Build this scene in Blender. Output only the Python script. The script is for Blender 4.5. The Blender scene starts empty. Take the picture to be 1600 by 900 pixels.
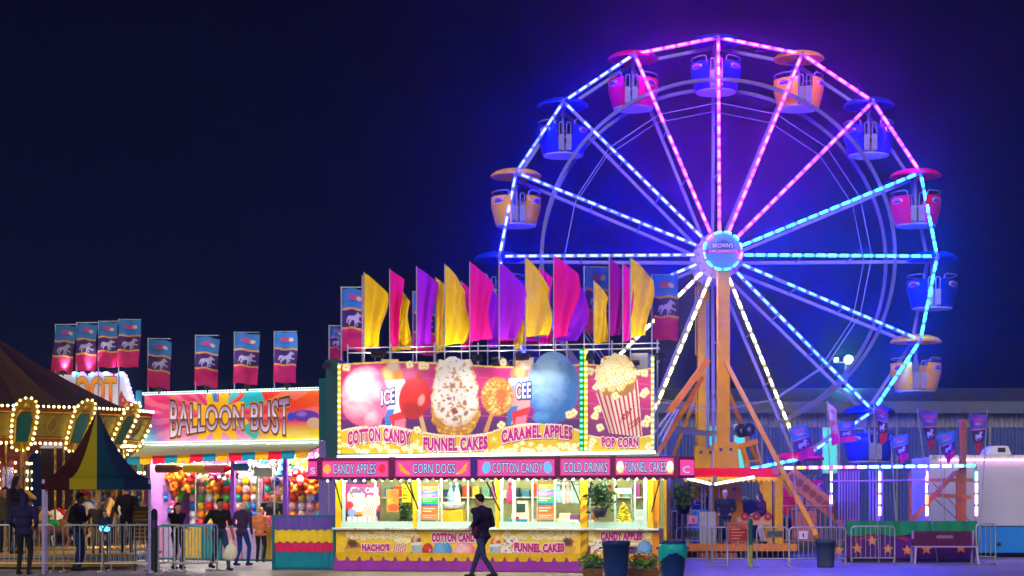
import bpy, bmesh, math, random
import numpy as np
from mathutils import Vector, Matrix
R = math.radians
sc = bpy.context.scene
COL = sc.collection
rnd = random.Random(7)

# ---------------------------------------------------------------- camera, world, sun, exposure
FPX, EYE, HOR = 3000.0, 1.6, 785.0            # focal length in photo pixels, eye height, horizon row
cd = bpy.data.cameras.new('camera'); cam = bpy.data.objects.new('camera', cd); COL.objects.link(cam)
cam.location = (0, 0, EYE); cam.rotation_euler = (R(90), 0, 0)
cd.sensor_width = 36.0; cd.lens = FPX / 1600 * 36.0; cd.shift_y = (HOR - 450) / 1600
cd.clip_start = 0.5; cd.clip_end = 3000
sc.camera = cam
w = bpy.data.worlds.new('World'); sc.world = w; w.use_nodes = True
nt = w.node_tree; bg = nt.nodes['Background']
sky = nt.nodes.new('ShaderNodeTexSky'); sky.sky_type = 'NISHITA'; sky.sun_disc = False
sky.sun_elevation = R(-4); sky.sun_rotation = R(200); sky.altitude = 50
tc = nt.nodes.new('ShaderNodeTexCoord'); sp = nt.nodes.new('ShaderNodeSeparateXYZ')
nt.links.new(tc.outputs['Generated'], sp.inputs[0])
cr = nt.nodes.new('ShaderNodeValToRGB')
cr.color_ramp.elements[0].position = 0.0; cr.color_ramp.elements[0].color = (0.0025, 0.0046, 0.021, 1)
cr.color_ramp.elements[1].position = 0.30; cr.color_ramp.elements[1].color = (0.0015, 0.0014, 0.009, 1)
nt.links.new(sp.outputs[2], cr.inputs[0])
mx = nt.nodes.new('ShaderNodeMix'); mx.data_type = 'RGBA'; mx.blend_type = 'ADD'; mx.inputs[0].default_value = 0.02
nt.links.new(cr.outputs[0], mx.inputs[6]); nt.links.new(sky.outputs[0], mx.inputs[7])
nt.links.new(mx.outputs[2], bg.inputs[0]); bg.inputs[1].default_value = 1.0
sd = bpy.data.lights.new('sun', 'SUN'); sd.energy = 1.45; sd.angle = R(35); sd.color = (1.0, 0.90, 0.84)
sun = bpy.data.objects.new('sun', sd); COL.objects.link(sun); sun.rotation_euler = (R(66), 0, R(-14))
sc.view_settings.view_transform = 'Standard'; sc.view_settings.look = 'None'
sc.view_settings.exposure = 0.6; sc.view_settings.gamma = 1.0; sc.view_settings.use_curve_mapping = False
cy = sc.cycles
cy.use_denoising = True; cy.max_bounces = 6; cy.diffuse_bounces = 3; cy.glossy_bounces = 3
cy.transmission_bounces = 4; cy.volume_bounces = 0; cy.transparent_max_bounces = 8
cy.sample_clamp_indirect = 4.0; cy.use_light_tree = True
try: cy.volume_step_rate = 1.0
except Exception: pass

# ---------------------------------------------------------------- small tools
def lin(v):
    v = v / 255.0
    return v / 12.92 if v <= 0.04045 else ((v + 0.055) / 1.055) ** 2.4
def C(r, g, b): return (lin(r), lin(g), lin(b))
def HX(h): return C(int(h[0:2], 16), int(h[2:4], 16), int(h[4:6], 16))
def px(x, D): return (x - 800) / FPX * D
def pz(y, D): return EYE + (HOR - y) / FPX * D
def P(x, y, D): return Vector((px(x, D), D, pz(y, D)))

_m = {}
def mat(key, rgb=None, rough=0.5, metal=0.0, var=0.18, scale=5.0, emit=None, es=0.0, bump=0.0, coat=0.0, trans=0.0, stripes=None):
    if key in _m: return _m[key]
    m = bpy.data.materials.new(key); m.use_nodes = True; n = m.node_tree.nodes; l = m.node_tree.links
    b = n['Principled BSDF']; _m[key] = m
    b.inputs['Roughness'].default_value = rough; b.inputs['Metallic'].default_value = metal
    if coat: b.inputs['Coat Weight'].default_value = coat
    if metal == 0 and rough > .3: b.inputs['Specular IOR Level'].default_value = .12 if 'paint' in key else .22
    if trans: b.inputs['Transmission Weight'].default_value = trans
    b.inputs['Base Color'].default_value = (*rgb, 1)
    if emit is not None:
        b.inputs['Emission Color'].default_value = (*emit, 1); b.inputs['Emission Strength'].default_value = es
        if var == 0: return m
    if var > 0:
        t = n.new('ShaderNodeTexCoord'); z = n.new('ShaderNodeTexNoise'); z.inputs['Scale'].default_value = scale
        z.inputs['Detail'].default_value = 6; z.inputs['Roughness'].default_value = 0.65
        l.new(t.outputs['Object'], z.inputs['Vector'])
        r = n.new('ShaderNodeMapRange'); r.inputs[1].default_value = 0.3; r.inputs[2].default_value = 0.7
        r.inputs[3].default_value = 1 - var; r.inputs[4].default_value = 1 + var * 0.6
        l.new(z.outputs[0], r.inputs[0])
        h = n.new('ShaderNodeHueSaturation'); h.inputs['Color'].default_value = (*rgb, 1)
        l.new(r.outputs[0], h.inputs['Value']); l.new(h.outputs[0], b.inputs['Base Color'])
        q = n.new('ShaderNodeMapRange'); q.inputs[1].default_value = 0.3; q.inputs[2].default_value = 0.7
        q.inputs[3].default_value = max(0.02, rough - 0.12); q.inputs[4].default_value = min(1, rough + 0.12)
        l.new(z.outputs[0], q.inputs[0]); l.new(q.outputs[0], b.inputs['Roughness'])
        if bump:
            u = n.new('ShaderNodeBump'); u.inputs['Strength'].default_value = bump; u.inputs['Distance'].default_value = 0.02
            l.new(z.outputs[0], u.inputs['Height']); l.new(u.outputs[0], b.inputs['Normal'])
    return m
def painted(key, rough=0.45, es=0.0, trans=0.0):
    if key in _m: return _m[key]
    m = bpy.data.materials.new(key); m.use_nodes = True; n = m.node_tree.nodes; l = m.node_tree.links
    b = n['Principled BSDF']; a = n.new('ShaderNodeAttribute'); a.attribute_name = 'Col'
    l.new(a.outputs['Color'], b.inputs['Base Color']); b.inputs['Roughness'].default_value = rough
    if es:
        l.new(a.outputs['Color'], b.inputs['Emission Color']); b.inputs['Emission Strength'].default_value = es
    if trans:                                   # thin cloth that lets some light through
        o = n['Material Output']; t = n.new('ShaderNodeBsdfTranslucent'); x = n.new('ShaderNodeMixShader')
        x.inputs[0].default_value = trans; l.new(a.outputs['Color'], t.inputs[0])
        l.new(b.outputs[0], x.inputs[1]); l.new(t.outputs[0], x.inputs[2]); l.new(x.outputs[0], o.inputs[0])
    _m[key] = m; return m
def cloth(key, rgb, trans=0.3, rough=0.8):
    if key in _m: return _m[key]
    m = mat(key, rgb, rough, var=0.05, scale=1.2); n = m.node_tree.nodes; l = m.node_tree.links
    o = n['Material Output']; b = n['Principled BSDF']; t = n.new('ShaderNodeBsdfTranslucent'); x = n.new('ShaderNodeMixShader')
    t.inputs[0].default_value = (*rgb, 1); x.inputs[0].default_value = trans
    l.new(b.outputs[0], x.inputs[1]); l.new(t.outputs[0], x.inputs[2]); l.new(x.outputs[0], o.inputs[0])
    return m
def glow(key, rgb, es):
    if 'glow_' + key in _m: return _m['glow_' + key]
    m = mat('glow_' + key, (0.03, 0.03, 0.03), 0.4, var=0, emit=rgb, es=es)
    if key.startswith('led_') or 'bulb' in key or key.startswith('chase'):     # lamps are never all equally bright
        n = m.node_tree.nodes; l = m.node_tree.links; t = n.new('ShaderNodeTexCoord'); z = n.new('ShaderNodeTexNoise'); z.inputs['Scale'].default_value = 3.1; z.inputs['Detail'].default_value = 1
        r = n.new('ShaderNodeMapRange'); r.inputs[1].default_value = .3; r.inputs[2].default_value = .7; r.inputs[3].default_value = es * .35; r.inputs[4].default_value = es * 1.5
        l.new(t.outputs['Object'], z.inputs['Vector']); l.new(z.outputs[0], r.inputs[0]); l.new(r.outputs[0], n['Principled BSDF'].inputs['Emission Strength'])
    return m

class MB:
    def __init__(s): s.v = []; s.f = []; s.mi = []; s.sm = []; s.M = None
    def add(s, vs, fs, mi=0, sm=False):
        o = len(s.v)
        if s.M is not None: vs = [s.M @ Vector(p) for p in vs]
        s.v += [tuple(p) for p in vs]
        for k, f in enumerate(fs):
            s.f.append(tuple(i + o for i in f)); s.mi.append(mi); s.sm.append(sm)
        return s
    def box(s, c, d, mi=0, rot=None):
        x, y, z = d[0] / 2, d[1] / 2, d[2] / 2
        vs = [Vector((a * x, b * y, e * z)) for a in (-1, 1) for b in (-1, 1) for e in (-1, 1)]
        if rot is not None: vs = [rot @ p for p in vs]
        c = Vector(c)
        return s.add([p + c for p in vs], [(0, 1, 3, 2), (4, 6, 7, 5), (0, 4, 5, 1), (2, 3, 7, 6), (0, 2, 6, 4), (1, 5, 7, 3)], mi)
    def b2(s, a, b, mi=0):
        return s.box([(a[i] + b[i]) / 2 for i in range(3)], [abs(b[i] - a[i]) for i in range(3)], mi)
    def bar(s, p, q, w, h=None, mi=0, up=(0, 0, 1)):
        p, q = Vector(p), Vector(q); h = h or w; d = (q - p); L = d.length
        if L < 1e-6: return s
        d = d / L; u = Vector(up)
        if abs(d.dot(u)) > 0.98: u = Vector((0, 1, 0))
        x = d.cross(u).normalized(); z = x.cross(d)
        return s.box((p + q) / 2, (w, L, h), mi, Matrix((x, d, z)).transposed())
    def tube(s, pts, r, n=8, mi=0, closed=False, caps=True, sm=True):
        pts = [Vector(p) for p in pts]; k = len(pts); rs = r if isinstance(r, (list, tuple)) else [r] * k
        vs = []; fs = []; prev = None
        for i, p in enumerate(pts):
            if closed: d = pts[(i + 1) % k] - pts[i - 1]
            else: d = pts[min(i + 1, k - 1)] - pts[max(i - 1, 0)]
            d.normalize()
            if prev is None:
                u = Vector((0, 0, 1)) if abs(d.z) < 0.9 else Vector((0, 1, 0)); x = d.cross(u).normalized()
            else:
                x = prev - d * prev.dot(d)
                x = x.normalized() if x.length > 1e-6 else d.cross(Vector((0.3, 0.9, 0.1))).normalized()
            prev = x; y = d.cross(x)
            for j in range(n):
                a = 2 * math.pi * j / n; vs.append(p + (x * math.cos(a) + y * math.sin(a)) * rs[i])
        m = k if closed else k - 1
        for i in range(m):
            a, b = i * n, ((i + 1) % k) * n
            for j in range(n): fs.append((a + j, a + (j + 1) % n, b + (j + 1) % n, b + j))
        s.add(vs, fs, mi, sm)
        if caps and not closed: s.add(vs[:n], [tuple(range(n - 1, -1, -1))], mi); s.add(vs[-n:], [tuple(range(n))], mi)
        return s
    def cone(s, p, q, r0, r1, n=12, mi=0, sm=True): return s.tube([p, q], [r0, r1], n, mi, sm=sm)
    def lathe(s, prof, n=24, c=(0, 0, 0), mi=0, a0=0.0, a1=None, sm=True):
        full = a1 is None; a1 = a0 + 2 * math.pi if full else a1; c = Vector(c); vs = []; fs = []; m = n if full else n + 1
        for i in range(m):
            a = a0 + (a1 - a0) * i / n
            for r, z in prof: vs.append(c + Vector((r * math.cos(a), r * math.sin(a), z)))
        k = len(prof)
        for i in range(n):
            b, d = i * k, ((i + 1) % m) * k
            for j in range(k - 1): fs.append((b + j, d + j, d + j + 1, b + j + 1))
        return s.add(vs, fs, mi, sm)
    def ball(s, c, r, nu=10, nv=6, mi=0, rot=None, sm=True):
        r = (r, r, r) if isinstance(r, (int, float)) else r; vs = [Vector((0, 0, r[2]))]; fs = []
        for i in range(1, nv):
            t = math.pi * i / nv
            for j in range(nu):
                a = 2 * math.pi * j / nu
                vs.append(Vector((r[0] * math.sin(t) * math.cos(a), r[1] * math.sin(t) * math.sin(a), r[2] * math.cos(t))))
        vs.append(Vector((0, 0, -r[2]))); e = len(vs) - 1
        for j in range(nu):
            fs.append((0, 1 + j, 1 + (j + 1) % nu))
            for i in range(nv - 2):
                a = 1 + i * nu; fs.append((a + j, a + nu + j, a + nu + (j + 1) % nu, a + (j + 1) % nu))
            a = 1 + (nv - 2) * nu; fs.append((a + j, e, a + (j + 1) % nu))
        if rot is not None: vs = [rot @ p for p in vs]
        c = Vector(c); return s.add([p + c for p in vs], fs, mi, sm)
    def prism(s, poly, y0, y1, mi=0):           # polygon in x,z pushed along y
        n = len(poly); A = [(p[0], y0, p[1]) for p in poly]; B = [(p[0], y1, p[1]) for p in poly]
        return s.add(A + B, [tuple(range(n)), tuple(range(2 * n - 1, n - 1, -1))] + [(i, n + i, n + (i + 1) % n, (i + 1) % n) for i in range(n)], mi)
    def slab(s, poly, z0, z1, mi=0):            # polygon in x,y pushed along z
        n = len(poly); A = [(p[0], p[1], z0) for p in poly]; B = [(p[0], p[1], z1) for p in poly]
        return s.add(A + B, [tuple(range(n - 1, -1, -1)), tuple(range(n, 2 * n))] + [(i, (i + 1) % n, n + (i + 1) % n, n + i) for i in range(n)], mi)
    def quad(s, a, b, c, d, mi=0): return s.add([a, b, c, d], [(0, 1, 2, 3)], mi)
    def mesh(s, name, mats):
        me = bpy.data.meshes.new(name); me.from_pydata(s.v, [], s.f); mats = mats if isinstance(mats, (list, tuple)) else [mats]
        for m in mats: me.materials.append(m)
        me.polygons.foreach_set('material_index', s.mi); me.polygons.foreach_set('use_smooth', s.sm); me.update()
        bm = bmesh.new(); bm.from_mesh(me); bmesh.ops.recalc_face_normals(bm, faces=bm.faces); bm.to_mesh(me); bm.free()
        return me
    def build(s, name, mats, parent=None, bevel=0.0):
        o = bpy.data.objects.new(name, s.mesh(name, mats)); COL.objects.link(o)
        if parent is not None: o.parent = parent
        if bevel:
            b = o.modifiers.new('bevel', 'BEVEL'); b.width = bevel; b.segments = 2; b.limit_method = 'ANGLE'; b.angle_limit = R(40)
        return o
def tag(o, label=None, cat=None, group=None, kind=None):
    for k, v in (('label', label), ('category', cat), ('group', group), ('kind', kind)):
        if v: o[k] = v
    return o
def thing(name, label, cat, loc=(0, 0, 0), rz=0.0, group=None):
    o = bpy.data.objects.new(name, None); COL.objects.link(o); o.empty_display_size = 0.2
    o.location = loc; o.rotation_euler = (0, 0, rz); return tag(o, label, cat, group)
def structure(o): return tag(o, kind='structure')
def copy_tree(o, parent=None, loc=None, rz=None, label=None, group=None):
    c = o.copy(); COL.objects.link(c); c.parent = parent
    if loc is not None: c.location = loc
    if rz is not None: c.rotation_euler = (0, 0, rz)
    if label: c['label'] = label
    if group: c['group'] = group
    for ch in list(o.children): copy_tree(ch, c)
    return c
class Frame:                                    # an upright plane in the world: origin, heading; turns a photo ray into its own x, z
    def __init__(s, org, ang): s.o = Vector(org); s.a = ang; s.u = Vector((math.cos(ang), math.sin(ang))); s.n = Vector((-math.sin(ang), math.cos(ang)))
    def at(s, x, y, dy=0.0):
        dx = (x - 800) / FPX; ox, oy = s.o.x + s.n.x * dy, s.o.y + s.n.y * dy
        # t*(dx,1) = o + q*u
        q = (dx * oy - ox) / (s.u.x - dx * s.u.y); D = oy + q * s.u.y
        return q, EYE + (HOR - y) / FPX * D - s.o.z
    def v(s, x, y, dy=0.0): q, z = s.at(x, y, dy); return Vector((q, dy, z))

# ---------------------------------------------------------------- painting on fine meshes (printed artwork)
class Cv:
    def __init__(s, x0, x1, y0, y1, nx, ny, seed=1):
        s.b = (x0, x1, y0, y1); s.n = (nx, ny); s.X, s.Y = np.meshgrid(np.linspace(x0, x1, nx + 1), np.linspace(y0, y1, ny + 1))
        s.C = np.ones((ny + 1, nx + 1, 3)); s.A = np.ones((ny + 1, nx + 1), bool); s.r = np.random.RandomState(seed)
    def fill(s, c): s.C[:] = c; return s
    def put(s, m, c): m = np.clip(m, 0, 1)[..., None]; s.C = s.C * (1 - m) + (np.array(c) if not isinstance(c, np.ndarray) or c.ndim == 1 else c) * m; return s
    def mul(s, m, k): s.C = s.C * (1 + (k - 1) * np.clip(m, 0, 1)[..., None]); return s
    def ell(s, cx, cy_, rx, ry, rot=0.0, soft=0.12):
        dx, dy = s.X - cx, s.Y - cy_; c, q = math.cos(rot), math.sin(rot)
        d = np.sqrt(((dx * c + dy * q) / rx) ** 2 + ((-dx * q + dy * c) / ry) ** 2); return np.clip((1 - d) / soft + 0.5, 0, 1)
    def poly(s, pts):
        m = np.zeros(s.X.shape, bool); n = len(pts)
        for i in range(n):
            (x1, y1), (x2, y2) = pts[i], pts[(i + 1) % n]
            if y1 == y2: continue
            m ^= ((y1 > s.Y) != (y2 > s.Y)) & (s.X < (x2 - x1) * (s.Y - y1) / (y2 - y1) + x1)
        return m.astype(float)
    def noise(s, sc_, oct_=3):
        out = 0; amp = 1; tot = 0
        for o in range(oct_):
            g = s.r.rand(64, 64); u = s.X / sc_ * 2 ** o; v = s.Y / sc_ * 2 ** o
            i, j = np.floor(u).astype(int), np.floor(v).astype(int); a, b = u - i, v - j; a = a * a * (3 - 2 * a); b = b * b * (3 - 2 * b)
            G = lambda p, q: g[p % 64, q % 64]
            out = out + amp * ((G(i, j) * (1 - a) + G(i + 1, j) * a) * (1 - b) + (G(i, j + 1) * (1 - a) + G(i + 1, j + 1) * a) * b); tot += amp; amp *= 0.55
        return out / tot
    def kernel(s, x, y, r, tint=(1, 0.86, 0.38)):
        a0 = s.r.rand() * 6.28
        s.put(s.ell(x, y + r * .25, r * 1.05, r * .9, 0, .3) * .6, C(190, 130, 20))
        for k in range(4):
            a = a0 + k * 1.6 + s.r.rand() * .5; q = r * (.5 + .15 * s.r.rand())
            cx_, cy_ = x + math.cos(a) * r * .55, y + math.sin(a) * r * .5
            s.put(s.ell(cx_, cy_, q, q, 0, .4), tint); s.put(s.ell(cx_ - q * .2, cy_ - q * .25, q * .6, q * .6, 0, .6) * .9, C(255, 248, 214))
        s.put(s.ell(x, y, r * .2, r * .16, 0, .6) * .8, C(190, 110, 20)); return s
    def kernels(s, pts, r, tint=(1, 0.86, 0.38)):
        for x, y in pts: s.kernel(x, y, r * (.8 + .4 * s.r.rand()), tint)
        return s
    def build(s, name, fn, material, parent, thick=0.0):
        nx, ny = s.n; vs = [tuple(fn(x, y)) for x, y in zip(s.X.ravel(), s.Y.ravel())]
        A = s.A; fs = []
        for j in range(ny):
            for i in range(nx):
                if A[j, i] and A[j, i + 1] and A[j + 1, i] and A[j + 1, i + 1]:
                    a = j * (nx + 1) + i; fs.append((a, a + nx + 1, a + nx + 2, a + 1))
        me = bpy.data.meshes.new(name); me.from_pydata(vs, [], fs); me.materials.append(material)
        at = me.color_attributes.new('Col', 'FLOAT_COLOR', 'POINT'); c4 = np.ones((len(vs), 4), np.float32); c4[:, :3] = s.C.reshape(-1, 3)
        at.data.foreach_set('color', c4.ravel())
        bm = bmesh.new(); bm.from_mesh(me); bmesh.ops.delete(bm, geom=[v for v in bm.verts if not v.link_faces], context='VERTS')
        bm.to_mesh(me); bm.free(); me.polygons.foreach_set('use_smooth', [True] * len(me.polygons))
        o = bpy.data.objects.new(name, me); COL.objects.link(o)
        if parent is not None: o.parent = parent
        if thick: d = o.modifiers.new('thickness', 'SOLIDIFY'); d.thickness = thick; d.offset = -1
        return o
_tx = {}
def glyphs(s, off=0.0, shear=0.0, space=1.0):
    k = (s, off, shear, space)
    if k in _tx: return _tx[k]
    cu = bpy.data.curves.new('lettering', 'FONT'); cu.body = s; cu.size = 1; cu.offset = off; cu.shear = shear; cu.space_character = space
    cu.resolution_u = 4; cu.fill_mode = 'BOTH'
    o = bpy.data.objects.new('lettering_tmp', cu); COL.objects.link(o); dg = bpy.context.evaluated_depsgraph_get(); dg.update()
    me = bpy.data.meshes.new_from_object(o.evaluated_get(dg)); v = [(p.co.x, p.co.y) for p in me.vertices]; f = [tuple(p.vertices) for p in me.polygons]
    bpy.data.objects.remove(o); bpy.data.curves.remove(cu); bpy.data.meshes.remove(me); _tx[k] = (v, f); return v, f
def letter(name, s, box, fn, material, parent, off=0.0, shear=0.0, arc=0.0, skew=0.0, env=None, space=1.0, dy=0.0):
    """lettering that fills box (x0,y0,x1,y1) in picture-like units (y down), bent by arc, then placed by fn(x,y)->3D"""
    v0, _ = glyphs(s, 0.0, shear, space); v, f = glyphs(s, off, shear, space)
    xs = [p[0] for p in v0]; ys = [p[1] for p in v0]; xa, xb, ya, yb = min(xs), max(xs), min(ys), max(ys)
    x0, y0, x1, y1 = box; out = []
    for x, y in v:
        u = (x - xa) / (xb - xa); t = (y - ya) / (yb - ya); X_ = x0 + u * (x1 - x0); h = y1 - y0; Y_ = y1 - t * h
        if env: Y_ = (y0 + y1) / 2 + (Y_ - (y0 + y1) / 2) * env(u)
        Y_ += -arc * (1 - (2 * u - 1) ** 2) + skew * (u - .5); out.append(fn(X_, Y_))
    m = MB(); m.add(out, f); return m.build(name, material, parent)
# ---------------------------------------------------------------- materials
steel = mat('white_steel', (0.24, 0.23, 0.27), 0.4, 0.0, .12, 3)
galv = mat('galvanised_steel', (0.42, 0.43, 0.45), 0.38, 0.75, .25, 9)
yel = mat('yellow_paint', C(250, 190, 5), 0.38, 0, .14, 3)
amber = mat('amber_paint', C(240, 168, 5), 0.42, 0, .16, 3)
orange = mat('orange_paint', C(245, 145, 10), 0.42, 0, .15, 3)
red = mat('red_paint', C(230, 12, 35), 0.4, 0, .12, 3, emit=C(255, 10, 50), es=.22)  # red paint with a weak glow added so that it looks lit
black = mat('black_rubber', (0.02, 0.02, 0.022), 0.6, 0, .3, 6)
dark = mat('dark_metal', (0.05, 0.05, 0.06), 0.45, 0.4, .3, 6)
alu = mat('aluminium', (0.66, 0.74, 0.72), 0.32, 0.5, .12, 5)
white = mat('white_paint', (0.75, 0.75, 0.74), 0.5, 0, .08, 3)
bluepl = mat('navy_plastic', C(14, 52, 110), 0.45, 0, .15, 4)
L_BLUE = glow('led_blue', (0.022,0.09,17.0), 20.0)
L_WBLUE = glow('led_ice_blue', (0.034,0.06,14.0), 20.0)
L_CYAN = glow('led_cyan', (0.012,0.75,13.0), 20.0)
L_MAG = glow('led_magenta', (2.6,0.028,10.0), 20.0)
L_PURP = glow('led_violet', (1.3,0.022,13.0), 20.0)
L_WARM = glow('led_warm', (4.2, 3.0, 0.8), 7.0)
L_GREEN = glow('led_green', (0.25, 6.0, 1.6), 1.0)
L_TEAL = glow('led_teal', (0.2, 4.2, 3.2), 1.0)
L_RED = glow('led_red', (9.0, 0.35, 0.35), 1.0)
L_ORANGE = glow('led_orange', (9.0, 2.2, 0.2), 1.0)
L_WHITE = glow('led_white', (5.0, 6.5, 6.8), 1.0)
L_PINK = glow('led_pink', (8.0, 1.4, 4.5), 1.0)
BULB = glow('warm_bulb', (4.6, 4.2, 1.5), 1.0)
TUBE = glow('tube_lamp', (15.0, 14.5, 10.0), .52)

# ---------------------------------------------------------------- ground
def ground_mat():
    m = mat('concrete_ground', (0.30, 0.285, 0.275), 0.62, 0, 0); n = m.node_tree.nodes; l = m.node_tree.links; b = n['Principled BSDF']
    t = n.new('ShaderNodeTexCoord'); a = n.new('ShaderNodeTexNoise'); a.inputs['Scale'].default_value = 0.35; a.inputs['Detail'].default_value = 8
    f = n.new('ShaderNodeTexNoise'); f.inputs['Scale'].default_value = 14; f.inputs['Detail'].default_value = 6
    l.new(t.outputs['Object'], a.inputs[0]); l.new(t.outputs['Object'], f.inputs[0])
    x = n.new('ShaderNodeMix'); x.data_type = 'RGBA'; x.inputs[6].default_value = (0.17, 0.16, 0.15, 1); x.inputs[7].default_value = (0.46, 0.44, 0.42, 1)
    r = n.new('ShaderNodeMapRange'); r.inputs[1].default_value = .35; r.inputs[2].default_value = .65
    l.new(a.outputs[0], r.inputs[0]); l.new(r.outputs[0], x.inputs[0])
    y = n.new('ShaderNodeMix'); y.data_type = 'RGBA'; y.blend_type = 'MULTIPLY'; y.inputs[0].default_value = .55
    l.new(x.outputs[2], y.inputs[6]); l.new(f.outputs[0], y.inputs[7]); l.new(y.outputs[2], b.inputs[0])
    q = n.new('ShaderNodeMath'); q.operation = 'MULTIPLY_ADD'; q.inputs[1].default_value = .5; q.inputs[2].default_value = .3
    l.new(a.outputs[0], q.inputs[0]); l.new(q.outputs[0], b.inputs['Roughness'])
    u = n.new('ShaderNodeBump'); u.inputs['Strength'].default_value = .25; u.inputs['Distance'].default_value = .02
    l.new(f.outputs[0], u.inputs['Height']); l.new(u.outputs[0], b.inputs['Normal']); return m
g = MB(); g.quad((-400, -40, 0), (400, -40, 0), (400, 700, 0), (-400, 700, 0)); structure(g.build('ground', ground_mat()))

# ---------------------------------------------------------------- warehouse behind the wheel
wt = thing('warehouse', 'long low corrugated metal warehouse with pale fascia band behind the big wheel', 'warehouse', (0, 82, 0))
WX0, WX1 = px(955, 82), px(1900, 82)
wallm = mat('corrugated_wall', (0.06, 0.095, 0.32), 0.45, 0.2, .2, 1.2)  # blue light on the wall is put into its base colour
band = mat('pale_sheet', (0.24, 0.25, 0.31), 0.5, 0.1, .12, 2)
def corrug(x0, x1, z0, z1, pitch=.3, dep=.05, y=0.0, m=None):
    m = m or MB(); x = x0; pts = []
    while x < x1:
        for q, d in ((0, 0), (.35, 0), (.5, -dep), (.85, -dep)): pts.append((x + q * pitch, y + d))
        x += pitch
    m.add([(a, b, z0) for a, b in pts] + [(a, b, z1) for a, b in pts], [(i, i + 1, len(pts) + i + 1, len(pts) + i) for i in range(len(pts) - 1)]); return m
ZB = pz(668, 82); ZT = pz(645, 82)
corrug(WX0, WX1, 0, ZB).build('wall', wallm, wt)
corrug(WX0, WX1, ZB, ZT, .42, .06, -.06).build('fascia', band, wt)
m = MB(); m.add([(WX0 - .6, -.7, ZT - .05), (WX1, -.7, ZT - .05), (WX1, 26, ZT + 2.1), (WX0 - .6, 26, ZT + 2.1), (WX0 - .6, -.7, ZT + .45), (WX1, -.7, ZT + .45), (WX1, 26, ZT + 2.6), (WX0 - .6, 26, ZT + 2.6)],
      [(0, 1, 2, 3), (4, 7, 6, 5), (0, 4, 5, 1), (2, 6, 7, 3), (1, 5, 6, 2), (0, 3, 7, 4)]); m.build('roof', mat('roof_sheet', (0.10, 0.12, 0.17), .5, .3, .2, 1), wt)
m = MB(); m.b2((WX0, .15, 0), (WX1, 26, ZT - .1)); m.build('rear_block', mat('wall_dark', (0.10, .11, .14), .7), wt)
litw = glow('door_light', (0.10, 0.95, 0.85), .55)
for x0, x1, y0, y1 in ((1108, 1122, 668, 735), (1148, 1162, 665, 735), (1286, 1306, 670, 738)):
    a, b = px(x0, 82), px(x1, 82); m = MB(); m.b2((a - .06, -.14, pz(y1, 82) - .06), (b + .06, -.07, pz(y0, 82) + .06)); f = m.build('window', alu, wt)
    m = MB(); m.b2((a, -.16, pz(y1, 82)), (b, -.1415, pz(y0, 82))); m.build('pane', litw, f)
for x in (1040, 1190, 1400, 1545):
    m = MB(); m.tube([(px(x, 82), -.2, 0), (px(x, 82), -.2, ZT)], .06); m.build('downpipe', mat('downpipe_paint', (.25, .27, .33), .5), wt)
# distant lamp on a pole
D = 110.0
lt = thing('flood_lamp', 'bright greenish white floodlight on a tall pole seen through the wheel', 'floodlight', (px(1322, D), D, 0))
m = MB(); m.tube([(0, 0, 0), (0, 0, pz(565, D))], [.14, .08]); m.build('pole', galv, lt)
m = MB(); m.bar((-.75, 0, pz(566, D)), (.45, 0, pz(566, D)), .1); m.build('crossarm', galv, lt)
for x, r in ((.1, .24), (-.6, .11)):
    m = MB(); m.lathe([(0.02, .3), (.2, .26), (r + .06, 0), (r + .06, -.05)], 14, (0, 0, 0)); h = m.build('lamp_head', dark, lt)
    h.location = (x, -.2, pz(562, D)); h.rotation_euler = (R(-70), 0, 0)
    m = MB(); m.ball((0, 0, -.04), (r, r, .12), 14, 8); m.build('bulb', glow('far_flood', (6, 30, 26), 2.2), h)

# ---------------------------------------------------------------- the big wheel
WD = 60.0; S = FPX / WD
HX_, HZ_ = px(1118.5, WD), pz(405, WD); RW = 338 / S; YF, YB_ = -.65, .65
wheel = thing('ferris_wheel', 'tall white steel big wheel outlined in dashed blue and magenta lights on yellow towers', 'ferris wheel', (HX_, WD, 0))
def rp(r, a, y): return Vector((r * math.cos(a), y, HZ_ + r * math.sin(a)))
VA = [R(90 - 22.5 * k) for k in range(16)]     # clockwise from the top
def dashes(p, q, n, inset0, inset1, wd, yo, duty=.62, seed=0):
    m = MB(); p, q = Vector(p), Vector(q); d = q - p; L = d.length; d /= L; a0 = inset0; a1 = L - inset1; st = (a1 - a0) / n
    for i in range(n):
        a = a0 + st * i + st * (1 - duty) / 2 + rnd.uniform(-.012, .012)
        if rnd.random() < .018: continue
        m.bar(p + d * a + Vector((0, yo, 0)), p + d * (a + st * duty) + Vector((0, yo, 0)), .03, wd, 0, up=Vector((0, 1, 0)).cross(d))
    return m
spoke_col = [L_MAG, L_MAG, L_PURP, L_CYAN, L_CYAN, L_BLUE, L_BLUE, L_WARM, L_WARM, L_WARM, L_WARM, L_WBLUE, L_WBLUE, L_WBLUE, L_WBLUE, L_MAG]
rim_col = [L_MAG, L_MAG, L_PURP, L_CYAN, L_CYAN, L_CYAN, L_BLUE, L_CYAN, L_WBLUE, L_WBLUE, L_WBLUE, L_WBLUE, L_WBLUE, L_WBLUE, L_WBLUE, L_MAG]
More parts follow.
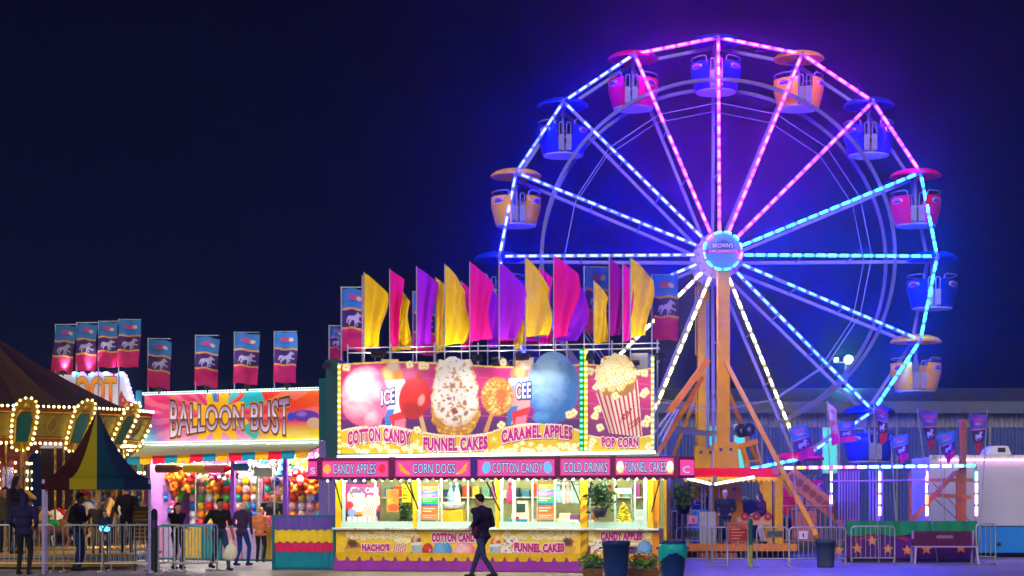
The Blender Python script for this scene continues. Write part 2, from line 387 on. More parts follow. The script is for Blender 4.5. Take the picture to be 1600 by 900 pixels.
for k in range(16):
    a, b = VA[k], VA[(k + 1) % 16]
    for y, hy, front in ((YF, -1.0, True), (YB_, 1.0, False)):
        m = MB(); m.bar(rp(.62, a, hy), rp(RW, a, y), .10, .13, 0, up=(0, 1, 0)); s_ = m.build('spoke', steel, wheel)
        if front: dashes(rp(.62, a, hy - .07), rp(RW, a, y - .07), 16, .1, .12, .058, -.015).build('light_strip', spoke_col[k], s_)
        m = MB(); m.bar(rp(RW, a, y), rp(RW, b, y), .10, .10, 0, up=(0, 1, 0)); s_ = m.build('rim_segment', steel, wheel)
        if front: dashes(rp(RW, a, y - .06), rp(RW, b, y - .06), 6, .12, .12, .058, -.015, .68).build('light_strip', rim_col[k], s_)
    m = MB(); m.tube([rp(RW, a, YF - .05), rp(RW, a, YB_ + .05)], .055); m.ball(rp(RW, a, YF - .05), .1); m.build('gondola_axle', steel, wheel)
for y in (YF - .1, YB_ + .1):
    m = MB(); ring = [rp(5.45, i * math.pi / 48, y) for i in range(96)]; vs = []
    for p in ring:
        d = Vector((p.x, 0, p.z - HZ_)).normalized()
        vs += [p + d * .055 + Vector((0, -.04, 0)), p + d * .055 + Vector((0, .04, 0)), p - d * .055 + Vector((0, .04, 0)), p - d * .055 + Vector((0, -.05, 0))]
    m.add(vs, [(i * 4 + j, i * 4 + (j + 1) % 4, ((i + 1) % 96) * 4 + (j + 1) % 4, ((i + 1) % 96) * 4 + j) for i in range(96) for j in range(4)])
    m.build('drive_ring', mat('ring_steel', (.13, .13, .16), .45), wheel)
    m = MB(); m.tube([rp(4.75, a, y * .9) for a in VA], .012, 5, closed=True); m.build('cable', galv, wheel)
for y in (YF * 1.45, YB_ * 1.45):
    for r_ in (2.6, 4.2):
        for k in range(16):
            t = (r_ - .6) / (RW - .6); yy = abs(1.0 - .35 * t); m = MB(); m.bar(rp(r_, VA[k], -yy), rp(r_, VA[k], yy), .035)
            if y < 0: m.build('spoke_spacer', steel, wheel)
m = MB(); m.tube([(0, -1.15, HZ_), (0, 1.15, HZ_)], .34, 24); m.tube([(0, -1.9, HZ_), (0, 1.9, HZ_)], .14, 12)
for y in (-1.02, 1.02): m.tube([(0, y - .04, HZ_), (0, y + .04, HZ_)], .72, 32)
m.build('hub', mat('hub_paint', C(190, 170, 215), .4), wheel)
HD = -2.0
m = MB(); m.tube([(0, HD, HZ_), (0, HD + .12, HZ_)], .56, 40); hubsign = m.build('hub_sign', mat('hub_sign_face', C(90, 150, 175), .4, var=.1), wheel)
m = MB(); m.b2((-.52, HD - .012, HZ_ - .07), (.52, HD - .004, HZ_ + .05)); m.build('stripe', mat('magenta_stripe', C(190, 20, 110), .4), hubsign)
m = MB(); m.tube([(0.02, HD - .008, HZ_ + .13), (0.02, HD - .002, HZ_ + .13)], .2, 24); m.build('emblem', mat('emblem_teal', C(40, 95, 120), .4), hubsign)
m = MB(); m.b2((-.34, HD - .014, HZ_ + .07), (.34, HD - .0085, HZ_ + .25)); m.build('name_plate', mat('plate_navy', C(40, 70, 120), .4), hubsign)
fh = lambda x, y: Vector((x, HD - .02, HZ_ - y))
letter('lettering', "BROWN'S", (-.31, -.225, .31, -.095), fh, mat('letter_white', (.8, .8, .82), .4, var=0), hubsign, off=.02)
letter('lettering', 'AMUSEMENTS', (-.43, -.028, .43, .05), fh, mat('letter_white'), hubsign, off=.01)
for k in range(12):
    a0 = R(30 * k + 4); a1 = R(30 * k + 25); pts = [Vector((.57 * math.cos(a0 + (a1 - a0) * i / 5), HD - .02, HZ_ + .57 * math.sin(a0 + (a1 - a0) * i / 5))) for i in range(6)]
    m = MB(); m.tube(pts, .03, 6); m.build('light', [L_WBLUE, L_TEAL, L_TEAL, L_TEAL, L_MAG, L_TEAL, L_WBLUE, L_TEAL, L_TEAL, L_TEAL, L_TEAL, L_MAG][k], hubsign)
# towers (front and rear), gussets, braces, ladder
for y, mt in ((-1.55, amber), (1.55, yel)):
    tx = .06 if y < 0 else -.24
    m = MB(); m.b2((tx - .185, y - .2, 2.2), (tx + .185, y + .2, HZ_ + .1)); m.tube([(tx, y - .24, HZ_), (tx, y + .24, HZ_)], .34, 20); t_ = m.build('tower', mt, wheel, .02)
    m = MB(); m.prism([(tx - .48, .9), (tx + .62, .9), (tx + .40, 3.42), (tx - .28, 3.42)], y - .27, y + .27)
    m.build('tower_base', mt, wheel, .02)
    m = MB()
    for bx, bz in ((-.1, 3.2), (.2, 3.2), (-.15, 2.0), (.3, 2.0)): m.tube([(tx + bx, y - .3, bz), (tx + bx, y - .25, bz)], .055, 8)
    m.build('bolt', dark, wheel)
def brace(p, q, w_, mt=amber, nm='brace'):
    m = MB(); m.bar(p, q, w_, w_, 0, up=(0, 1, 0)); return m.build(nm, mt, wheel, .01)
LX = lambda x, D_: px(x, D_) - HX_
DF = WD - 1.55
def WP(x, y, D_): return Vector((LX(x, D_), D_ - WD, pz(y, D_)))
brace(WP(1131, 560, DF), WP(1276, 838, 52.5), .13)
brace(WP(1105, 563, DF), WP(1046, 644, 57.2), .2, orange); brace(WP(1098, 590, DF), WP(1018, 725, 57), .13, orange)
brace(WP(1100, 585, 61.5), WP(1052, 712, 63), .1, amber); brace(WP(1128, 588, 61.5), WP(1162, 672, 62.5), .14, orange)
brace(WP(1162, 672, 62.5), WP(1190, 735, 63.2), .12, orange)
for dx_ in (0, 9, 16):
    m = MB(); m.tube([WP(1050 + dx_ * .6, 640, 57.2), WP(1018 + dx_, 682 + dx_ * .5, 56.6)], .028, 6); m.build('hydraulic_rod', alu, wheel)
m = MB()
for x in (1087, 1099): m.tube([WP(x, 448, 61.6), WP(x, 555, 61.6)], .025, 6)
for i in range(6): m.tube([WP(1087, 452 + i * 20.4, 61.6), WP(1099, 452 + i * 20.4, 61.6)], .02, 6)
m.build('ladder', yel, wheel)
m = MB()
for x in (1088, 1099): m.tube([WP(x, 600, 61.6), WP(x, 690, 61.6)], .025, 6)
for i in range(7): m.tube([WP(1088, 605 + i * 14, 61.6), WP(1099, 605 + i * 14, 61.6)], .02, 6)
m.build('ladder', yel, wheel)
m = MB(); m.tube([WP(1104, 470, 61.2), WP(1104, 700, 61.2)], .03, 6); m.tube([WP(1107.5, 470, 61.2), WP(1107.5, 700, 61.2)], .02, 6); m.build('conduit', galv, wheel)
# tyre drive on its bracket
m = MB(); m.bar(WP(1140, 702, 59), WP(1184, 689, 59), .16, .16); m.bar(WP(1160, 696, 59), WP(1172, 735, 59), .1); m.bar(WP(1158, 700, 59.2), WP(1166, 735, 59.2), .06); m.bar(WP(1181, 690, 59), WP(1190, 728, 59), .05)
m.bar(WP(1163, 722, 59), WP(1186, 719, 59), .05); m.build('drive_bracket', orange, wheel)
for x, y in ((1158, 673), (1170, 671)):
    c = WP(x, y, 58.9); m = MB(); m.lathe([(.09, -.07), (.15, -.08), (.21, -.06), (.21, .06), (.15, .08), (.09, .07)], 20); o = m.build('drive_wheel', black, wheel); o.location = c; o.rotation_euler = (R(90), 0, R(25))
    m = MB(); m.lathe([(.0, -.05), (.1, -.05), (.1, .05), (0, .05)], 12); m.build('wheel_rim', galv, o)
# trailer deck that carries the towers: red fascia with yellow scallops, columns, floor
DK = 56.0
m = MB(); m.b2((LX(1068, DK), DK - WD, pz(746, DK)), (LX(1214, DK), DK - WD + .25, pz(731, DK))); can = m.build('canopy_fascia', red, wheel, .01)
def scallop(x0, x1, z, n, h, y0, y1):
    m = MB(); st = (x1 - x0) / n
    for i in range(n):
        a = x0 + st * i; pts = [(a, z)] + [(a + st * t / 6, z - h * (.35 + .65 * math.sin(math.pi * t / 6))) for t in range(7)] + [(a + st, z)]
        m.prism(pts, y0, y1)
    return m
scallop(LX(1068, DK), LX(1214, DK), pz(745.5, DK), 18, .15, DK - WD - .03, DK - WD - .004).build('scalloped_trim', mat('glowing_yellow', C(250, 200, 20), .45, emit=C(250, 190, 20), es=.25), can)  # trim colour also glows weakly, added to look lit
m = MB(); m.b2((LX(1068, DK), DK - WD + .26, pz(741, DK)), (LX(1214, DK), DK - WD + 5.5, pz(736, DK))); m.build('canopy_roof', mat('canopy_green', C(20, 95, 80), .6), wheel)
m = MB(); m.b2((LX(1192, DK), DK - WD + .1, .2), (LX(1207, DK), DK - WD + .5, pz(746, DK))); m.b2((LX(1211, DK), DK - WD + .05, .2), (LX(1224, DK), DK - WD + .35, pz(742, DK))); m.build('column', yel, wheel, .01)
brace(WP(1186, 748, DK + .3), WP(1199, 790, DK + .3), .14, yel); brace(WP(1222, 745, DK), WP(1238, 775, DK), .12, yel)
m = MB(); m.tube([WP(1213, 735, DK - .2), WP(1213, 735, DK - .1)], .13, 14); m.build('logo_disc', mat('logo_pink', C(235, 120, 140), .5), can)
m = MB(); m.tube([WP(1111, 758, DK - .3), WP(1111, 812, DK - .3)], .06, 8); m.tube([WP(1117, 743, DK - .3), WP(1117, 757, DK - .3)], .06, 8); mast = m.build('mast', steel, wheel)
for x, y in ((1072, 747), (1180, 745)):
    m = MB(); m.bar(WP(1114, 757, DK - .42), WP(x, y, DK - .42), .09); a_ = m.build('light_arm', steel, mast)
    dashes(WP(1114, 757, DK - .46), WP(x, y, DK - .46), 5, .05, .02, .07, -.02, .9).build('light_strip', glow('arm_white', (3.2, 4.2, 4.0), 1), a_)
ZD = .4
m = MB(); m.b2((LX(1036, DK), DK - WD - 1.2, ZD - .12), (LX(1236, DK), 4.0, ZD)); m.build('deck', amber, wheel, .01)
m = MB(); m.b2((LX(1036, DK), DK - WD - 1.23, ZD - .19), (LX(1236, DK), DK - WD - 1.205, ZD + .02))
m.build('deck_fascia', mat('orange_fascia', C(235, 140, 40), .5), wheel)
for x in (1060, 1108, 1160, 1222):
    m = MB(); m.b2((LX(x, DK) - .12, DK - WD - .9, 0), (LX(x, DK) + .12, DK - WD - .6, ZD - .12)); m.build('deck_leg', dark, wheel)
m = MB(); m.b2((LX(1075, DK), DK - WD - .2, 0.02), (LX(1230, DK), DK - WD + 3, .12)); m.build('outrigger', dark, wheel)
for x0, x1 in ((1094, 1124), (1128, 1152)):       # two steps in front of the deck
    m = MB(); m.b2((LX(x0, 54), 54 - WD, .0), (LX(x1, 54), 54 - WD + .6, .17)); m.build('step', mat('step_wood', C(165, 95, 55), .7), wheel)
# perforated gooseneck beam sloping down to the right, and the lit side rail
m = MB(); p0, p1 = WP(1232, 741, DK - .4), WP(1326, 818, DK - .4); m.bar(p0, p1, .2, .5, 0, up=(0, 0, 1)); gn = m.build('gooseneck', mat('dusty_orange', C(205, 125, 95), .5), wheel, .02)
for i in range(9):
    c = p0 + (p1 - p0) * ((i + .6) / 9.2); m = MB(); m.tube([c + Vector((0, -.13, 0)), c + Vector((0, -.102, 0))], .11, 14); m.build('hole_ring', mat('rust', C(150, 80, 70), .6), gn)
# railing on the deck
def railing(pts, h, nm, mt, parent, gap=.13, r=.018):
    m = MB()
    for p, q in zip(pts, pts[1:]):
        p, q = Vector(p), Vector(q); n = max(1, int((q - p).length / gap)); up = Vector((0, 0, 1))
        m.tube([p + up * h, q + up * h], r * 1.3, 6); m.tube([p + up * .1, q + up * .1], r, 6)
        for i in range(n + 1): a = p.lerp(q, i / n); m.tube([a + up * .1, a + up * h], r * .8, 5)
    return m.build(nm, mt, parent)
yy = DK - WD - 1.05
railing([(LX(1042, 54.9), yy, ZD), (LX(1098, 54.9), yy, ZD)], .95, 'deck_railing', steel, wheel)
railing([(LX(1226, 54.9), yy + .3, ZD), (LX(1322, 54.9), yy + .3, ZD)], 1.1, 'deck_railing', mat('salmon_rail', C(205, 130, 120), .5), wheel)
for x0, x1 in ((1093, 1105), (1106, 1118)):
    m = MB(); a, b = LX(x0, 54.9), LX(x1, 54.9); m.b2((a, yy - .05, ZD), (b, yy - .03, ZD + .93)); m.build('gate_panel', mat('gate_grey', (.45, .45, .5), .5), wheel)
for x in (1078, 1100):
    m = MB(); a = LX(x, 56); m.tube([(a, -3.4, ZD), (a, -3.4, ZD + 1.75), (a + .1, -3.4, ZD + 1.85), (a + .42, -3.4, ZD + 1.85), (a + .5, -3.4, ZD + 1.75), (a + .5, -3.4, ZD)], .03, 6); m.build('handrail_hoop', steel, wheel)

# ---------------------------------------------------------------- gondolas
GC = {'yellow': (C(255, 185, 0), 'yellow'), 'red': (C(235, 15, 75), 'red'), 'blue': (C(14, 48, 175), 'blue')}
def make_gondola(col):
    body = mat('gondola_' + col, GC[col][0], .36, 0, .1, 4); t = thing('gondola', 'x', 'gondola')
    for sgn in (0, 1):                          # two tub shells left and right of the doors
        m = MB(); prof = [(.60, -1.54), (.64, -1.52), (.71, -1.24), (.77, -1.02), (.78, -.96), (.78, -.68), (.74, -.68), (.74, -.96), (.67, -1.24), (.61, -1.49), (.60, -1.54)]
        m.lathe(prof, 14, (0, 0, 0), 0, R(-72 + 180 * sgn), R(72 + 180 * sgn)); sh = m.build('tub_shell', body, t)
        m = MB(); n = 8
        m.tube([(.76 * math.cos(a), .76 * math.sin(a), z) for a, z in [(R(-66 + 180 * sgn), -.68), (R(-66 + 180 * sgn), -.58)] + [(R(-60 + 120 * i / n + 180 * sgn), -.53) for i in range(n + 1)] + [(R(66 + 180 * sgn), -.58), (R(66 + 180 * sgn), -.68)]], .022, 6)
        m.build('rail', steel, t)
        B2 = {-1: MB(), 1: MB()}                # swoosh badges near the outer edges
        for j, (cc, za, zb) in enumerate(((0, -.92, -.74), (1, -.90, -.82), (2, -.845, -.765))):
            for side in (-1, 1):
                A0 = 90 * side - 12 * side; w_ = (34, 26, 20)[j]; base = 180 * sgn + (-side * 0)
                pts = []; k = 8
                a_c = R((-38 if side < 0 else 38) + 180 * sgn)
                for i in range(k + 1):
                    u = i / k; a_ = a_c + R(w_ * (u - .5)); hgt = math.sin(math.pi * min(1, u * 1.15 + .02)) * .5 + .5
                    zc = (za + zb) / 2; hh = (zb - za) / 2 * hgt; r_ = .7835 + j * .003
                    pts.append((r_ * math.cos(a_), r_ * math.sin(a_), zc - hh)); pts.append((r_ * math.cos(a_), r_ * math.sin(a_), zc + hh))
                B2[side].add(pts, [(2 * i, 2 * i + 2, 2 * i + 3, 2 * i + 1) for i in range(k)], cc)
        for side in (-1, 1): B2[side].build('badge', [mat('badge_pale', C(190, 195, 225), .4), mat('badge_blue', C(35, 70, 150), .4), mat('badge_red', C(200, 40, 110), .4)], sh)
    for sy in (-1, 1):
        for sx in (-1, 1):
            m = MB(); m.b2((sx * .03, sy * .69, -1.49), (sx * .20, sy * .715, -1.0)); m.build('door', mat('door_grey', (.26, .26, .30), .4), t)
            m = MB(); m.tube([(sx * .05, sy * .70, -.99), (sx * .05, sy * .70, -.68), (sx * .07, sy * .70, -.63), (sx * .15, sy * .70, -.63), (sx * .18, sy * .70, -.68), (sx * .18, sy * .70, -.99)], .018, 6); m.build('door_hoop', steel, t)
    m = MB(); m.tube([(0, 0, -1.57), (0, 0, -1.515)], .62, 24); m.build('floor_plate', mat('plate_pale', (.42, .42, .46), .4), t)
    m = MB(); m.tube([(0, 0, -1.52), (0, 0, .15)], .055, 8); m.bar((0, -.62, 0), (0, .62, 0), .09); m.bar((0, .0, -.95), (0, .0, -1.0), .3); m.build('hanger', steel, t)
    for s_ in (-1, 1):
        m = MB(); m.lathe([(.30, -1.25), (.62, -1.25), (.62, -1.19), (.30, -1.19)], 8, (0, 0, 0), 0, R(-55 + (180 if s_ < 0 else 0)), R(55 + (180 if s_ < 0 else 0))); m.build('seat', dark, t)
    m = MB(); m.lathe([(.78, -.03), (.80, -.01), (.77, .05), (.66, .13), (.48, .19), (.25, .23), (.0, .24)], 28); m.lathe([(0, .17), (.4, .12), (.66, .04), (.78, -.03)], 28); m.build('canopy', body, t)
    return t
protos = {c: make_gondola(c) for c in GC}; used = set()
seq = ['blue', 'yellow', 'blue', 'red'] * 4
pos = ['at the very top of the wheel', 'right of the top of the wheel', 'at two o\'clock on the wheel, lit violet', 'above the right end of the wheel', 'at the right end of the wheel', 'below the right end of the wheel',
       'low on the right behind the pennants', 'low right beside the red drive tyre', 'at the very bottom behind the tower', 'low left behind the popcorn sign', 'low left behind the tall flags', 'left behind the purple flags',
       'at the left end behind the flag tips', 'with grey doors hanging left of the sky', 'at ten o\'clock against the dark sky', 'left of the top of the wheel']
for k in range(16):
    c = seq[k]; p = rp(RW, VA[k], 0); loc = (HX_ + p.x, WD, p.z)
    lab = f'{c} round gondola with domed canopy {pos[k]}'
    o = protos[c] if c not in used else copy_tree(protos[c]); used.add(c)
    o.location = loc; o['label'] = lab; o['group'] = 'gondolas hanging from the big wheel'; o.rotation_euler = (0, 0, R(rnd.uniform(-8, 8)))
# ---------------------------------------------------------------- food stand
FL, FR_ = Vector((px(527, 45), 45, 0)), Vector((px(1030, 43.6), 43.6, 0))
FA = math.atan2(FR_.y - FL.y, FR_.x - FL.x); FW = (FR_ - FL).length
F = Frame(FL, FA)
food = thing('food_stand', 'bright yellow and magenta fairground snack stand with big painted food sign and pink awning', 'food stand', FL, FA)
zc = lambda x, y, dy=0.0: F.at(x, y, dy)[1]
fx = lambda x, dy=0.0: F.at(x, 785, dy)[0]
YY = C(238, 190, 10); yelm = mat('stand_yellow', C(232, 185, 14), .42, var=.15, scale=5)
magm = mat('stand_magenta', C(125, 14, 95), .5, var=.15, scale=3); purp = mat('skirt_purple', C(150, 50, 170), .6, var=.2, scale=2)
cream = mat('inner_cream', C(165, 178, 128), .5, var=.25); teal_w = mat('frame_mint', C(175, 215, 205), .35, .2, var=.1)
H_CT = zc(780, 826); DEP = 2.5; H_RF = zc(780, 716)
m = MB(); m.b2((0.02, DEP - .06, 0), (FW - .02, DEP, H_RF)); m.build('back_wall', cream, food)
m = MB(); m.b2((0.0, .12, 0), (.06, DEP - .065, H_RF)); m.build('side_wall', mat('side_purple', C(105, 90, 165), .5), food)
m = MB(); m.b2((FW - .06, .12, 0), (FW, .9, H_CT)); m.b2((FW - .06, DEP - .9, 0), (FW, DEP - .065, H_RF)); m.build('side_wall', yelm, food)
m = MB(); m.b2((0, .0, H_RF), (FW, DEP, H_RF + .1)); m.build('roof', cream, food)
m = MB(); m.b2((.06, .1, .25), (FW - .06, DEP - .065, .33)); m.build('floor', galv, food)
m = MB(); m.b2((.07, .95, .34), (FW - .4, 1.0, .9)); m.build('inner_counter', galv, food)
for i in range(5):
    m = MB(); a = FW * (i + .5) / 5; m.b2((a - .6, .5, H_RF - .07), (a + .6, .62, H_RF - .01)); m.build('ceiling_light', TUBE, food)
for i in range(3):
    m = MB(); a = FW * (i + .5) / 3; m.b2((a - .9, 1.7, H_RF - .07), (a + .9, 1.82, H_RF - .01)); m.build('ceiling_light', TUBE, food)
# counter shelf, posts, mint window frames
m = MB(); m.b2((-.05, -.30, H_CT - .03), (FW + .02, .14, H_CT + .02)); m.build('counter', alu, food, .008)
m = MB(); m.b2((.06, .0, H_CT + .021), (FW - .05, .06, H_CT + .16)); m.build('window_sill', teal_w, food)
for x0, x1 in ((524, 532), (645, 650.5), (774, 779), (1012, 1021)):
    a, b = fx(x0, -.04), fx(x1, -.04); m = MB(); m.b2((a, -.04, H_CT + .021), (b, .07, H_RF)); m.build('post', yelm, food)
a, b = fx(907, -.08), fx(918, -.08); m = MB(); m.b2((a, -.085, .2), (b, -.005, H_RF)); pst = m.build('post', yelm, food)
m = MB()
for i in range(9): z0 = .3 + i * .26; m.add([(a - .002, -.088, z0), (b + .002, -.088, z0 + .12), (b + .002, -.088, z0 + .24), (a - .002, -.088, z0 + .12)], [(0, 1, 2, 3)])
m.build('stripe', mat('ochre_stripe', C(190, 130, 14), .5), pst)
for x in (537, 586.5, 654.5, 690, 731, 783.5, 803, 832, 867, 922, 961, 992, 1008):
    a = fx(x, .02); w_ = .075 if x in (537, 654.5, 783.5, 803, 1008) else .035
    m = MB(); m.b2((a - w_ / 2, .015, H_CT + .161), (a + w_ / 2, .055, H_RF)); m.build('window_mullion', teal_w, food)
m = MB(); m.b2((.07, .012, H_RF - .12), (FW - .06, .06, H_RF - .001)); m.build('window_header', mat('header_lemon', C(235, 225, 60), .5), food)

# printed panels, painted in photo-like units and set on the stand's own front plane
POPT = C(255, 226, 120); MAG = C(205, 10, 120); PUR = C(85, 10, 110)
pp = painted('printed_vinyl', .38)
def cake(cv, cx, cy_, rx, ry, rot=0.0):
    cv.put(cv.ell(cx, cy_ + ry * .16, rx * 1.08, ry * 1.0, rot, .08), C(205, 130, 30)); nz = cv.noise(5, 3)
    cv.put(cv.ell(cx, cy_ + ry * .12, rx * 1.02, ry * .95, rot, .12) * (nz > .5), C(235, 180, 70))
    cv.put(cv.ell(cx, cy_ - ry * .05, rx * .96, ry * .93, rot, .12) * np.clip((nz - .30) * 9, 0, 1), C(246, 240, 232))
    for i in range(34):
        a = cv.r.rand() * 6.28; q = math.sqrt(cv.r.rand()) * .85; x, y = cx + math.cos(a) * q * rx, cy_ - ry * .08 + math.sin(a) * q * ry
        s = rx * (.05 + .07 * cv.r.rand()); cv.put(cv.ell(x, y, s, s * .75, cv.r.rand() * 3, .5) * .85, C(165, 85, 40) if i % 3 else C(120, 60, 30))
def floss(cv, cx, cy_, rx, ry, col, hi, tail=True):
    nz = cv.noise(rx * .35, 4); edge = (nz - .5) * .22; d = np.sqrt(((cv.X - cx) / rx) ** 2 + ((cv.Y - cy_) / ry) ** 2) + edge
    cv.put(np.clip((1 - d) / .10 + .5, 0, 1), col); h = np.clip((1 - np.sqrt(((cv.X - cx + rx * .25) / rx) ** 2 + ((cv.Y - cy_ + ry * .25) / ry) ** 2) - edge * 1.6) / .7, 0, 1)
    cv.put(h * np.clip((1 - d) / .10 + .5, 0, 1) * .85, hi)
    cv.put(np.clip((1 - d) / .1 + .5, 0, 1) * np.clip((nz - .5) * 3, 0, 1) * .35, tuple(c * .6 for c in col))
def cup(cv, x0, y0, x1, y1, lean, top, lab):
    """slush cup: domed orange top, pale label, blue or red foot"""
    w_ = (x1 - x0); h = y1 - y0; xm = (x0 + x1) / 2
    q = lambda u, v: (xm + (u - .5) * w_ * (1 - .26 * max(0, v - .3)) + lean * v * h, y0 + v * h)
    cv.put(cv.ell(*q(.5, .24), w_ * .50, h * .22, 0, .1), top); cv.put(cv.ell(*q(.38, .18), w_ * .2, h * .09, 0, .7) * .8, C(255, 205, 120)); cv.put(cv.ell(*q(.62, .06), w_ * .25, h * .08, 0, .6) * .7, C(255, 240, 225))
    cv.put(cv.poly([q(-.02, .30), q(1.02, .27), q(1.0, .98), q(0, 1)]), lab)
    cv.put(cv.poly([q(-.05, .28), q(1.05, .25), q(1.03, .36), q(-.03, .39)]), C(238, 232, 235))
    cv.put(cv.poly([q(0.02, .40), q(.25, .38), q(.1, .62), q(0.02, .6)]), C(90, 170, 220))
    cv.put(cv.poly([q(0.0, .72), q(.5, .70), q(.2, 1.0), q(0, 1)]), C(40, 110, 190)); cv.put(cv.poly([q(.2, .80), q(1.0, .72), q(1.0, .98), q(.35, 1.0)]), C(215, 30, 40))
    cv.put(cv.poly([q(.45, .88), q(.95, .84), q(.95, 1.0), q(.4, 1.0)]), C(240, 120, 150)); return q
def bucket(cv, pts, n, top):
    (ax, ay), (bx, by), (cx, cy_), (dx, dy) = pts
    cv.put(cv.poly(pts), C(245, 225, 215))
    for i in range(n):
        u0, u1 = (i + .3) / n, (i + .72) / n
        cv.put(cv.poly([(ax + (bx - ax) * u0, ay + (by - ay) * u0), (ax + (bx - ax) * u1, ay + (by - ay) * u1), (dx + (cx - dx) * u1, dy + (cy_ - dy) * u1), (dx + (cx - dx) * u0, dy + (cy_ - dy) * u0)]), C(205, 20, 35))
def apple(cv, cx, cy_, rx, ry, col, hi):
    cv.put(cv.ell(cx, cy_, rx, ry, .2, .06), col); cv.put(cv.ell(cx - rx * .1, cy_ - ry * .35, rx * .65, ry * .45, .2, .9) * .8, hi)
    cv.put(cv.ell(cx + rx * .42, cy_ + ry * .1, rx * .2, ry * .27, .3, .5) * .75, C(255, 170, 170)); cv.put(cv.ell(cx - rx * .1, cy_ + ry * .55, rx * .7, ry * .35, .2, .9) * .4, C(110, 0, 15))

SDY = -.10                                     # the big sign stands on the awning, a little ahead of the wall
sfn = lambda x, y: F.v(x, y, SDY)
# board behind and its cut-out art
cv = Cv(530, 911, 543, 709, 420, 190, 3); X_, Y_ = cv.X, cv.Y
top = 568 + 0 * X_ - 4 * np.sin((X_ - 530) / 60); cv.A = Y_ > top
cv.fill(MAG); cv.put(np.clip((Y_ - 600) / 60, 0, 1), PUR)
for i in range(6): cv.put((np.abs(Y_ - (575 + i * 15 + (X_ - 720) ** 2 / 9000)) < .9).astype(float) * .5, C(240, 60, 170))
cv.put((Y_ < top + 3.2).astype(float), C(240, 205, 90))
swoosh = 666 + 11 * np.sin((X_ - 585) / 62.0)                 # yellow ribbon's wavy upper edge
swoosh = np.where(X_ < 660, 664 + 12 * ((X_ - 590) / 62) ** 2 * .8, np.where(X_ < 770, 680 - 6 * ((X_ - 715) / 55) ** 2, 661 + 12 * ((X_ - 840) / 70) ** 2))
cups = []
cups.append(cup(cv, 590, 566, 628, 670, .10, C(240, 130, 20), C(205, 225, 240)))
cups.append(cup(cv, 800, 563, 838, 664, -.12, C(240, 120, 70), C(235, 150, 150)))
cv.put(cv.poly([(653, 646), (659, 644), (668, 678), (661, 680)]), C(225, 175, 120)); apple(cv, 648, 622, 24.5, 33, C(205, 6, 16), C(235, 20, 30)); cv.put(cv.ell(655, 588, 6, 5, .5, .3), C(190, 10, 20))
cv.put(cv.poly([(766, 645), (772, 646), (762, 676), (755, 675)]), C(215, 150, 85))
cv.put(cv.ell(777, 619, 25.5, 30, 0, .08), C(205, 120, 35)); nz = cv.noise(3.2, 3); cv.put(cv.ell(777, 619, 24.5, 29, 0, .12) * np.clip((nz - .42) * 8, 0, 1), C(250, 190, 95)); cv.put(cv.ell(777, 619, 24, 28, 0, .2) * np.clip((nz - .62) * 9, 0, 1), C(255, 235, 190)); cv.put(cv.ell(783, 620, 11, 13, 0, .9) * .7, C(240, 100, 20))
nz = cv.noise(9, 3); ww = np.where(Y_ < 640, 24 + 14.5 * np.clip((Y_ - 556) / 66, 0, 1) ** .8, 38.5 * np.sqrt(np.clip(1 - ((Y_ - 640) / 46) ** 2, 0, 1))) + (nz - .5) * 9
CAKE = (np.abs(X_ - 711) < ww) & (Y_ > 558 + np.abs(X_ - 708) * .12 + (nz - .5) * 7)
cv.put(CAKE.astype(float), C(205, 135, 35)); n2 = cv.noise(5, 3); cv.put(CAKE * np.clip((n2 - .5) * 6, 0, 1), C(235, 185, 75))
sugar = CAKE * np.clip((672 - Y_ - (X_ - 711) ** 2 * .02) / 14, 0, 1) * np.clip((ww - np.abs(X_ - 711) + 1) / 6, 0, 1); cv.put(sugar * np.clip((n2 - .30) * 9, 0, 1), C(240, 235, 228))
for i in range(46):
    x, y = 711 + cv.r.normal() * 17, 565 + cv.r.rand() * 96; q = .8 + 2.2 * cv.r.rand() ** 2
    cv.put(cv.ell(x, y, q * 1.6, q, cv.r.rand() * 3, .6) * .85 * CAKE, [C(165, 85, 40), C(190, 110, 50), C(150, 45, 45)][i % 3])
for k in range(3): cv.put(np.clip(1.2 - np.abs(np.hypot((X_ - 711) / 1.0, (Y_ - 628)) - (40 + k * 7)) / 1.3, 0, 1) * CAKE * (Y_ > 660) * .6, C(150, 85, 20))
floss(cv, 571, 619, 37.5, 48, C(250, 95, 140), C(255, 235, 240)); floss(cv, 583, 655, 14, 15, C(250, 110, 150), C(255, 190, 205))
floss(cv, 864, 604, 41, 58, C(30, 105, 190), C(150, 195, 235)); floss(cv, 852, 652, 20, 11, C(40, 110, 195), C(80, 150, 215))
for (cx, cy_, rx, ry) in ((571, 612, 36, 48), (864, 603, 40, 56)): cv.A |= ((X_ - cx) / rx) ** 2 + ((Y_ - cy_) / ry) ** 2 < .94
cv.A |= CAKE & (Y_ < 600)
cv.A |= (np.abs(X_ - 609) < 14) & (Y_ > 561); cv.A |= (np.abs(X_ - 819) < 15) & (Y_ > 558)
rib = (Y_ > swoosh).astype(float); rib *= 1 - np.clip(cv.ell(583, 655, 14, 15, 0, .2) + cv.ell(852, 652, 20, 11, 0, .2) + cv.ell(712, 640, 34, 40, 0, .15), 0, 1)
cv.put(rib, C(240, 196, 14)); cv.put(rib * ((Y_ - swoosh) < 2.4), C(250, 240, 215)); nz = cv.noise(14, 2); cv.put(rib * np.clip((nz - .55) * 3, 0, .5), C(215, 160, 10))
pts = [(x + cv.r.uniform(-3, 3), 707 - cv.r.rand() * 15 + (6 if 660 < x < 775 else 0)) for x in np.arange(533, 910, 5.2)]; cv.kernels([p for p in pts if p[1] > 696], 4.4); cv.kernels(pts, 4.2)
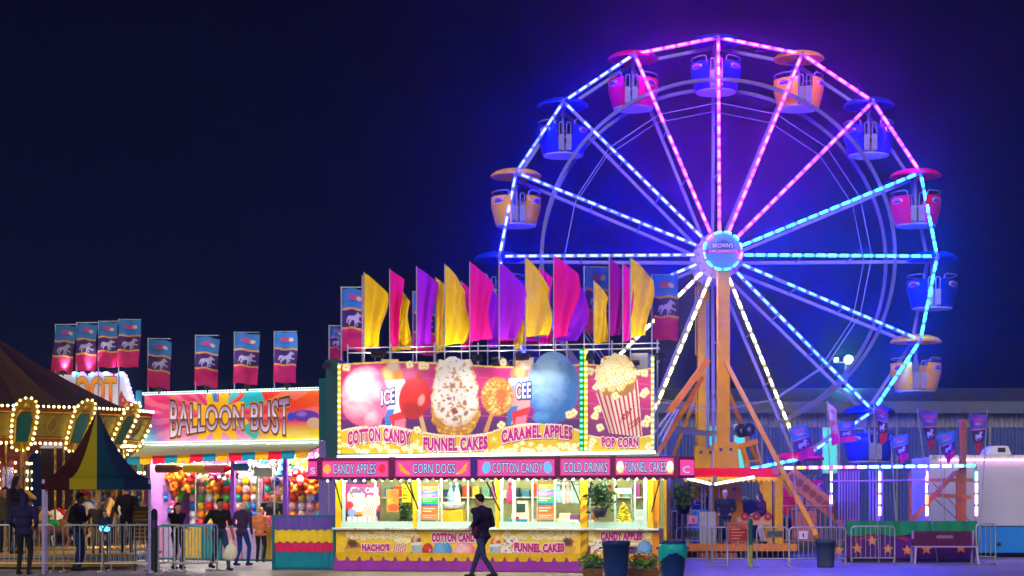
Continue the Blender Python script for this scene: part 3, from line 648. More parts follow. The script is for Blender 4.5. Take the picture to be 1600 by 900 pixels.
for x, y in ((541, 574), (640, 570), (664, 572), (660, 572), (652, 672), (783, 664), (896, 645), (889, 648), (786, 566)): cv.kernel(x, y, 6.0); cv.A |= ((X_ - x) / 6) ** 2 + ((Y_ - y) / 7) ** 2 < 1
for x, y in ((652, 690), (772, 686)): cv.put(cv.poly([(x + (6 if i % 2 == 0 else 2.6) * math.sin(i * math.pi / 5), y - (6 if i % 2 == 0 else 2.6) * math.cos(i * math.pi / 5)) for i in range(10)]), C(255, 240, 150))
sign = cv.build('sign_panel', sfn, pp, food, .05)
l_mag = mat('letter_magenta', C(205, 10, 140), .4, var=.05); l_wht = mat('letter_cream', C(250, 240, 235), .4, var=0); l_sh = mat('letter_shadow', C(90, 20, 60), .5, var=0)
def outlined(s, box, frame, dy, parent, arc=0.0, skew=0.0, fill=l_mag, edge=l_wht, off=.05, eoff=.125, env=None, space=1.12, shear=0.0, sx=1.0):
    e = lambda x, y: frame.v(x, y, dy - .006); g_ = lambda x, y: frame.v(x, y, dy - .011); h_ = lambda x, y: frame.v(x + .7 * sx, y + .9 * sx, dy - .0035)
    k = dict(arc=arc, skew=skew, env=env, space=space, shear=shear)
    letter('lettering', s, box, h_, l_sh, parent, off=eoff, **k); letter('lettering', s, box, e, edge, parent, off=eoff, **k); letter('lettering', s, box, g_, fill, parent, off=off, **k)
outlined('COTTON CANDY', (543.5, 676, 640.5, 695), F, SDY, sign, arc=6.5)
outlined('FUNNEL CAKES', (662, 683, 761, 701.5), F, SDY, sign, arc=-2.0, skew=-2)
outlined('CARAMEL APPLES', (784, 671, 894, 689), F, SDY, sign, arc=6.0, skew=-6)
blu = mat('letter_blue', C(20, 60, 150), .4, var=0)
outlined('ICE', (596, 609, 616, 631), F, SDY, sign, skew=-4, fill=l_wht, edge=blu, off=.02, eoff=.09)
outlined('CEE', (806, 599, 829, 622), F, SDY, sign, skew=-2, fill=l_wht, edge=blu, off=.02, eoff=.09)
# popcorn sign at the right
cv = Cv(917, 1021, 547, 706, 170, 220, 5); X_, Y_ = cv.X, cv.Y
top = 573 - 5 * np.cos((X_ - 917) / 22); cv.A = Y_ > top; cv.fill(MAG); cv.put(np.clip((Y_ - 625) / 40, 0, 1), C(130, 20, 120))
for y in (597, 615, 635, 655): cv.put((np.abs(Y_ - y - (X_ - 970) * .09) < 1).astype(float) * .6, C(240, 70, 170))
cv.put((Y_ < top + 3).astype(float), C(240, 200, 40))
bucket(cv, [(931, 614), (996, 590), (1004, 683), (952, 677)], 9, 0); cv.put(cv.poly([(931, 614), (951, 607), (962, 678), (952, 677)]) * .25, C(120, 20, 40))
HEAP = (((X_ - 963) / 33) ** 2 + ((Y_ - 588) / 38) ** 2 + (cv.noise(8, 2) - .5) * .35 < .92) & (Y_ < 618); cv.A |= HEAP; cv.put(HEAP.astype(float), C(185, 120, 25))
kp = [(962 + cv.r.uniform(-32, 32), 586 + cv.r.uniform(-36, 24)) for _ in range(240)]; kp = [(x, y) for x, y in kp if ((x - 962) / 30) ** 2 + ((y - 586) / 34) ** 2 < .92 and y < 614 - (x - 931) * .37 + 8]; kp.sort(key=lambda p: p[1]); cv.kernels(kp, 4.3, C(250, 205, 80))
kp = [(930 + i * 7.4 + cv.r.uniform(-2, 2), 606 - i * 2.4 + cv.r.uniform(-4, 3)) for i in range(10)]; cv.kernels(kp, 5.5)
swoosh = 681 - 6 * ((X_ - 968) / 50) ** 2 + 4 ; rib = (Y_ > swoosh).astype(float); cv.put(rib, C(240, 198, 20)); cv.put(rib * ((Y_ - swoosh) < 2), C(250, 240, 215))
for x, y in ((922, 580), (1007, 583), (1002, 577), (1009, 612), (1006, 616), (934, 640), (930, 650), (938, 668), (1012, 655), (1008, 662), (962, 618), (926, 690), (1014, 698), (920, 700)): cv.kernel(x, y, 6)
pop = cv.build('sign_panel', sfn, pp, food, .05); pop['label'] = 'pop corn sign panel with red striped bucket'
outlined('POP CORN', (940.5, 683.5, 997, 697), F, SDY, pop, arc=-1.5)
l_red = mat('letter_red', C(195, 15, 30), .4, var=0)
letter('lettering', 'POP', (969, 648, 984, 661), lambda x, y: F.v(x + (660 - y) * .3, y - (x - 969) * .75, SDY - .006), l_red, pop, off=.03)
letter('lettering', 'CORN', (981, 661, 1001, 674), lambda x, y: F.v(x + (670 - y) * .3, y - (x - 981) * .65, SDY - .006), l_red, pop, off=.03)
# sign frame and chasing light columns
m = MB(); m.b2((fx(528, SDY), SDY + .06, zc(780, 711)), (fx(1022, SDY), SDY + .16, zc(780, 600))); m.build('sign_frame', galv, food)
m = MB(); m.b2((fx(508, .2), .25, zc(780, 716)), (fx(527, .2), 1.6, zc(560, 560))); m.build('sign_return', mat('return_teal', C(8, 70, 80), .5), food)
def bulbs(pts, r, mt, parent, nm='light_strip'):
    m = MB()
    for p in pts: m.ball(p, r, 6, 4)
    return m.build(nm, mt, parent)
chase = glow('chase_yellow', (4.5, 3.4, .9), 1.0)
for x, y0, y1, w_, mt, cm in ((530, 568, 709, 5, chase, yelm), (908.5, 545, 704, 6, L_GREEN, mat('green_post', C(10, 120, 70), .4)), (915.5, 545, 704, 6, glow('chase_lime', (2.6, 4.0, 1.0), 1), yelm), (1019.5, 556, 703, 5, glow('chase_mint', (1.6, 4.4, 1.8), 1), yelm)):
    a = F.at(x, 700, SDY - .03)[0]; hw = w_ * .0073; m = MB(); m.b2((a - hw, SDY - .035, zc(x, y1)), (a + hw, SDY + .06, zc(x, y0))); c_ = m.build('light_column', cm, food)
    n_ = int((y1 - y0) / 8.6); bulbs([F.v(x, y0 + 5 + i * (y1 - y0 - 8) / (n_ - 1), SDY - .05) for i in range(n_)], .032, mt, c_)
m = MB(); m.bar(F.v(527, 714, -.30), F.v(1024, 706.5, -.30), .05, .07); m.build('light_strip', glow('awning_white', (1.5, 2.1, 2.0), 1.0), food)
# ---- lit awning boxes
AW = -.75
def panel_at(x0, x1, s, p_f=None, extra=None):
    pm = glow('awning_pink', (1.05, .06, .42), .62)
    q0, q1 = fx(x0, AW), fx(x1, AW); zt, zb = zc((x0 + x1) / 2, 720.5 - (x0 - 500) * .009, AW), zc((x0 + x1) / 2, 745 - (x0 - 500) * .007, AW)
    m = MB(); m.b2((q0, AW - .03, zb), (q1, AW, zt)); p_ = m.build('lit_panel', pm, food)
    m = MB()
    for a, b in (((q0, zt), (q1, zt)), ((q0, zb), (q1, zb))): m.b2((a[0] - .015, AW - .045, a[1] - .012), (b[0] + .015, AW - .0, b[1] + .012))
    for q in (q0, q1): m.b2((q - .015, AW - .042, zb + .0125), (q + .015, AW - .001, zt - .0125))
    m.build('panel_frame', mat('frame_pink', C(235, 80, 160), .4), p_)
    return p_, q0, q1, zb, zt
ice = mat('letter_ice', C(150, 200, 235), .35, var=0, emit=C(170, 220, 255), es=.42); nav = mat('letter_navy', C(40, 45, 130), .4, var=0)
for x0, x1, s, tx0, tx1 in ((501, 607, 'CANDY APPLES', 520, 587), (619, 735, 'CORN DOGS', 645, 711), (747, 867, 'COTTON CANDY', 769, 848), (876, 954, 'COLD DRINKS', 881, 949), (962, 1055, 'FUNNEL CAKES', 977, 1041)):
    p_, q0, q1, zb, zt = panel_at(x0, x1, s); yb = 740.5 - (x0 - 500) * .007; FP = Frame(F.v(0, 0) * 0 + FL, FA)
    for o_, mt, dd in ((.06, nav, -.034), (.0, ice, -.039)):
        letter('lettering', s, (tx0, yb - 15.5, tx1, yb), lambda x, y, dd=dd: F.v(x, y, AW + dd), mt, p_, off=o_, space=1.05)
    def blob(x, y, rx, ry, col, rot=0.0, nm='picture', dd=-.036):
        m = MB(); c = F.v(x, y, AW + dd); n = 18; m.add([c] + [F.v(x + (rx * math.cos(t) * math.cos(rot) - ry * math.sin(t) * math.sin(rot)) * (1 + .06 * math.sin(5 * t)), y + rx * math.cos(t) * math.sin(rot) + ry * math.sin(t) * math.cos(rot), AW + dd) for t in [2 * math.pi * i / n for i in range(n)]], [(0, i + 1, (i + 1) % n + 1) for i in range(n)])
        return m.build(nm, col, p_)
    E = lambda k, r, g, b, e=.55: mat('lit_' + k, C(r, g, b), .4, var=.25, scale=30, emit=C(r, g, b), es=e)
    ym = 733 - (x0 - 500) * .008
    if s == 'CANDY APPLES': blob(511, ym, 6, 7.5, E('caramel', 240, 160, 60)); blob(597, ym - 1, 5.5, 7, E('apple', 210, 40, 40))
    if s == 'CORN DOGS':
        for (x, sg) in ((630, 1), (723, -1)):
            for k_ in range(3): blob(x + sg * (k_ * 2.5 - 2), ym - 1 + k_ * 3.2, 9, 2.3, E('corndog', 235, 150, 30), sg * (1.0 - k_ * .28), dd=-.036 - .001 * k_)
    if s == 'COTTON CANDY': blob(760, ym - .5, 6.5, 9.5, E('floss_blue', 95, 175, 235), .2); blob(856, ym - .5, 6.5, 9.5, E('floss_blue', 95, 175, 235), -.2)
    if s == 'FUNNEL CAKES':
        for x in (969, 1047): blob(x, ym + 1, 6.5, 10, E('crust', 225, 180, 70)); blob(x, ym - .5, 5.3, 8.5, E('sugar', 235, 240, 220), dd=-.037)
m = MB(); zt0, zb0 = zc(780, 716, AW), zc(780, 748, AW); A0, A1 = fx(499, AW), fx(1058.5, AW)
m.b2((A0, AW + .003, zb0 + .04), (A1, AW + .14, zt0 + .03)); m.b2((A0, AW + .145, zt0 - .04), (A1, .0, zt0 + .02)); m.build('awning_box', magm, food, .006)
for x in (500.5, 613, 741, 871.5, 958, 1057): # uprights between the panels
    q = fx(x, AW); m = MB(); m.b2((q - (.06 if x not in (613, 741) else .075), AW - .05, zb0 + .02), (q + (.06 if x not in (613, 741) else .075), AW + .0, zt0 + .04)); m.build('awning_post', mat('post_violet', C(70, 20, 160), .4) if x == 741 else magm, food)
scallop(A0, A1, zb0 + .06, 46, .10, AW - .02, AW - .004).build('valance', mat('valance_plum', C(105, 25, 90), .7), food)
bulbs([F.v(512 + i * 14.2, 751.5 - i * .09, AW + .03) for i in range(39)], .028, glow('valance_bulb', (5, 5.2, 4.6), 1), food)
# angled end panels, each with the next name running round the corner
for x, s_, dirx, word in ((A0, -1, -.36, 'S'), (A1, 1, .36, 'C')):
    m = MB(); a = Vector((x, AW, 0)); b = Vector((x + dirx, AW + .30, 0)); d = (b - a).normalized(); nrm = Vector((d.y, -d.x, 0)) * (1 if s_ > 0 else -1)
    m.add([(a.x, a.y, zb0 + .0), (b.x, b.y, zb0), (b.x, b.y, zt0 + .02), (a.x, a.y, zt0 + .02)], [(0, 1, 2, 3)]); e_ = m.build('awning_end', magm, food); e_.modifiers.new('thickness', 'SOLIDIFY').thickness = .05
    q = lambda t, z: a + d * t + nrm * .034 + Vector((0, 0, z)); L_ = (b - a).length
    m = MB(); m.quad(q(.05, zb0 + .07), q(L_ - .04, zb0 + .07), q(L_ - .04, zt0 - .05), q(.05, zt0 - .05)); e2 = m.build('lit_panel', _m['glow_awning_pink'], e_)
    g2 = (lambda t, y: a + d * t + nrm * .042 + Vector((0, 0, y)))
    letter('lettering', word, ((.12, -(zb0 + .27), .3, -(zb0 + .12)) if s_ > 0 else (-.3, -(zb0 + .27), -.12, -(zb0 + .12))), (lambda X, Y, g2=g2, s_=s_: g2(X if s_ > 0 else -X, -Y)), ice, e2, off=.01)
for x0, y0, x1, y1 in ((523, 752, 534, 795), (639, 752, 653, 795), (633, 752, 648, 782), (760, 752, 781, 798), (769, 752, 776, 780), (893, 752, 907, 786), (924, 752, 918, 790), (1030, 752, 1018, 800)):
    m = MB(); p_ = F.v(x0, y0, AW + .2); q = F.v(x1, y1, -.08); m.tube([p_, q], .018, 6); m.build('gas_strut', black, food)
# ---- lower front: printed panels, scalloped yellow trim, purple skirt
LD = -.02; lfn = lambda x, y: F.v(x, y, LD)
cv = Cv(525, 907, 829, 880, 420, 64, 11); X_, Y_ = cv.X, cv.Y; cv.fill(C(250, 212, 10))
cv.put(((Y_ > 866 + 5 * np.sin(X_ / 28)) & (np.abs(X_ - 595) > 46)).astype(float), MAG); cv.put(((Y_ > 872)).astype(float), MAG)
nz = cv.noise(9, 3); cv.put(np.clip((nz - .5) * 3, 0, .4), C(235, 175, 10))
cv.kernels([(x + cv.r.uniform(-2, 2), 832 + cv.r.rand() * 9) for x in list(np.arange(545, 650, 4)) + list(np.arange(790, 900, 4))], 4.2)
def nachos(cx, cy_):
    for i in range(16):
        a = cv.r.rand() * 6.28; x, y = cx + math.cos(a) * 12 * cv.r.rand(), cy_ + math.sin(a) * 10 * cv.r.rand()
        cv.put(cv.poly([(x - 6, y + 5), (x + 6, y + 3), (x + cv.r.uniform(-3, 3), y - 6)]), C(220 - cv.r.randint(60), 150 - cv.r.randint(50), 30))
    cv.put(cv.ell(cx, cy_ - 5, 8, 6, .2, .5), C(85, 40, 10)); cv.put(cv.poly([(cx - 15, cy_ + 4), (cx + 14, cy_ + 2), (cx + 8, cy_ + 15), (cx - 4, cy_ + 16)]), C(225, 175, 50))
nachos(551, 854); nachos(887, 852)
bucket(cv, [(617, 845), (636, 845), (632, 879), (610, 879)], 6, 0); cv.kernels([(618 + cv.r.rand() * 20, 843 + cv.r.rand() * 4) for _ in range(14)], 4)
cup(cv, 641, 836, 657, 878, .12, C(140, 70, 20), C(170, 190, 205)); apple(cv, 668, 859, 8.5, 10.5, C(190, 12, 22), C(220, 40, 40)); cv.put(cv.poly([(671, 868), (674, 868), (679, 879), (676, 879)]), C(235, 180, 140))
floss(cv, 692, 861, 15, 17, C(40, 140, 220), C(120, 190, 240)); floss(cv, 726, 862, 17, 17, C(245, 110, 150), C(255, 215, 220))
cup(cv, 767, 839, 783, 879, -.06, C(200, 60, 20), C(175, 195, 205)); cake(cv, 797, 858, 15, 21, .3)
low = cv.build('front_panel', lfn, pp, food, .02)
outlined("NACHO'S", (566, 850, 608, 860), F, LD, low, arc=-.8, sx=.5, off=.07, eoff=.17); outlined('COTTON CANDY', (675, 834, 747, 846), F, LD, low, sx=.5, off=.07, eoff=.17); outlined('FUNNEL CAKES', (804, 849, 881, 861), F, LD, low, arc=-1.5, skew=1, sx=.5, off=.07, eoff=.17)
cv = Cv(919, 1019, 829, 886, 130, 70, 13); X_, Y_ = cv.X, cv.Y; cv.fill(C(240, 200, 30)); cv.put((Y_ > 854).astype(float), PUR); cv.put((np.abs(Y_ - 850) < 1.5).astype(float), C(245, 240, 220))
cv.kernels([(922 + cv.r.rand() * 94, 831 + cv.r.rand() * 13) for _ in range(26)], 4.2); cake(cv, 937, 860, 14, 18); floss(cv, 1008, 861, 13, 17, C(50, 130, 215), C(120, 180, 235)); apple(cv, 965, 862, 9, 11, C(190, 12, 22), C(220, 40, 40))
low2 = cv.build('front_panel', lambda x, y: F.v(x, y, LD), pp, food, .02); outlined('CANDY APPLES', (939, 832, 1003, 843.5), F, LD, low2, sx=.5, off=.07, eoff=.17)
m = MB(); m.b2((.0, .0, .2), (FW - .0, .1, H_CT - .031)); m.build('front_wall', yelm, food)
m = MB(); m.b2((fx(1019.3, LD), LD - .02, .05), (FW + .0, -.002, H_CT - .032)); m.b2((FW - .12, .0, H_CT), (FW + .004, .12, H_RF)); m.build('corner_post', mat('amber_post', C(232, 150, 20), .4), food)
zs = .34
m = MB(); m.b2((-.02, LD - .05, zs), (FW - .1, LD - .024, zs + .09)); tr = m.build('trim', yelm, food)
n_ = 26; m = MB(); st = (FW - .08) / n_
for i in range(n_): a = -.02 + st * i; m.prism([(a + .01, zs - .001), (a + st * .2, zs - .10), (a + st * .8, zs - .10), (a + st - .01, zs - .001)], LD - .06, LD - .03)
m.build('scalloped_trim', yelm, food)
m = MB(); n_ = 120; vs = []
for i in range(n_ + 1):
    x = -.05 + (FW + .0) * i / n_; vs += [(x, LD - .02 + .015 * math.sin(i * .9), zs - .01), (x, LD - .10 - .05 * math.sin(i * .53) * math.sin(i * .19) - .03, .015)]
m.add(vs, [(2 * i, 2 * i + 1, 2 * i + 3, 2 * i + 2) for i in range(n_)], 0, True); m.build('skirt', purp, food)
for i in range(5):
    x = FW * (i + .5) / 5; m = MB(); m.b2((x - .6, AW + .30, zb0 + .06), (x + .6, AW + .38, zb0 + .11)); m.build('added_valance_lamp', glow('added_valance_tube', (15, 14.5, 9.5), 4.2), food)  # tube lamps added under the awning to brighten the front
# ---- flag rail and flood lamps on the roof
RY = .55
m = MB(); zr = zc(780, 545); m.tube([(.1, RY, zr), (FW - .05, RY - .0, zr)], .022, 6); m.tube([(.1, RY, zr + .12), (FW - .05, RY, zr + .12)], .015, 6)
for i in range(8): x = .1 + (FW - .2) * i / 7; m.tube([(x, RY, H_RF + .1), (x, RY, zr + .2)], .022, 6)
m.build('roof_rail', galv, food)
m = MB(); m.b2((fx(985, .6), .7, H_RF + .1), (fx(1012, .6), 1.5, zc(1000, 548))); m.build('roof_unit', mat('unit_grey', (.35, .35, .36), .5), food)
def flood(x, y, power, aim, dy=-1.25, colr=(1, .97, .9), size=R(75), r_=.05):
    c = F.v(x, y, dy); m = MB(); m.tube([F.v(x, y + 6, RY), F.v(x, y - 4, -.1), c + Vector((0, .1, .06))], .018, 6); m.build('lamp_arm', galv, food)
    d = (F.v(*aim, SDY) - c).normalized(); q = d.to_track_quat('-Z', 'Y').to_matrix(); m = MB()
    m.box(c + q @ Vector((0, 0, .06)), (.20, .15, .08), 0, q); m.box(c + q @ Vector((0, 0, .09)), (.12, .09, .07), 0, q); fl = m.build('flood_lamp', dark, food)
    m = MB(); m.box(c + q @ Vector((0, 0, .017)), (.17, .12, .004), 0, q); m.build('lamp_glass', glow('flood_glass', (9, 9, 8), 1), fl)
    ld = bpy.data.lights.new('spot', 'SPOT'); ld.energy = power; ld.spot_size = size; ld.spot_blend = .6; ld.color = colr; ld.shadow_soft_size = r_
    lo = bpy.data.objects.new('lamp_light', ld); COL.objects.link(lo); lo.parent = fl; lo.location = c; lo.rotation_euler = d.to_track_quat('-Z', 'Y').to_euler(); return lo
for x, y, pw, aim in ((514, 573, 60, (575, 640)), (586, 556, 90, (572, 625)), (598, 556, 66, (640, 640)), (745, 562, 45, (718, 640)), (812, 560, 90, (800, 620)), (822, 560, 66, (860, 640)), (925, 560, 30, (968, 620)), (1030, 560, 28, (975, 640))):
    flood(x, y, pw * .68, aim)

def added_uplight(loc, aim, power, parent, col=(1, .95, .85), ang=R(80)):
    loc, aim = Vector(loc), Vector(aim); q = (aim - loc).to_track_quat('-Z', 'Y'); M3 = q.to_matrix(); m = MB(); m.box(loc + M3 @ Vector((0, 0, .05)), (.16, .12, .07), 0, M3); m.bar(loc + M3 @ Vector((0, 0, .09)), loc + Vector((0, 0, -.16)), .03); u = m.build('added_up_light', dark, parent)
    m = MB(); m.box(loc + M3 @ Vector((0, 0, .012)), (.13, .09, .004), 0, M3); m.build('lamp_glass', glow('flood_glass', (9, 9, 8), 1), u)
    ld = bpy.data.lights.new('spot', 'SPOT'); ld.energy = power; ld.spot_size = ang; ld.spot_blend = .7; ld.color = col; ld.shadow_soft_size = .05
    lo = bpy.data.objects.new('lamp_light', ld); COL.objects.link(lo); lo.parent = u; lo.location = loc; lo.rotation_euler = q.to_euler()
for i in range(7): x = FW * (i + .5) / 7; added_uplight((x, .12, zc(780, 566)), (x + .1, .8, zc(780, 470)), 42, food, ang=R(110))  # unseen lamps added behind the sign to brighten the flags
# ---------------------------------------------------------------- tall flags on the stand's roof
def flag_mesh(w_, h, col, seed, droop=.24, lean=0.0):
    r = random.Random(seed); nx, ny = 12, 22; m = MB(); vs = []; ph = r.uniform(0, 6); k = r.uniform(3.5, 5.5)
    for j in range(ny + 1):
        v = j / ny
        for i in range(nx + 1):
            u = i / nx; amp = .17 * u * (.35 + .65 * v)
            x = u * w_ * (1.06 - .24 * v * v + .13 * math.sin(v * 5 + ph) * u) + lean * v
            z = -v * h * (1 - .05 * u) - u ** 1.25 * droop * w_ * (1 - v * .93)
            vs.append((x, amp * math.sin(k * u * 1.6 + v * 3.2 + ph) + .05 * math.sin(u * 9 + ph) * u, z))
    m.add(vs, [(j * (nx + 1) + i, (j + 1) * (nx + 1) + i, (j + 1) * (nx + 1) + i + 1, j * (nx + 1) + i + 1) for j in range(ny) for i in range(nx)], 0, True)
    return m
FC = {'yellow': C(255, 215, 5), 'pink': C(250, 25, 150), 'purple': C(175, 30, 215), 'magenta': C(160, 15, 120)}
flags = [(569, 427, 545, 30, 'yellow', .55, 'in front of the leftmost horse banner'), (566, 432, 546, 33, 'pink', .85, 'behind the leftmost yellow flag'),
         (609, 422, 545, 18, 'pink', .55, 'narrow, beside the leftmost yellow flag'), (612, 443, 550, 28, 'yellow', .9, 'half hidden behind a narrow pink flag'),
         (651, 418, 541, 26, 'purple', .55, 'in front of the second horse banner'), (681, 435, 553, 13, 'yellow', .75, 'narrow, right of the second horse banner'),
         (695, 414, 540, 31, 'yellow', .5, 'wide, above the funnel cake picture'), (721, 441, 547, 18, 'pink', .95, 'narrow, behind wide yellow and pink flags'),
         (734, 410, 534, 33, 'pink', .5, 'wide, right of the funnel cake picture'), (762, 446, 545, 18, 'purple', .95, 'narrow, behind its wide neighbours'),
         (780, 411, 532, 34, 'purple', .5, 'wide, right of a wide pink flag'), (803, 446, 546, 15, 'yellow', .9, 'narrow, between wide purple and yellow flags'),
         (821, 403, 527, 36, 'yellow', .5, 'wide, left of the blue cotton candy'), (843, 420, 541, 17, 'pink', .95, 'short tip showing behind the wide yellow flag'),
         (865, 400, 528, 32, 'pink', .5, 'wide, above the blue cotton candy'), (868, 412, 535, 42, 'purple', .95, 'behind the pink one above the cotton candy'),
         (952, 403, 526, 23, 'magenta', .75, 'dark, beside the unlit horse banner'), (973, 413, 535, 20, 'pink', .6, 'narrow, left of the rightmost yellow flag'),
         (985, 403, 528, 28, 'yellow', .5, 'in front of the popcorn sign end'), (928, 440, 538, 20, 'yellow', 1.1, 'mostly hidden by the unlit horse banner')]
seen = {}
for i, (x, y0, y1, w_, c, dy, where) in enumerate(flags):
    p0 = F.v(x, y0, dy); hgt = p0.z - F.v(x, y1, dy).z; loc = F.o + Vector((F.u.x * p0.x + F.n.x * dy, F.u.y * p0.x + F.n.y * dy, H_RF + .1))
    t = thing('tall_flag', f'tall {c} flag on a thin pole, {where}', 'flag', loc, FA + R(rnd.uniform(-8, 8)), 'tall flags along the snack stand roof')
    top_ = p0.z - (H_RF + .1); m = MB(); m.tube([(0, 0, 0), (0, 0, top_ + .03)], .016, 6); m.build('pole', galv, t)
    fm = flag_mesh(w_ / FPX * 45 * 1.08, hgt, c, i * 3 + 1, droop=rnd.uniform(.8, 1.35)); o = fm.build('cloth', cloth('flag_' + c, FC[c], .3, .8), t); o.location = (.016, 0, top_)

# ---------------------------------------------------------------- horse banners
HORSE = [(.08, .55), (.12, .40), (.22, .32), (.34, .36), (.50, .34), (.60, .22), (.66, .10), (.72, .02), (.76, .10), (.84, .16), (.93, .26), (.90, .33), (.80, .30), (.76, .42), (.74, .52), (.84, .60), (.92, .58), (.96, .70), (.90, .76), (.86, .68), (.76, .70), (.66, .66), (.64, .74), (.72, .88), (.66, .96), (.60, .92), (.62, .86), (.54, .76), (.50, .66), (.36, .64), (.32, .74), (.24, .84), (.26, .96), (.18, .98), (.16, .82), (.22, .68), (.20, .56), (.16, .62), (.12, .76), (.04, .80)]
def banner_cv(dim=1.0, seed=1):
    cv = Cv(0, 36, 0, 92, 44, 110, seed); X_, Y_ = cv.X, cv.Y; nz = cv.noise(16, 3)
    cv.fill(C(55, 130, 200)); cv.put((Y_ > 31).astype(float), C(70, 28, 110)); cv.put((Y_ > 60).astype(float), C(220, 20, 105))
    cv.put(((Y_ > 28.5) & (Y_ < 32)).astype(float), C(250, 175, 80)); cv.put(((Y_ > 57.5) & (Y_ < 61)).astype(float), C(250, 175, 80))
    cv.put(cv.poly([(5 + p[0] * 28, 34 + p[1] * 22) for p in HORSE]), C(205, 195, 225)); cv.put(((np.abs(X_ - 20) < .5) & (Y_ > 46) & (Y_ < 57)).astype(float), C(205, 195, 225))
    cv.put(cv.ell(17, 13, 8, 3.6, 0, .3), C(225, 60, 120)); cv.put(cv.ell(26, 14, 4, 3.4, 0, .3), C(235, 200, 170)); cv.put(cv.ell(17, 19, 10, 1, 0, .8) * .7, C(50, 60, 150))
    cv.mul(np.clip((nz - .45) * 2, 0, .35), .5); cv.C *= dim; return cv  # dim darkens the whole print on banners that catch little light
bcloth = painted('banner_cloth', .7, trans=.3)
def hanging_banner(x0, y0, x1, y1, D_, label, lean=0.0, ph=0.0, dim=1.0, ground_z=0.0, parent_loc=None, group='horse emblem banners', tilt=0.0, seed=1):
    W_, H_ = (x1 - x0) / FPX * D_, (y1 - y0) / FPX * D_; loc = (px(x0, D_), D_, ground_z); zt = pz(y0, D_) - ground_z
    t = thing('horse_banner', label, 'banner', loc, R(rnd.uniform(-6, 6)), group)
    m = MB(); m.tube([(-.03, .03, 0), (-.03, .03, zt + .04)], .022, 6); m.tube([(-.03, .03, zt + .02), (W_ * .97, .03, zt + .02 - tilt)], .014, 6); m.build('pole', galv, t)
    cv = banner_cv(dim, seed)
    fn = lambda X, Y: Vector((X / 36 * W_ - lean * 2.2 * (Y / 92) * W_, .06 * math.sin(Y / 92 * 7 + ph + X / 36 * 1.5) * (.3 + X / 36) - .03 + .03 * math.sin(X / 36 * 6 + ph), zt - Y / 92 * H_ - tilt * X / 36 - .05 * (X / 36) ** 2 * (1 + math.sin(ph * 3)) - .015 * math.sin(X / 36 * 9 + ph)))
    cv.build('cloth', fn, bcloth, t); return t
for a in ((88, 508, 121, 583, 57, 'blue, purple and pink horse banner, leftmost, half behind the carousel roof', .12, 0, .75), (121, 505, 153, 579, 57, 'blue, purple and pink horse banner second from left above the shooting booth', .06, 1, .9), (155, 503, 186, 574, 57, 'blue, purple and pink horse banner third from left above the shooting booth', .06, 2, .95), (187, 500, 221, 574, 57, 'blue, purple and pink horse banner at the right end of the shooting booth roof', .06, 3.5, 1),
          (233, 530, 268, 605, 54.5, 'horse banner at the left end of the balloon booth roof', .04, 5, .8), (307, 525, 343, 602, 53.8, 'horse banner second from left on the balloon booth roof', .05, .7, 1), (368, 520, 406, 599, 53.2, 'horse banner third from left on the balloon booth roof', .05, 2.2, 1), (430, 519, 466, 598, 52.6, 'horse banner at the right end of the balloon booth roof', .03, 4, 1)):
    D_ = a[4]; gz = 4.55 if D_ > 55 else 4.4
    hanging_banner(a[0], a[1], a[2], a[3], D_, a[5], a[6], a[7], a[8], ground_z=0 if D_ > 56 else 0.0)
for a in ((535, 450, 572, 547, 46.2, 'large horse banner at the left end of the snack stand roof', .0, 1, .95), (647, 457, 681, 554, 46.0, 'horse banner behind a purple flag on the snack stand roof', 0, 3, .9), (915, 418, 953, 523, 45.2, 'unlit dark horse banner above the gap between the food signs', 0, 4, .32), (1021, 430, 1060, 531, 44.9, 'horse banner at the right end of the snack stand roof', 0, 5.5, .6), (516, 510, 536, 560, 48.5, 'small horse banner just behind the left end of the food sign', 0, .4, .7)):
    hanging_banner(a[0], a[1], a[2], a[3], a[4], a[5], a[6], a[7], a[8], ground_z=H_RF + .1 if a[4] < 47 else 0.0)

# ---------------------------------------------------------------- shooting booth sign behind
D_ = 58.0
t = thing('shooting_booth', 'white game booth sign with big orange OOT letters behind the carousel', 'game booth', (px(100, D_), D_, 0))
sx = lambda x: px(x, D_) - px(100, D_); sz = lambda y: pz(y, D_)
m = MB(); m.prism([(sx(60), sz(700)), (sx(60), sz(586)), (sx(196), sz(584)), (sx(211), sz(634)), (sx(211), sz(700))], 0, .25); m.build('sign_board', mat('sign_white', C(235, 220, 225), .45, emit=C(255, 235, 235), es=.18), t)
m = MB(); m.b2((sx(211.5), .05, 0), (sx(221), 2.5, sz(610))); m.build('side_panel', mat('side_teal', C(60, 150, 150), .5), t)
m = MB(); m.b2((sx(60), .26, 0), (sx(211), 2.5, sz(700))); m.build('booth_body', mat('booth_dusk', C(70, 45, 75), .7), t)
om = mat('orange_letters', C(245, 120, 20), .4, 0, 0); n = om.node_tree.nodes; l = om.node_tree.links; tc_ = n.new('ShaderNodeTexCoord'); sp_ = n.new('ShaderNodeSeparateXYZ'); r_ = n.new('ShaderNodeValToRGB'); mr = n.new('ShaderNodeMapRange')
mr.inputs[1].default_value = sz(632); mr.inputs[2].default_value = sz(590); l.new(tc_.outputs['Object'], sp_.inputs[0]); l.new(sp_.outputs[2], mr.inputs[0]); l.new(mr.outputs[0], r_.inputs[0])
r_.color_ramp.elements[0].color = (*C(225, 20, 10), 1); r_.color_ramp.elements[1].color = (*C(250, 165, 30), 1); l.new(r_.outputs[0], n['Principled BSDF'].inputs['Base Color']); l.new(r_.outputs[0], n['Principled BSDF'].inputs['Emission Color']); n['Principled BSDF'].inputs['Emission Strength'].default_value = .4
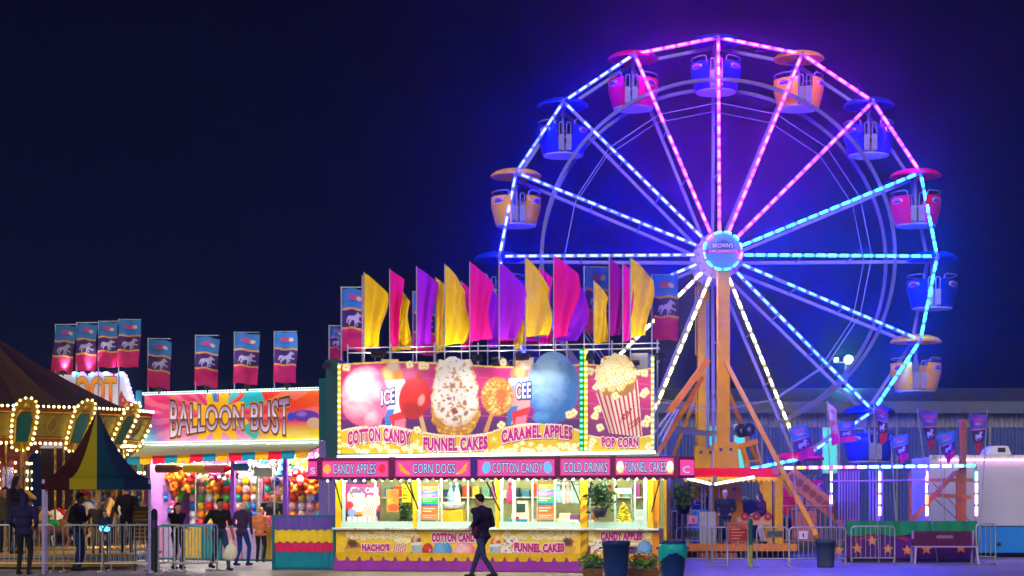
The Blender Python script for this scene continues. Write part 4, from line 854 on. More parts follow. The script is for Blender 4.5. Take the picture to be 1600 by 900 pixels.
fo = lambda dy: (lambda x, y: Vector((sx(x), dy, sz(y))))
letter('lettering', 'OOT', (118, 590, 181, 634), fo(-.012), mat('letter_grey', C(90, 80, 110), .5), t, off=.05); letter('lettering', 'OOT', (118, 590, 181, 634), fo(-.02), om, t, off=.03)
cv = Cv(180, 210, 605, 642, 40, 44, 3); cv.A = cv.poly([(184, 642), (186, 618), (190, 608), (193, 617), (199, 626), (207, 628), (208, 642)]) > 0; nz = cv.noise(6, 3); cv.fill(C(200, 15, 20)); cv.put((nz > .58).astype(float), C(250, 190, 60)); cv.build('painted_flames', fo(-.015), painted('printed_vinyl'), t)
for i, (x, y, mt) in enumerate([(118 + 12 * k, 583.5, (L_PURP if k % 2 else L_TEAL)) for k in range(7)] + [(197 + 1.9 * k, 588 + 6.2 * k, (L_WHITE if k % 2 else L_PURP)) for k in range(8)]):
    m = MB(); m.ball((sx(x), -.05, sz(y)), (.11 if i < 7 else .06, .05, .05), 8, 5); m.build('light', glow('booth_violet', (2.2, .5, 7), 1) if mt is L_PURP else glow('booth_cyan', (.8, 4.5, 5.5), 1), t)

for x_ in (112, 150, 190): added_uplight((sx(x_), -1.1, sz(583)), (sx(x_ + 6), -.9, sz(540)), 55, t)  # lamps added in front of the sign to light the banners
# ---------------------------------------------------------------- balloon booth
TUBE2 = glow('booth_tube', (15, 14, 11.5), 6.0)
BL, BR = Vector((px(226, 54), 54, 0)), Vector((px(507, 51.4), 51.4, 0)); BA = math.atan2(BR.y - BL.y, BR.x - BL.x); BW = (BR - BL).length; B = Frame(BL, BA)
bb = thing('balloon_booth', 'balloon dart game booth with rainbow BALLOON BUST sign edged in white lights', 'game booth', BL, BA)
bx = lambda x, dy=0.0: B.at(x, 785, dy)[0]
zt, zb = B.at(505, 607)[1], B.at(505, 687)[1]; BDp = 2.6
cv = Cv(0, 280, 0, 80, 320, 96, 21); X_, Y_ = cv.X, cv.Y
cv.fill(C(215, 38, 105)); ang = np.arctan2(Y_ - 42, X_ - 118); rr = np.hypot(X_ - 118, Y_ - 42)
lr = lambda a, b, t: tuple(a[i] + (b[i] - a[i]) * t for i in range(3))
cv.put(np.clip((X_ - 110) / 60, 0, 1) * np.clip((60 - Y_) / 40, 0, 1), C(225, 45, 30)); cv.put(np.clip((X_ - 200) / 70, 0, 1) * np.clip((55 - Y_) / 40, 0, 1), C(235, 85, 30))
cv.put(np.clip((50 - X_) / 40, 0, 1) * np.clip((Y_ - 15) / 30, 0, 1), C(150, 60, 170)); cv.put(np.clip((36 - X_) / 30, 0, 1) * np.clip((Y_ - 50) / 20, 0, 1), C(40, 170, 215))
cv.put(np.clip((Y_ - 52) / 20, 0, 1) * np.clip((X_ - 20) / 20, 0, 1) * (X_ < 170), C(220, 130, 190)); cv.put(np.clip((Y_ - 50) / 18, 0, 1) * np.clip((X_ - 150) / 60, 0, 1), C(225, 195, 30))
nz = cv.noise(24, 3); cv.put((np.sin(ang * 24 + nz * 4) > .3) * .16 * (rr > 30), C(255, 200, 190))
for a, wd, c_, r1 in ((-1.9, .14, C(40, 175, 190), 46), (-.95, .15, C(60, 180, 185), 50), (-.5, .22, C(40, 170, 180), 78), (-2.6, .16, C(60, 180, 190), 46), (.35, .2, C(40, 175, 170), 70), (-1.45, .1, C(240, 190, 40), 50)):
    cv.put(((np.abs(ang - a) < wd * np.clip(rr / 60, .3, 1)) & (rr < r1)).astype(float), c_)
star = 34 + 9 * np.sign(np.sin(ang * 9)) * np.abs(np.sin(ang * 9)); cv.put((np.hypot((X_ - 118) / 1.15, Y_ - 42) < star).astype(float), C(235, 180, 30)); cv.put((np.abs(ang + 1.7) < .1) & (rr > 26) & (rr < 44), C(40, 120, 190))
cv.put(cv.ell(253, 42, 21, 9, .05, .1), C(95, 50, 165)); cv.put(cv.ell(248, 39, 7, 4, 0, .8) * .7, C(160, 120, 210)); cv.put(cv.ell(266, 53, 10, 8, 0, .12), C(205, 165, 130)); cv.put(cv.ell(232, 43, 6, 7, 0, .2), C(50, 70, 185))
sgn = cv.build('sign_panel', lambda x, y: Vector((.02 + (BW - .05) * x / 280, -.03, zt - (zt - zb) * y / 80)), painted('lit_vinyl', .4, es=.26), bb)
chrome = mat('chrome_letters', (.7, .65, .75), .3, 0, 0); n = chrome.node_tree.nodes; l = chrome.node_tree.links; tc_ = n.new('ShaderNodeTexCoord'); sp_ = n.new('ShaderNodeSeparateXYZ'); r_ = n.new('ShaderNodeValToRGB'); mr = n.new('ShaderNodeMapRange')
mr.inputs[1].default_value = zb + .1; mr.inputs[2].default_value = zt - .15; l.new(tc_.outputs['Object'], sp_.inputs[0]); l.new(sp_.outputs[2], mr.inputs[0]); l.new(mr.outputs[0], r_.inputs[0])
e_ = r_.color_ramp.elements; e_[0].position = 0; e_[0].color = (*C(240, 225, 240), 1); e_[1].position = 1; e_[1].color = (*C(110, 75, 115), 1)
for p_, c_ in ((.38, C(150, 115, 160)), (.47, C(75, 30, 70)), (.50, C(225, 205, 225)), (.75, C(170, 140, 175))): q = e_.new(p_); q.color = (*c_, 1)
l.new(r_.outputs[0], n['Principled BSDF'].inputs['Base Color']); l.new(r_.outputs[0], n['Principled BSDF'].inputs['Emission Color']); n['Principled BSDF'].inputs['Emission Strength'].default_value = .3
bfn = lambda dy: (lambda x, y: Vector((.02 + (BW - .05) * x / 280, dy, zt - (zt - zb) * y / 80)))
env = lambda u: 1.42 - .55 * math.sin(math.pi * u)
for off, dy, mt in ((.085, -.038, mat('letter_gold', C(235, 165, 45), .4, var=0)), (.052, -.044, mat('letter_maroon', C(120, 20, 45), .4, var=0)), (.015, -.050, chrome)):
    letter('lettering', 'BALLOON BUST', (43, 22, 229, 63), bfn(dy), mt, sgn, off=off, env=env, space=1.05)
edge = [(0, 0, 280, 0, 64), (281, 2, 281, 80, 18), (0, 81.5, 280, 81.5, 64)]
for x0, y0, x1, y1, n_ in edge:
    bulbs([bfn(-.07)(x0 + (x1 - x0) * i / n_, y0 + (y1 - y0) * i / n_) for i in range(n_ + 1)], .04, glow('sign_white', (2.4, 5.2, 4.8), 1), sgn)
    m = MB(); m.bar(bfn(-.045)(x0, y0), bfn(-.045)(x1, y1), .05, .12, 0, up=(0, 1, 0)); m.build('light_rail', white, sgn)
m = MB(); m.b2((0, -.0, zb - .08), (BW, .22, zt + .04)); m.build('sign_box', mat('box_cream', C(215, 205, 175), .5), bb)
m = MB(); za = B.at(505, 712, -.2)[1]; m.add([(0, .02, zb - .09), (BW, .02, zb - .09), (BW, -.75, za + .12), (0, -.75, za)], [(0, 1, 2, 3)]); fl_ = m.build('raised_flap', mat('flap_cream', C(165, 152, 120), .5), bb); fl_.modifiers.new('thickness', 'SOLIDIFY').thickness = .05
for i in range(3): m = MB(); m.bar((BW * (.1 + .4 * i), -.04, zb - .13), (BW * (.1 + .4 * i) + .9, -.04, zb - .13), .07, .05); m.build('bracket', galv, bb)
m = MB(); m.b2((-.02, BDp, 0), (BW, BDp + .06, zt)); m.build('back_wall', mat('booth_lilac', C(150, 95, 170), .6), bb)
m = MB(); m.b2((-.06, .25, 0), (0, BDp, zt)); m.build('side_wall', mat('booth_lilac'), bb)
m = MB(); m.b2((BW + .01, -.3, 0), (BW + .5, .3, B.at(516, 689)[1])); m.build('end_pillar', mat('pillar_lilac', C(115, 100, 175), .55), bb)
m = MB(); m.b2((BW + .01, -.3, B.at(516, 688.5)[1]), (BW + .5, .3, zt + .25)); m.build('end_pillar', mat('pillar_teal', C(14, 85, 95), .55), bb)
m = MB(); m.b2((0, .22, zt - .0), (BW, BDp, zt + .06)); m.build('roof', cream, bb)
m = MB(); m.b2((0, .2, 0), (BW, BDp - .01, .18)); m.build('floor', dark, bb)
m = MB(); m.b2((.0, .0, .0), (BW, .35, .95)); m.build('counter', mat('counter_teal', C(20, 125, 140), .5), bb, .01)
for i in range(9):
    m = MB(); m.b2((BW * i / 9 + .02, -.03, .05), (BW * (i + 1) / 9 - .02, -.002, .9)); m.build('counter_panel', mat('panel_%d' % (i % 4), [C(215, 150, 190), C(190, 170, 220), C(225, 190, 90), C(30, 140, 155)][i % 4 if i < 7 else 3], .5), bb, .01)
for i in range(4): m = MB(); a = BW * (i + .5) / 4; m.b2((a - .75, .5, zb - .16), (a + .75, .72, zb - .10)); m.build('ceiling_light', TUBE2, bb)
for x in (364, 446): m = MB(); a = bx(x, .15); m.b2((a - .06, .12, .96), (a + .06, .2, zb - .1)); m.build('post', mat('post_purple', C(120, 70, 180), .5), bb)
m = MB(); a = bx(403, .16); m.b2((a - .03, .13, .96), (a + .03, .18, 2.3)); m.b2((a - .1, .10, 2.3), (a + .5, .16, 2.55)); m.build('notice_post', mat('notice_grey', C(160, 165, 150), .5), bb)
for i, x_ in enumerate((250, 326, 388, 450)): q_ = bx(x_, -.6); added_uplight((q_, -.62, zt + .1), (q_ + .15, .2, zt + 1.3), 55, bb)  # added lamps below the roof banners, to brighten them
cols = ['teal', 'amber', 'red']; bc = {'teal': C(20, 120, 150), 'amber': C(215, 155, 25), 'red': C(205, 25, 50)}; nB = 14
for i in range(nB):                            # bunting strips, each its own piece
    a0 = BW * i / nB; a1 = BW * (i + 1) / nB; z0 = za + .02 + .12 * a0 / BW; z1 = za + .02 + .12 * a1 / BW; m = MB(); k = 5
    vs = [(a0 + (a1 - a0) * q / k, -.78 - .01 * math.sin(q * 2.1 + i), z0 + (z1 - z0) * q / k) for q in range(k + 1)] + [(a0 + (a1 - a0) * q / k, -.80 + .03 * math.sin(q * 2.1 + i), z0 + (z1 - z0) * q / k - .22 + .02 * math.sin(q * 1.7 + i)) for q in range(k + 1)]
    m.add(vs, [(q, q + 1, k + q + 2, k + q + 1) for q in range(k)], 0, True); m.build('bunting_flag', cloth('bunting_' + cols[i % 3], bc[cols[i % 3]], .3), bb)
# dart boards: every balloon its own thing, copies of one mesh per colour
bm_ = MB(); bm_.ball((0, 0, 0), (.122, .118, .130), 14, 9); bm_.cone((0, 0, -.115), (0, 0, -.15), .012, .024, 6)
BC = {'red': C(215, 40, 35), 'orange': C(240, 135, 20), 'yellow': C(240, 205, 30), 'green': C(70, 190, 70), 'teal': C(30, 170, 160), 'blue': C(25, 90, 195), 'pale pink': C(245, 185, 190), 'white': C(225, 220, 235)}
bmesh_ = {}
for k in BC:
    bmat = mat('balloon_' + k.replace(' ', '_'), BC[k], .22, 0, .04); bmat.node_tree.nodes['Principled BSDF'].inputs['Subsurface Weight'].default_value = .15; bmesh_[k] = bm_.mesh('balloon', bmat)
def wpt(fr, x, dy, z): return Vector((fr.o.x + fr.u.x * x + fr.n.x * dy, fr.o.y + fr.u.y * x + fr.n.y * dy, z))
order = {1: 'first', 2: 'second', 3: 'third', 4: 'fourth', 5: 'fifth', 6: 'sixth', 7: 'seventh', 8: 'eighth', 9: 'ninth', 10: 'tenth', 11: 'eleventh'}
DYB = 1.9
for bi, (xa, xb, ncol, nm, cut) in enumerate(((295, 360, 5, 'left', 0), (366, 404, 3, 'narrow middle', 0), (412, 505, 7, 'right', 0))):
    za_, zb_ = B.at(400, 748, DYB)[1], B.at(400, 806, DYB)[1]; q0, q1 = bx(xa, DYB), bx(xb, DYB)
    m = MB(); m.b2((0, -.03, 0), (q1 - q0 + .1, .03, 1.6)); bo = m.build('dart_board', mat('board_plum', C(205, 140, 190), .7)); bo.location = wpt(B, q0 - .05, DYB + .14, zb_ - .12); bo.rotation_euler = (0, 0, BA)
    tag(bo, f'purple dart board covered in balloons, the {nm} one', 'dart board', 'dart boards in the balloon booth')
    nrow = 7; prev = None
    for r in range(nrow):
        z = B.at(400, 752, DYB)[1] - r * .238
        for c in range(ncol):
            k = rnd.choice([q for q in BC if q != prev]) ; prev = k
            if rnd.random() < .04: continue
            o = bpy.data.objects.new('balloon', bmesh_[k]); COL.objects.link(o); s_ = rnd.uniform(.86, 1.04); o.scale = (s_, s_, s_)
            o.location = wpt(B, q0 + (q1 - q0) * (c + .5) / ncol + rnd.uniform(-.01, .01), DYB, z); o.rotation_euler = (R(rnd.uniform(-14, 14)), R(rnd.uniform(-16, 16)), 0)
            tag(o, f'{k} balloon in the {order[r+1]} row down, {order[c+1]} across on the {nm} dart board', 'balloon', 'balloons pinned to the dart boards')
# plush prizes hanging round the boards
def plush(col, belly, kind):
    a, b = mat('plush_' + col, belly[0], .9, 0, .25, 14, bump=.4), mat('plush_trim_' + col, belly[1], .9, 0, .2, 14); t = thing('plush_toy', 'x', 'plush toy')
    m = MB(); m.ball((0, 0, .16), (.16, .13, .17), 12, 8); m.ball((0, -.03, .38), (.125, .12, .12), 12, 8); m.build('body', a, t)
    m = MB(); m.ball((0, -.10, .15), (.10, .06, .11), 10, 6); m.ball((0, -.13, .355), (.06, .045, .045), 10, 6); m.build('belly', b, t)
    for s in (-1, 1):
        m = MB(); m.ball((s * .1, -.03, .49), (.05, .03, .055 if kind else .09), 8, 6); m.build('ear', b if kind == 2 else a, t)
        m = MB(); m.ball((s * .16, -.06, .22), (.055, .06, .10), 8, 6, 0, Matrix.Rotation(s * .6, 3, 'Y')); m.build('arm', a, t)
        m = MB(); m.ball((s * .10, -.11, .03), (.065, .09, .065), 8, 6); m.build('leg', a, t)
        m = MB(); m.ball((s * .045, -.145, .405), .017, 6, 4); m.build('eye', black, t)
    return t
PL = {'orange': (C(235, 100, 15), C(250, 190, 80)), 'white': (C(235, 232, 225), C(40, 40, 45)), 'yellow': (C(240, 205, 40), C(250, 240, 190)), 'pink': (C(235, 60, 130), C(250, 190, 210)), 'blue': (C(30, 110, 205), C(150, 205, 240)), 'green': (C(70, 180, 50), C(190, 230, 120)), 'red': (C(210, 25, 30), C(245, 220, 210)), 'purple': (C(120, 50, 170), C(200, 160, 220))}
pls = []
for i in range(11): pls.append((246 + i * 4.5 + rnd.uniform(-2, 2), 735 + (i % 4) * 9 + rnd.uniform(-3, 3), 'orange', 'in the orange heap left of the dart boards'))
for i in range(14): pls.append((398 + i * 6.2, 722 + (i % 3) * 5 + rnd.uniform(-2, 2), ['white', 'yellow', 'white', 'blue'][i % 4], 'in the row hung above the right dart board'))
for i in range(9): pls.append((466 + (i % 3) * 9 + rnd.uniform(-2, 2), 730 + (i // 3) * 13, ['orange', 'red', 'orange'][i % 3], 'in the orange cluster near the right end of the booth'))
for i in range(12): pls.append((236 + (i % 4) * 13 + rnd.uniform(-3, 3), 770 + (i // 4) * 14, ['red', 'purple', 'blue', 'green', 'green', 'blue', 'white', 'green', 'purple', 'green', 'blue', 'pink'][i], 'in the heap behind the woman at the barrier'))
for i in range(4): pls.append((334 + (i % 3) * 9, 735 + (i // 3) * 16, ['orange', 'pink', 'pink', 'orange', 'orange', 'pink', 'yellow', 'orange', 'pink'][i], 'between the left dart boards'))
for i in range(8): pls.append((290 + i * 12, 731 + (i % 2) * 3, ['white', 'red', 'white', 'yellow', 'pink', 'white', 'red', 'white'][i], 'hanging over the left dart board'))
for i in range(5): pls.append((492 + (i % 2) * 7, 712 + (i // 2) * 9, ['pink', 'white'][i % 2], 'hung at the top right corner of the booth'))
pp_ = {}
place = ['lowest', 'lower', 'middle', 'upper', 'highest']
for i, (x, y, c, where) in enumerate(pls):
    dy = rnd.uniform(.9, 1.5); q = B.at(x, y, dy); loc = wpt(B, q[0], dy, q[1] - .25); lab = f'{c} plush toy {where}, {"left" if i % 3 == 0 else "middle" if i % 3 == 1 else "right"} side at photo column {int(x)}'
    lab = f'{c} plush toy {where}'
    if c in pp_: o = copy_tree(pp_[c]); 
    else: o = plush(c, PL[c], i % 3); pp_[c] = o
    o.location = loc; o.rotation_euler = (R(rnd.uniform(-20, 20)), R(rnd.uniform(-40, 40)), BA + R(rnd.uniform(-40, 40))); s_ = rnd.uniform(.8, 1.1); o.scale = (s_, s_, s_); o['label'] = lab; o['group'] = f'{c} plush toys {where}'
for i in range(22):                            # prizes of the shooting booth, seen under the tent
    c = ['pink', 'pink', 'blue', 'red', 'green', 'orange', 'blue'][i % 7]; x = 132 + (i % 11) * 9.5; y = 762 + (i // 11) * 26
    o = copy_tree(pp_[c]); o.location = (px(x, 57.2), 57.2, pz(y, 57.2) - .2); o.rotation_euler = (0, R(rnd.uniform(-25, 25)), R(rnd.uniform(-40, 40))); o.scale = (1.15, 1.15, 1.15)
    o['label'] = f'{c} plush toy in the {"upper" if i < 11 else "lower"} prize row behind the peaked tent'; o['group'] = f'{c} plush toys in the {"upper" if i < 11 else "lower"} prize row behind the tent'
m = MB(); m.b2((sx(125), -.75, sz(742)), (sx(236), -.65, sz(738))); m.build('prize_lamp', TUBE, bpy.data.objects['shooting_booth'])
# big painted shapes hanging at the front: blue arrow sign, crayons
m = MB(); c = B.v(376, 730, -.35); m.prism([(c.x - .28, c.z), (c.x - .2, c.z + .1), (c.x + .22, c.z + .1), (c.x + .3, c.z), (c.x + .22, c.z - .1), (c.x - .2, c.z - .1)], -.37, -.32); m.build('hanging_sign', mat('sign_blue', C(20, 90, 150), .5), bb)
for x, c1, nm in ((262, 'brown', 'dark brown'), (305, 'yellow', 'yellow'), (339, 'pink', 'pink and red')):
    q = B.at(x, 732, .1); t = thing('toy_crayon', f'{nm} plush crayon hung at the front of the balloon booth', 'plush toy', wpt(B, q[0], .1, q[1]), BA, 'plush crayons hung at the booth front'); cm = mat('crayon_' + c1, {'brown': C(110, 70, 60), 'yellow': C(220, 195, 30), 'pink': C(220, 110, 140)}[c1], .85)
    m = MB(); m.tube([(-.36, 0, 0), (.3, 0, 0)], .12, 12); m.build('body', cm, t); m = MB(); m.tube([(.3, 0, 0), (.33, 0, 0), (.52, 0, 0)], [.12, .1, .03], 12); m.build('tip', mat('crayon_red', C(205, 25, 40), .85) if c1 == 'pink' else cm, t)
# ---------------------------------------------------------------- carousel
CX, CD = px(-25, 55), 55.0
car = thing('carousel', 'large carousel with dark brown canvas roof and gold rounding boards full of bulbs', 'carousel', (CX, CD, 0))
gold = mat('old_gold', C(190, 145, 35), .35, .55, .3, 8); gold2 = mat('dull_gold', C(165, 135, 40), .45, .2, .35, 6); maroon = mat('board_maroon', C(130, 38, 20), .5, 0, .25, 4)
brown = mat('canvas_brown', C(70, 46, 30), .8, 0, .2, 2); plum = mat('canvas_plum', C(46, 24, 30), .8, 0, .2, 2)
NS = 20; R0, R1, ZR0, ZR1 = 4.62, 5.24, 3.15, 4.18
cone_pts = lambda a, u: Vector((math.sin(a) * 4.8 * u, -math.cos(a) * 4.8 * u, 3.95 + (6.55 - 3.95) * (1 - u) - .16 * math.sin(math.pi * u)))
for half, mt in ((0, brown), (1, plum)):
    pass
m = MB()
for i in range(NS):
    a0, a1 = 2 * math.pi * (i - .5) / NS, 2 * math.pi * (i + .5) / NS; k = 8; vs = []
    for j in range(k + 1):
        u = j / k; am = (a0 + a1) / 2; mid = cone_pts(am, u) - Vector((0, 0, .06 * math.sin(math.pi * u))); vs += [cone_pts(a0, u), mid, cone_pts(a1, u)]
    m.add(vs, [f for j in range(k) for f in ((3 * j, 3 * j + 3, 3 * j + 4, 3 * j + 1), (3 * j + 1, 3 * j + 4, 3 * j + 5, 3 * j + 2))], 0 if i % 2 == 0 else 1)
m.build('canvas_roof', [brown, plum], car)
m = MB(); m.cone((0, 0, 6.5), (0, 0, 7.0), .06, .02); m.ball((0, 0, 6.8), .1); m.build('finial', gold, car)
def bd(t, h, off=0.0): return Vector((t, -(R0 + (R1 - R0) * h) - off, ZR0 + (ZR1 - ZR0) * h))
m = MB(); A = [bd(-.53, .05), bd(.53, .05), bd(.53, .86), bd(.3, .9), bd(0, .92), bd(-.3, .9), bd(-.53, .86)]; Bk = [p + Vector((0, .07, 0)) for p in A]; n = len(A)
m.add(A + Bk, [tuple(range(n)), tuple(range(2 * n - 1, n - 1, -1))] + [(i, n + i, n + (i + 1) % n, (i + 1) % n) for i in range(n)]); board = m.build('rounding_board', maroon, car)
m = MB(); m.add([bd(-.42, .2, .012), bd(.42, .2, .012), bd(.42, .76, .012), bd(-.42, .76, .012)], [(0, 1, 2, 3)]); inner = m.build('gilt_panel', gold2, board)
m = MB()
for t0, h0, t1, h1 in ((-.45, .16, .45, .16), (.45, .16, .45, .8), (.45, .8, -.45, .8), (-.45, .8, -.45, .16)): m.tube([bd(t0, h0, .02), bd(t1, h1, .02)], .025, 6)
for s in (-1, 1): m.tube([bd(s * .06 * math.sin(math.pi * q / 10) * 2, .25 + .46 * q / 10, .025) for q in range(11)], .02, 6)
m.tube([bd(0, .28, .03), bd(0, .68, .03)], .012, 5); m.build('gilt_moulding', gold, board)
bulbs([bd(-.5 + i * .143, .95, .03) for i in range(8)] + [bd(-.5 + i * .143, .02, .03) for i in range(8)], .036, BULB, board, 'bulb_row')
# tall shield between two boards
S1 = R(9); rot = Matrix.Rotation(S1, 4, 'Z')
def sh(t, h, off=0.0): return rot @ bd(t, h, off + .10)
out = [(-.24, -.10), (-.30, .15), (-.33, .55), (-.33, .85), (-.25, 1.05), (-.1, 1.14), (.1, 1.14), (.25, 1.05), (.33, .85), (.33, .55), (.30, .15), (.24, -.10), (.1, -.17), (-.1, -.17)]
m = MB(); n = len(out); A = [sh(a, b) for a, b in out]; Bk = [sh(a, b, -.07) for a, b in out]; m.add(A + Bk, [tuple(range(n)), tuple(range(2 * n - 1, n - 1, -1))] + [(i, n + i, n + (i + 1) % n, (i + 1) % n) for i in range(n)])
shield = m.build('shield', gold, car)
m = MB(); m.add([sh(-.16, .06, .02), sh(.16, .06, .02), sh(.19, .62, .02), sh(.12, .78, .02), sh(-.12, .78, .02), sh(-.19, .62, .02)], [(0, 1, 2, 3, 4, 5)]); mir = m.build('mirror', mat('mirror_teal', C(10, 110, 105), .12, .3, .05), shield)
m = MB(); m.tube([sh(-.18, .04, .03), sh(.18, .04, .03), sh(.22, .64, .03), sh(.14, .82, .03), sh(-.14, .82, .03), sh(-.22, .64, .03)], .022, 6, closed=True); m.ball(sh(0, .95, .03), .08, 8, 6); m.build('gilt_moulding', gold, shield)
per = [Vector((a, b)) for a, b in out] + [Vector(out[0])]; L = [0]
for p, q in zip(per, per[1:]): L.append(L[-1] + math.hypot(q.x - p.x, (q.y - p.y) * 1.15))
bp = []
for i in range(24):
    d = L[-1] * i / 24
    for j in range(len(per) - 1):
        if L[j] <= d <= L[j + 1]: u = (d - L[j]) / (L[j + 1] - L[j]); q = per[j].lerp(per[j + 1], u); bp.append(sh(q.x * .98, q.y, .03)); break
bulbs(bp, .037, BULB, shield, 'bulb_row')
for i in range(1, NS):
    for o in (board, shield):
        copy_tree(o, car).rotation_euler = (0, 0, 2 * math.pi * i / NS)
m = MB(); m.lathe([(0, .0), (5.0, .0), (5.05, .36), (0, .4)], 48); m.build('platform', mat('platform_blue', C(20, 95, 150), .5), car)
m = MB(); m.lathe([(5.06, .30), (5.09, .32), (5.09, .38), (5.04, .42)], 48); m.build('platform_edge', gold, car)
m = MB(); m.lathe([(1.25, .4), (1.25, 2.9), (1.7, 3.3), (1.7, 3.9)], 16, sm=False); m.build('centre_drum', mat('drum_rose', C(170, 60, 80), .4, 0, .4, 2), car)
for i in range(16):
    a = 2 * math.pi * i / 16; m = MB(); m.M = Matrix.Rotation(a, 4, 'Z'); m.b2((-.17, -1.31, .9), (.17, -1.27, 2.6)); m.build('drum_mirror', mat('mirror_glass', (.7, .72, .75), .08, .9, .03), car)
    m = MB(); m.M = Matrix.Rotation(a + .19, 4, 'Z')
    for k in range(9): m.ball((0, -1.32, .8 + k * .24), .04, 6, 4)
    m.build('bulb_row', BULB, car)
m = MB(); m.lathe([(0, 4.1), (4.7, 3.35)], 40); m.build('ceiling', mat('ceiling_cream', C(190, 150, 90), .6), car)
for i in range(20):
    a = 2 * math.pi * i / 20 + .12; m = MB(); m.M = Matrix.Rotation(a, 4, 'Z')
    for k in range(10): m.ball((0, -1.9 - k * .3, 3.86 - k * .05), .04, 6, 4)
    m.build('bulb_row', BULB, car)

# ---------------------------------------------------------------- bodies grown as one fused surface
def fused(name, prims, vox, parent, mats, smooth=4):
    m = MB()
    for p in prims:
        if p[0] == 'c':
            _, a, b, r0, r1, k = p; a, b = Vector(a), Vector(b)
            if (b - a).length > 1e-4: m.tube([a, b], [r0, r1], 12)
            m.ball(a, r0, 12, 8); m.ball(b, r1, 12, 8)
        else:
            _, c, r, k, *q = p; m.ball(c, r, 16, 10, 0, q[0] if q else None)
    me = m.mesh(name, mats); o = bpy.data.objects.new(name, me); COL.objects.link(o)
    r = o.modifiers.new('r', 'REMESH'); r.mode = 'VOXEL'; r.voxel_size = vox; s = o.modifiers.new('s', 'SMOOTH'); s.iterations = smooth; s.factor = .5
    dg = bpy.context.evaluated_depsgraph_get(); dg.update(); nm = bpy.data.meshes.new_from_object(o.evaluated_get(dg)); o.modifiers.clear(); o.data = nm; bpy.data.meshes.remove(me)
    nm.materials.clear()
    for k in mats: nm.materials.append(k)
    np_ = len(nm.polygons); cen = np.zeros(np_ * 3); nm.polygons.foreach_get('center', cen); cen = cen.reshape(-1, 3); best = np.full(np_, 1e9); idx = np.zeros(np_, int)
    for p in prims:
        if p[0] == 'c':
            _, a, b, r0, r1, k = p; a = np.array(a); b = np.array(b); d = b - a; L2 = max(1e-9, d @ d); t = np.clip(((cen - a) @ d) / L2, 0, 1); dist = np.linalg.norm(cen - (a + t[:, None] * d), axis=1) - (r0 + (r1 - r0) * t)
        else:
            _, c, rr_, k, *q = p; x = cen - np.array(c)
            if q: x = x @ np.array(q[0])
            rr_ = np.array((rr_,) * 3 if isinstance(rr_, (int, float)) else rr_); dist = (np.linalg.norm(x / rr_, axis=1) - 1) * rr_.min()
        w_ = dist < best; best[w_] = dist[w_]; idx[w_] = k
    nm.polygons.foreach_set('material_index', idx.astype(np.int32)); nm.polygons.foreach_set('use_smooth', [True] * np_); nm.update()
    if parent is not None: o.parent = parent
    return o
def ik(a, b, l1, l2, hint):
    a, b, hint = Vector(a), Vector(b), Vector(hint); d = b - a; L = d.length
    if L > (l1 + l2) * .999: b = a + d * ((l1 + l2) * .999 / L); d = b - a; L = d.length
    u = d / L; x = (l1 * l1 - l2 * l2 + L * L) / (2 * L); h = math.sqrt(max(0, l1 * l1 - x * x)); n = (hint - u * hint.dot(u)).normalized(); return a + u * x + n * h, b
# carousel horses
def horse(parent, coat, saddle, loc, rz, lift):
    t = bpy.data.objects.new('horse', None); COL.objects.link(t); t.parent = parent; t.location = loc; t.rotation_euler = (0, 0, rz)
    z = 1.15 + lift; c_ = mat('horse_' + coat, {'white': C(225, 215, 200), 'golden': C(205, 150, 60), 'bay': C(120, 70, 45)}[coat], .35, 0, .1, 4, coat=.3)
    pr = [('e', (0, 0, z), (.42, .17, .20), 0), ('e', (.25, 0, z + .02), (.22, .18, .23), 0), ('e', (-.28, 0, z + .03), (.22, .18, .21), 0), ('c', (.36, 0, z + .08), (.58, 0, z + .45), .15, .085, 0), ('c', (.58, 0, z + .47), (.82, 0, z + .32), .09, .05, 0), ('c', (.55, 0, z + .5), (.53, .05, z + .62), .03, .01, 0), ('c', (.55, 0, z + .5), (.53, -.05, z + .62), .03, .01, 0)]
    for s in (-1, 1):
        y = s * .11; pr += [('c', (.3, y, z - .12), (.5 + .08 * s, y, z - .32), .085, .05, 0), ('c', (.5 + .08 * s, y, z - .32), (.36 + .1 * s, y, z - .62), .048, .035, 0), ('c', (.36 + .1 * s, y, z - .62), (.4 + .1 * s, y, z - .68), .045, .045, 1)]
        pr += [('c', (-.33, y, z - .08), (-.28 - .05 * s, y, z - .36), .11, .055, 0), ('c', (-.28 - .05 * s, y, z - .36), (-.52 - .05 * s, y, z - .52), .05, .04, 0), ('c', (-.52 - .05 * s, y, z - .52), (-.46 - .05 * s, y, z - .78), .038, .034, 0), ('c', (-.46 - .05 * s, y, z - .78), (-.42 - .05 * s, y, z - .82), .045, .045, 1)]
    fused('body', pr, .03, t, [c_, dark], 3)
    mm = [mat('mane_' + saddle, C(90, 60, 40) if coat != 'white' else C(200, 190, 175), .8)]
    fused('mane', [('c', (.5, 0, z + .56), (.33, 0, z + .22), .05, .07, 0)], .03, t, mm); fused('tail', [('c', (-.46, 0, z + .1), (-.66, 0, z - .1), .06, .08, 0), ('c', (-.66, 0, z - .1), (-.68, 0, z - .45), .08, .02, 0)], .03, t, mm)
    m = MB(); m.ball((0, 0, z + .10), (.2, .185, .14), 14, 8); m.ball((-.14, 0, z + .22), (.06, .12, .07)); m.build('saddle', mat('saddle_' + saddle, {'red': C(190, 25, 40), 'blue': C(30, 80, 190), 'green': C(30, 130, 60), 'purple': C(120, 40, 150)}[saddle], .4), t)
    m = MB(); m.tube([(.06, 0, .4), (.06, 0, 3.6)], .03, 8); m.build('pole', mat('brass', C(215, 165, 60), .2, .85, .1), t)
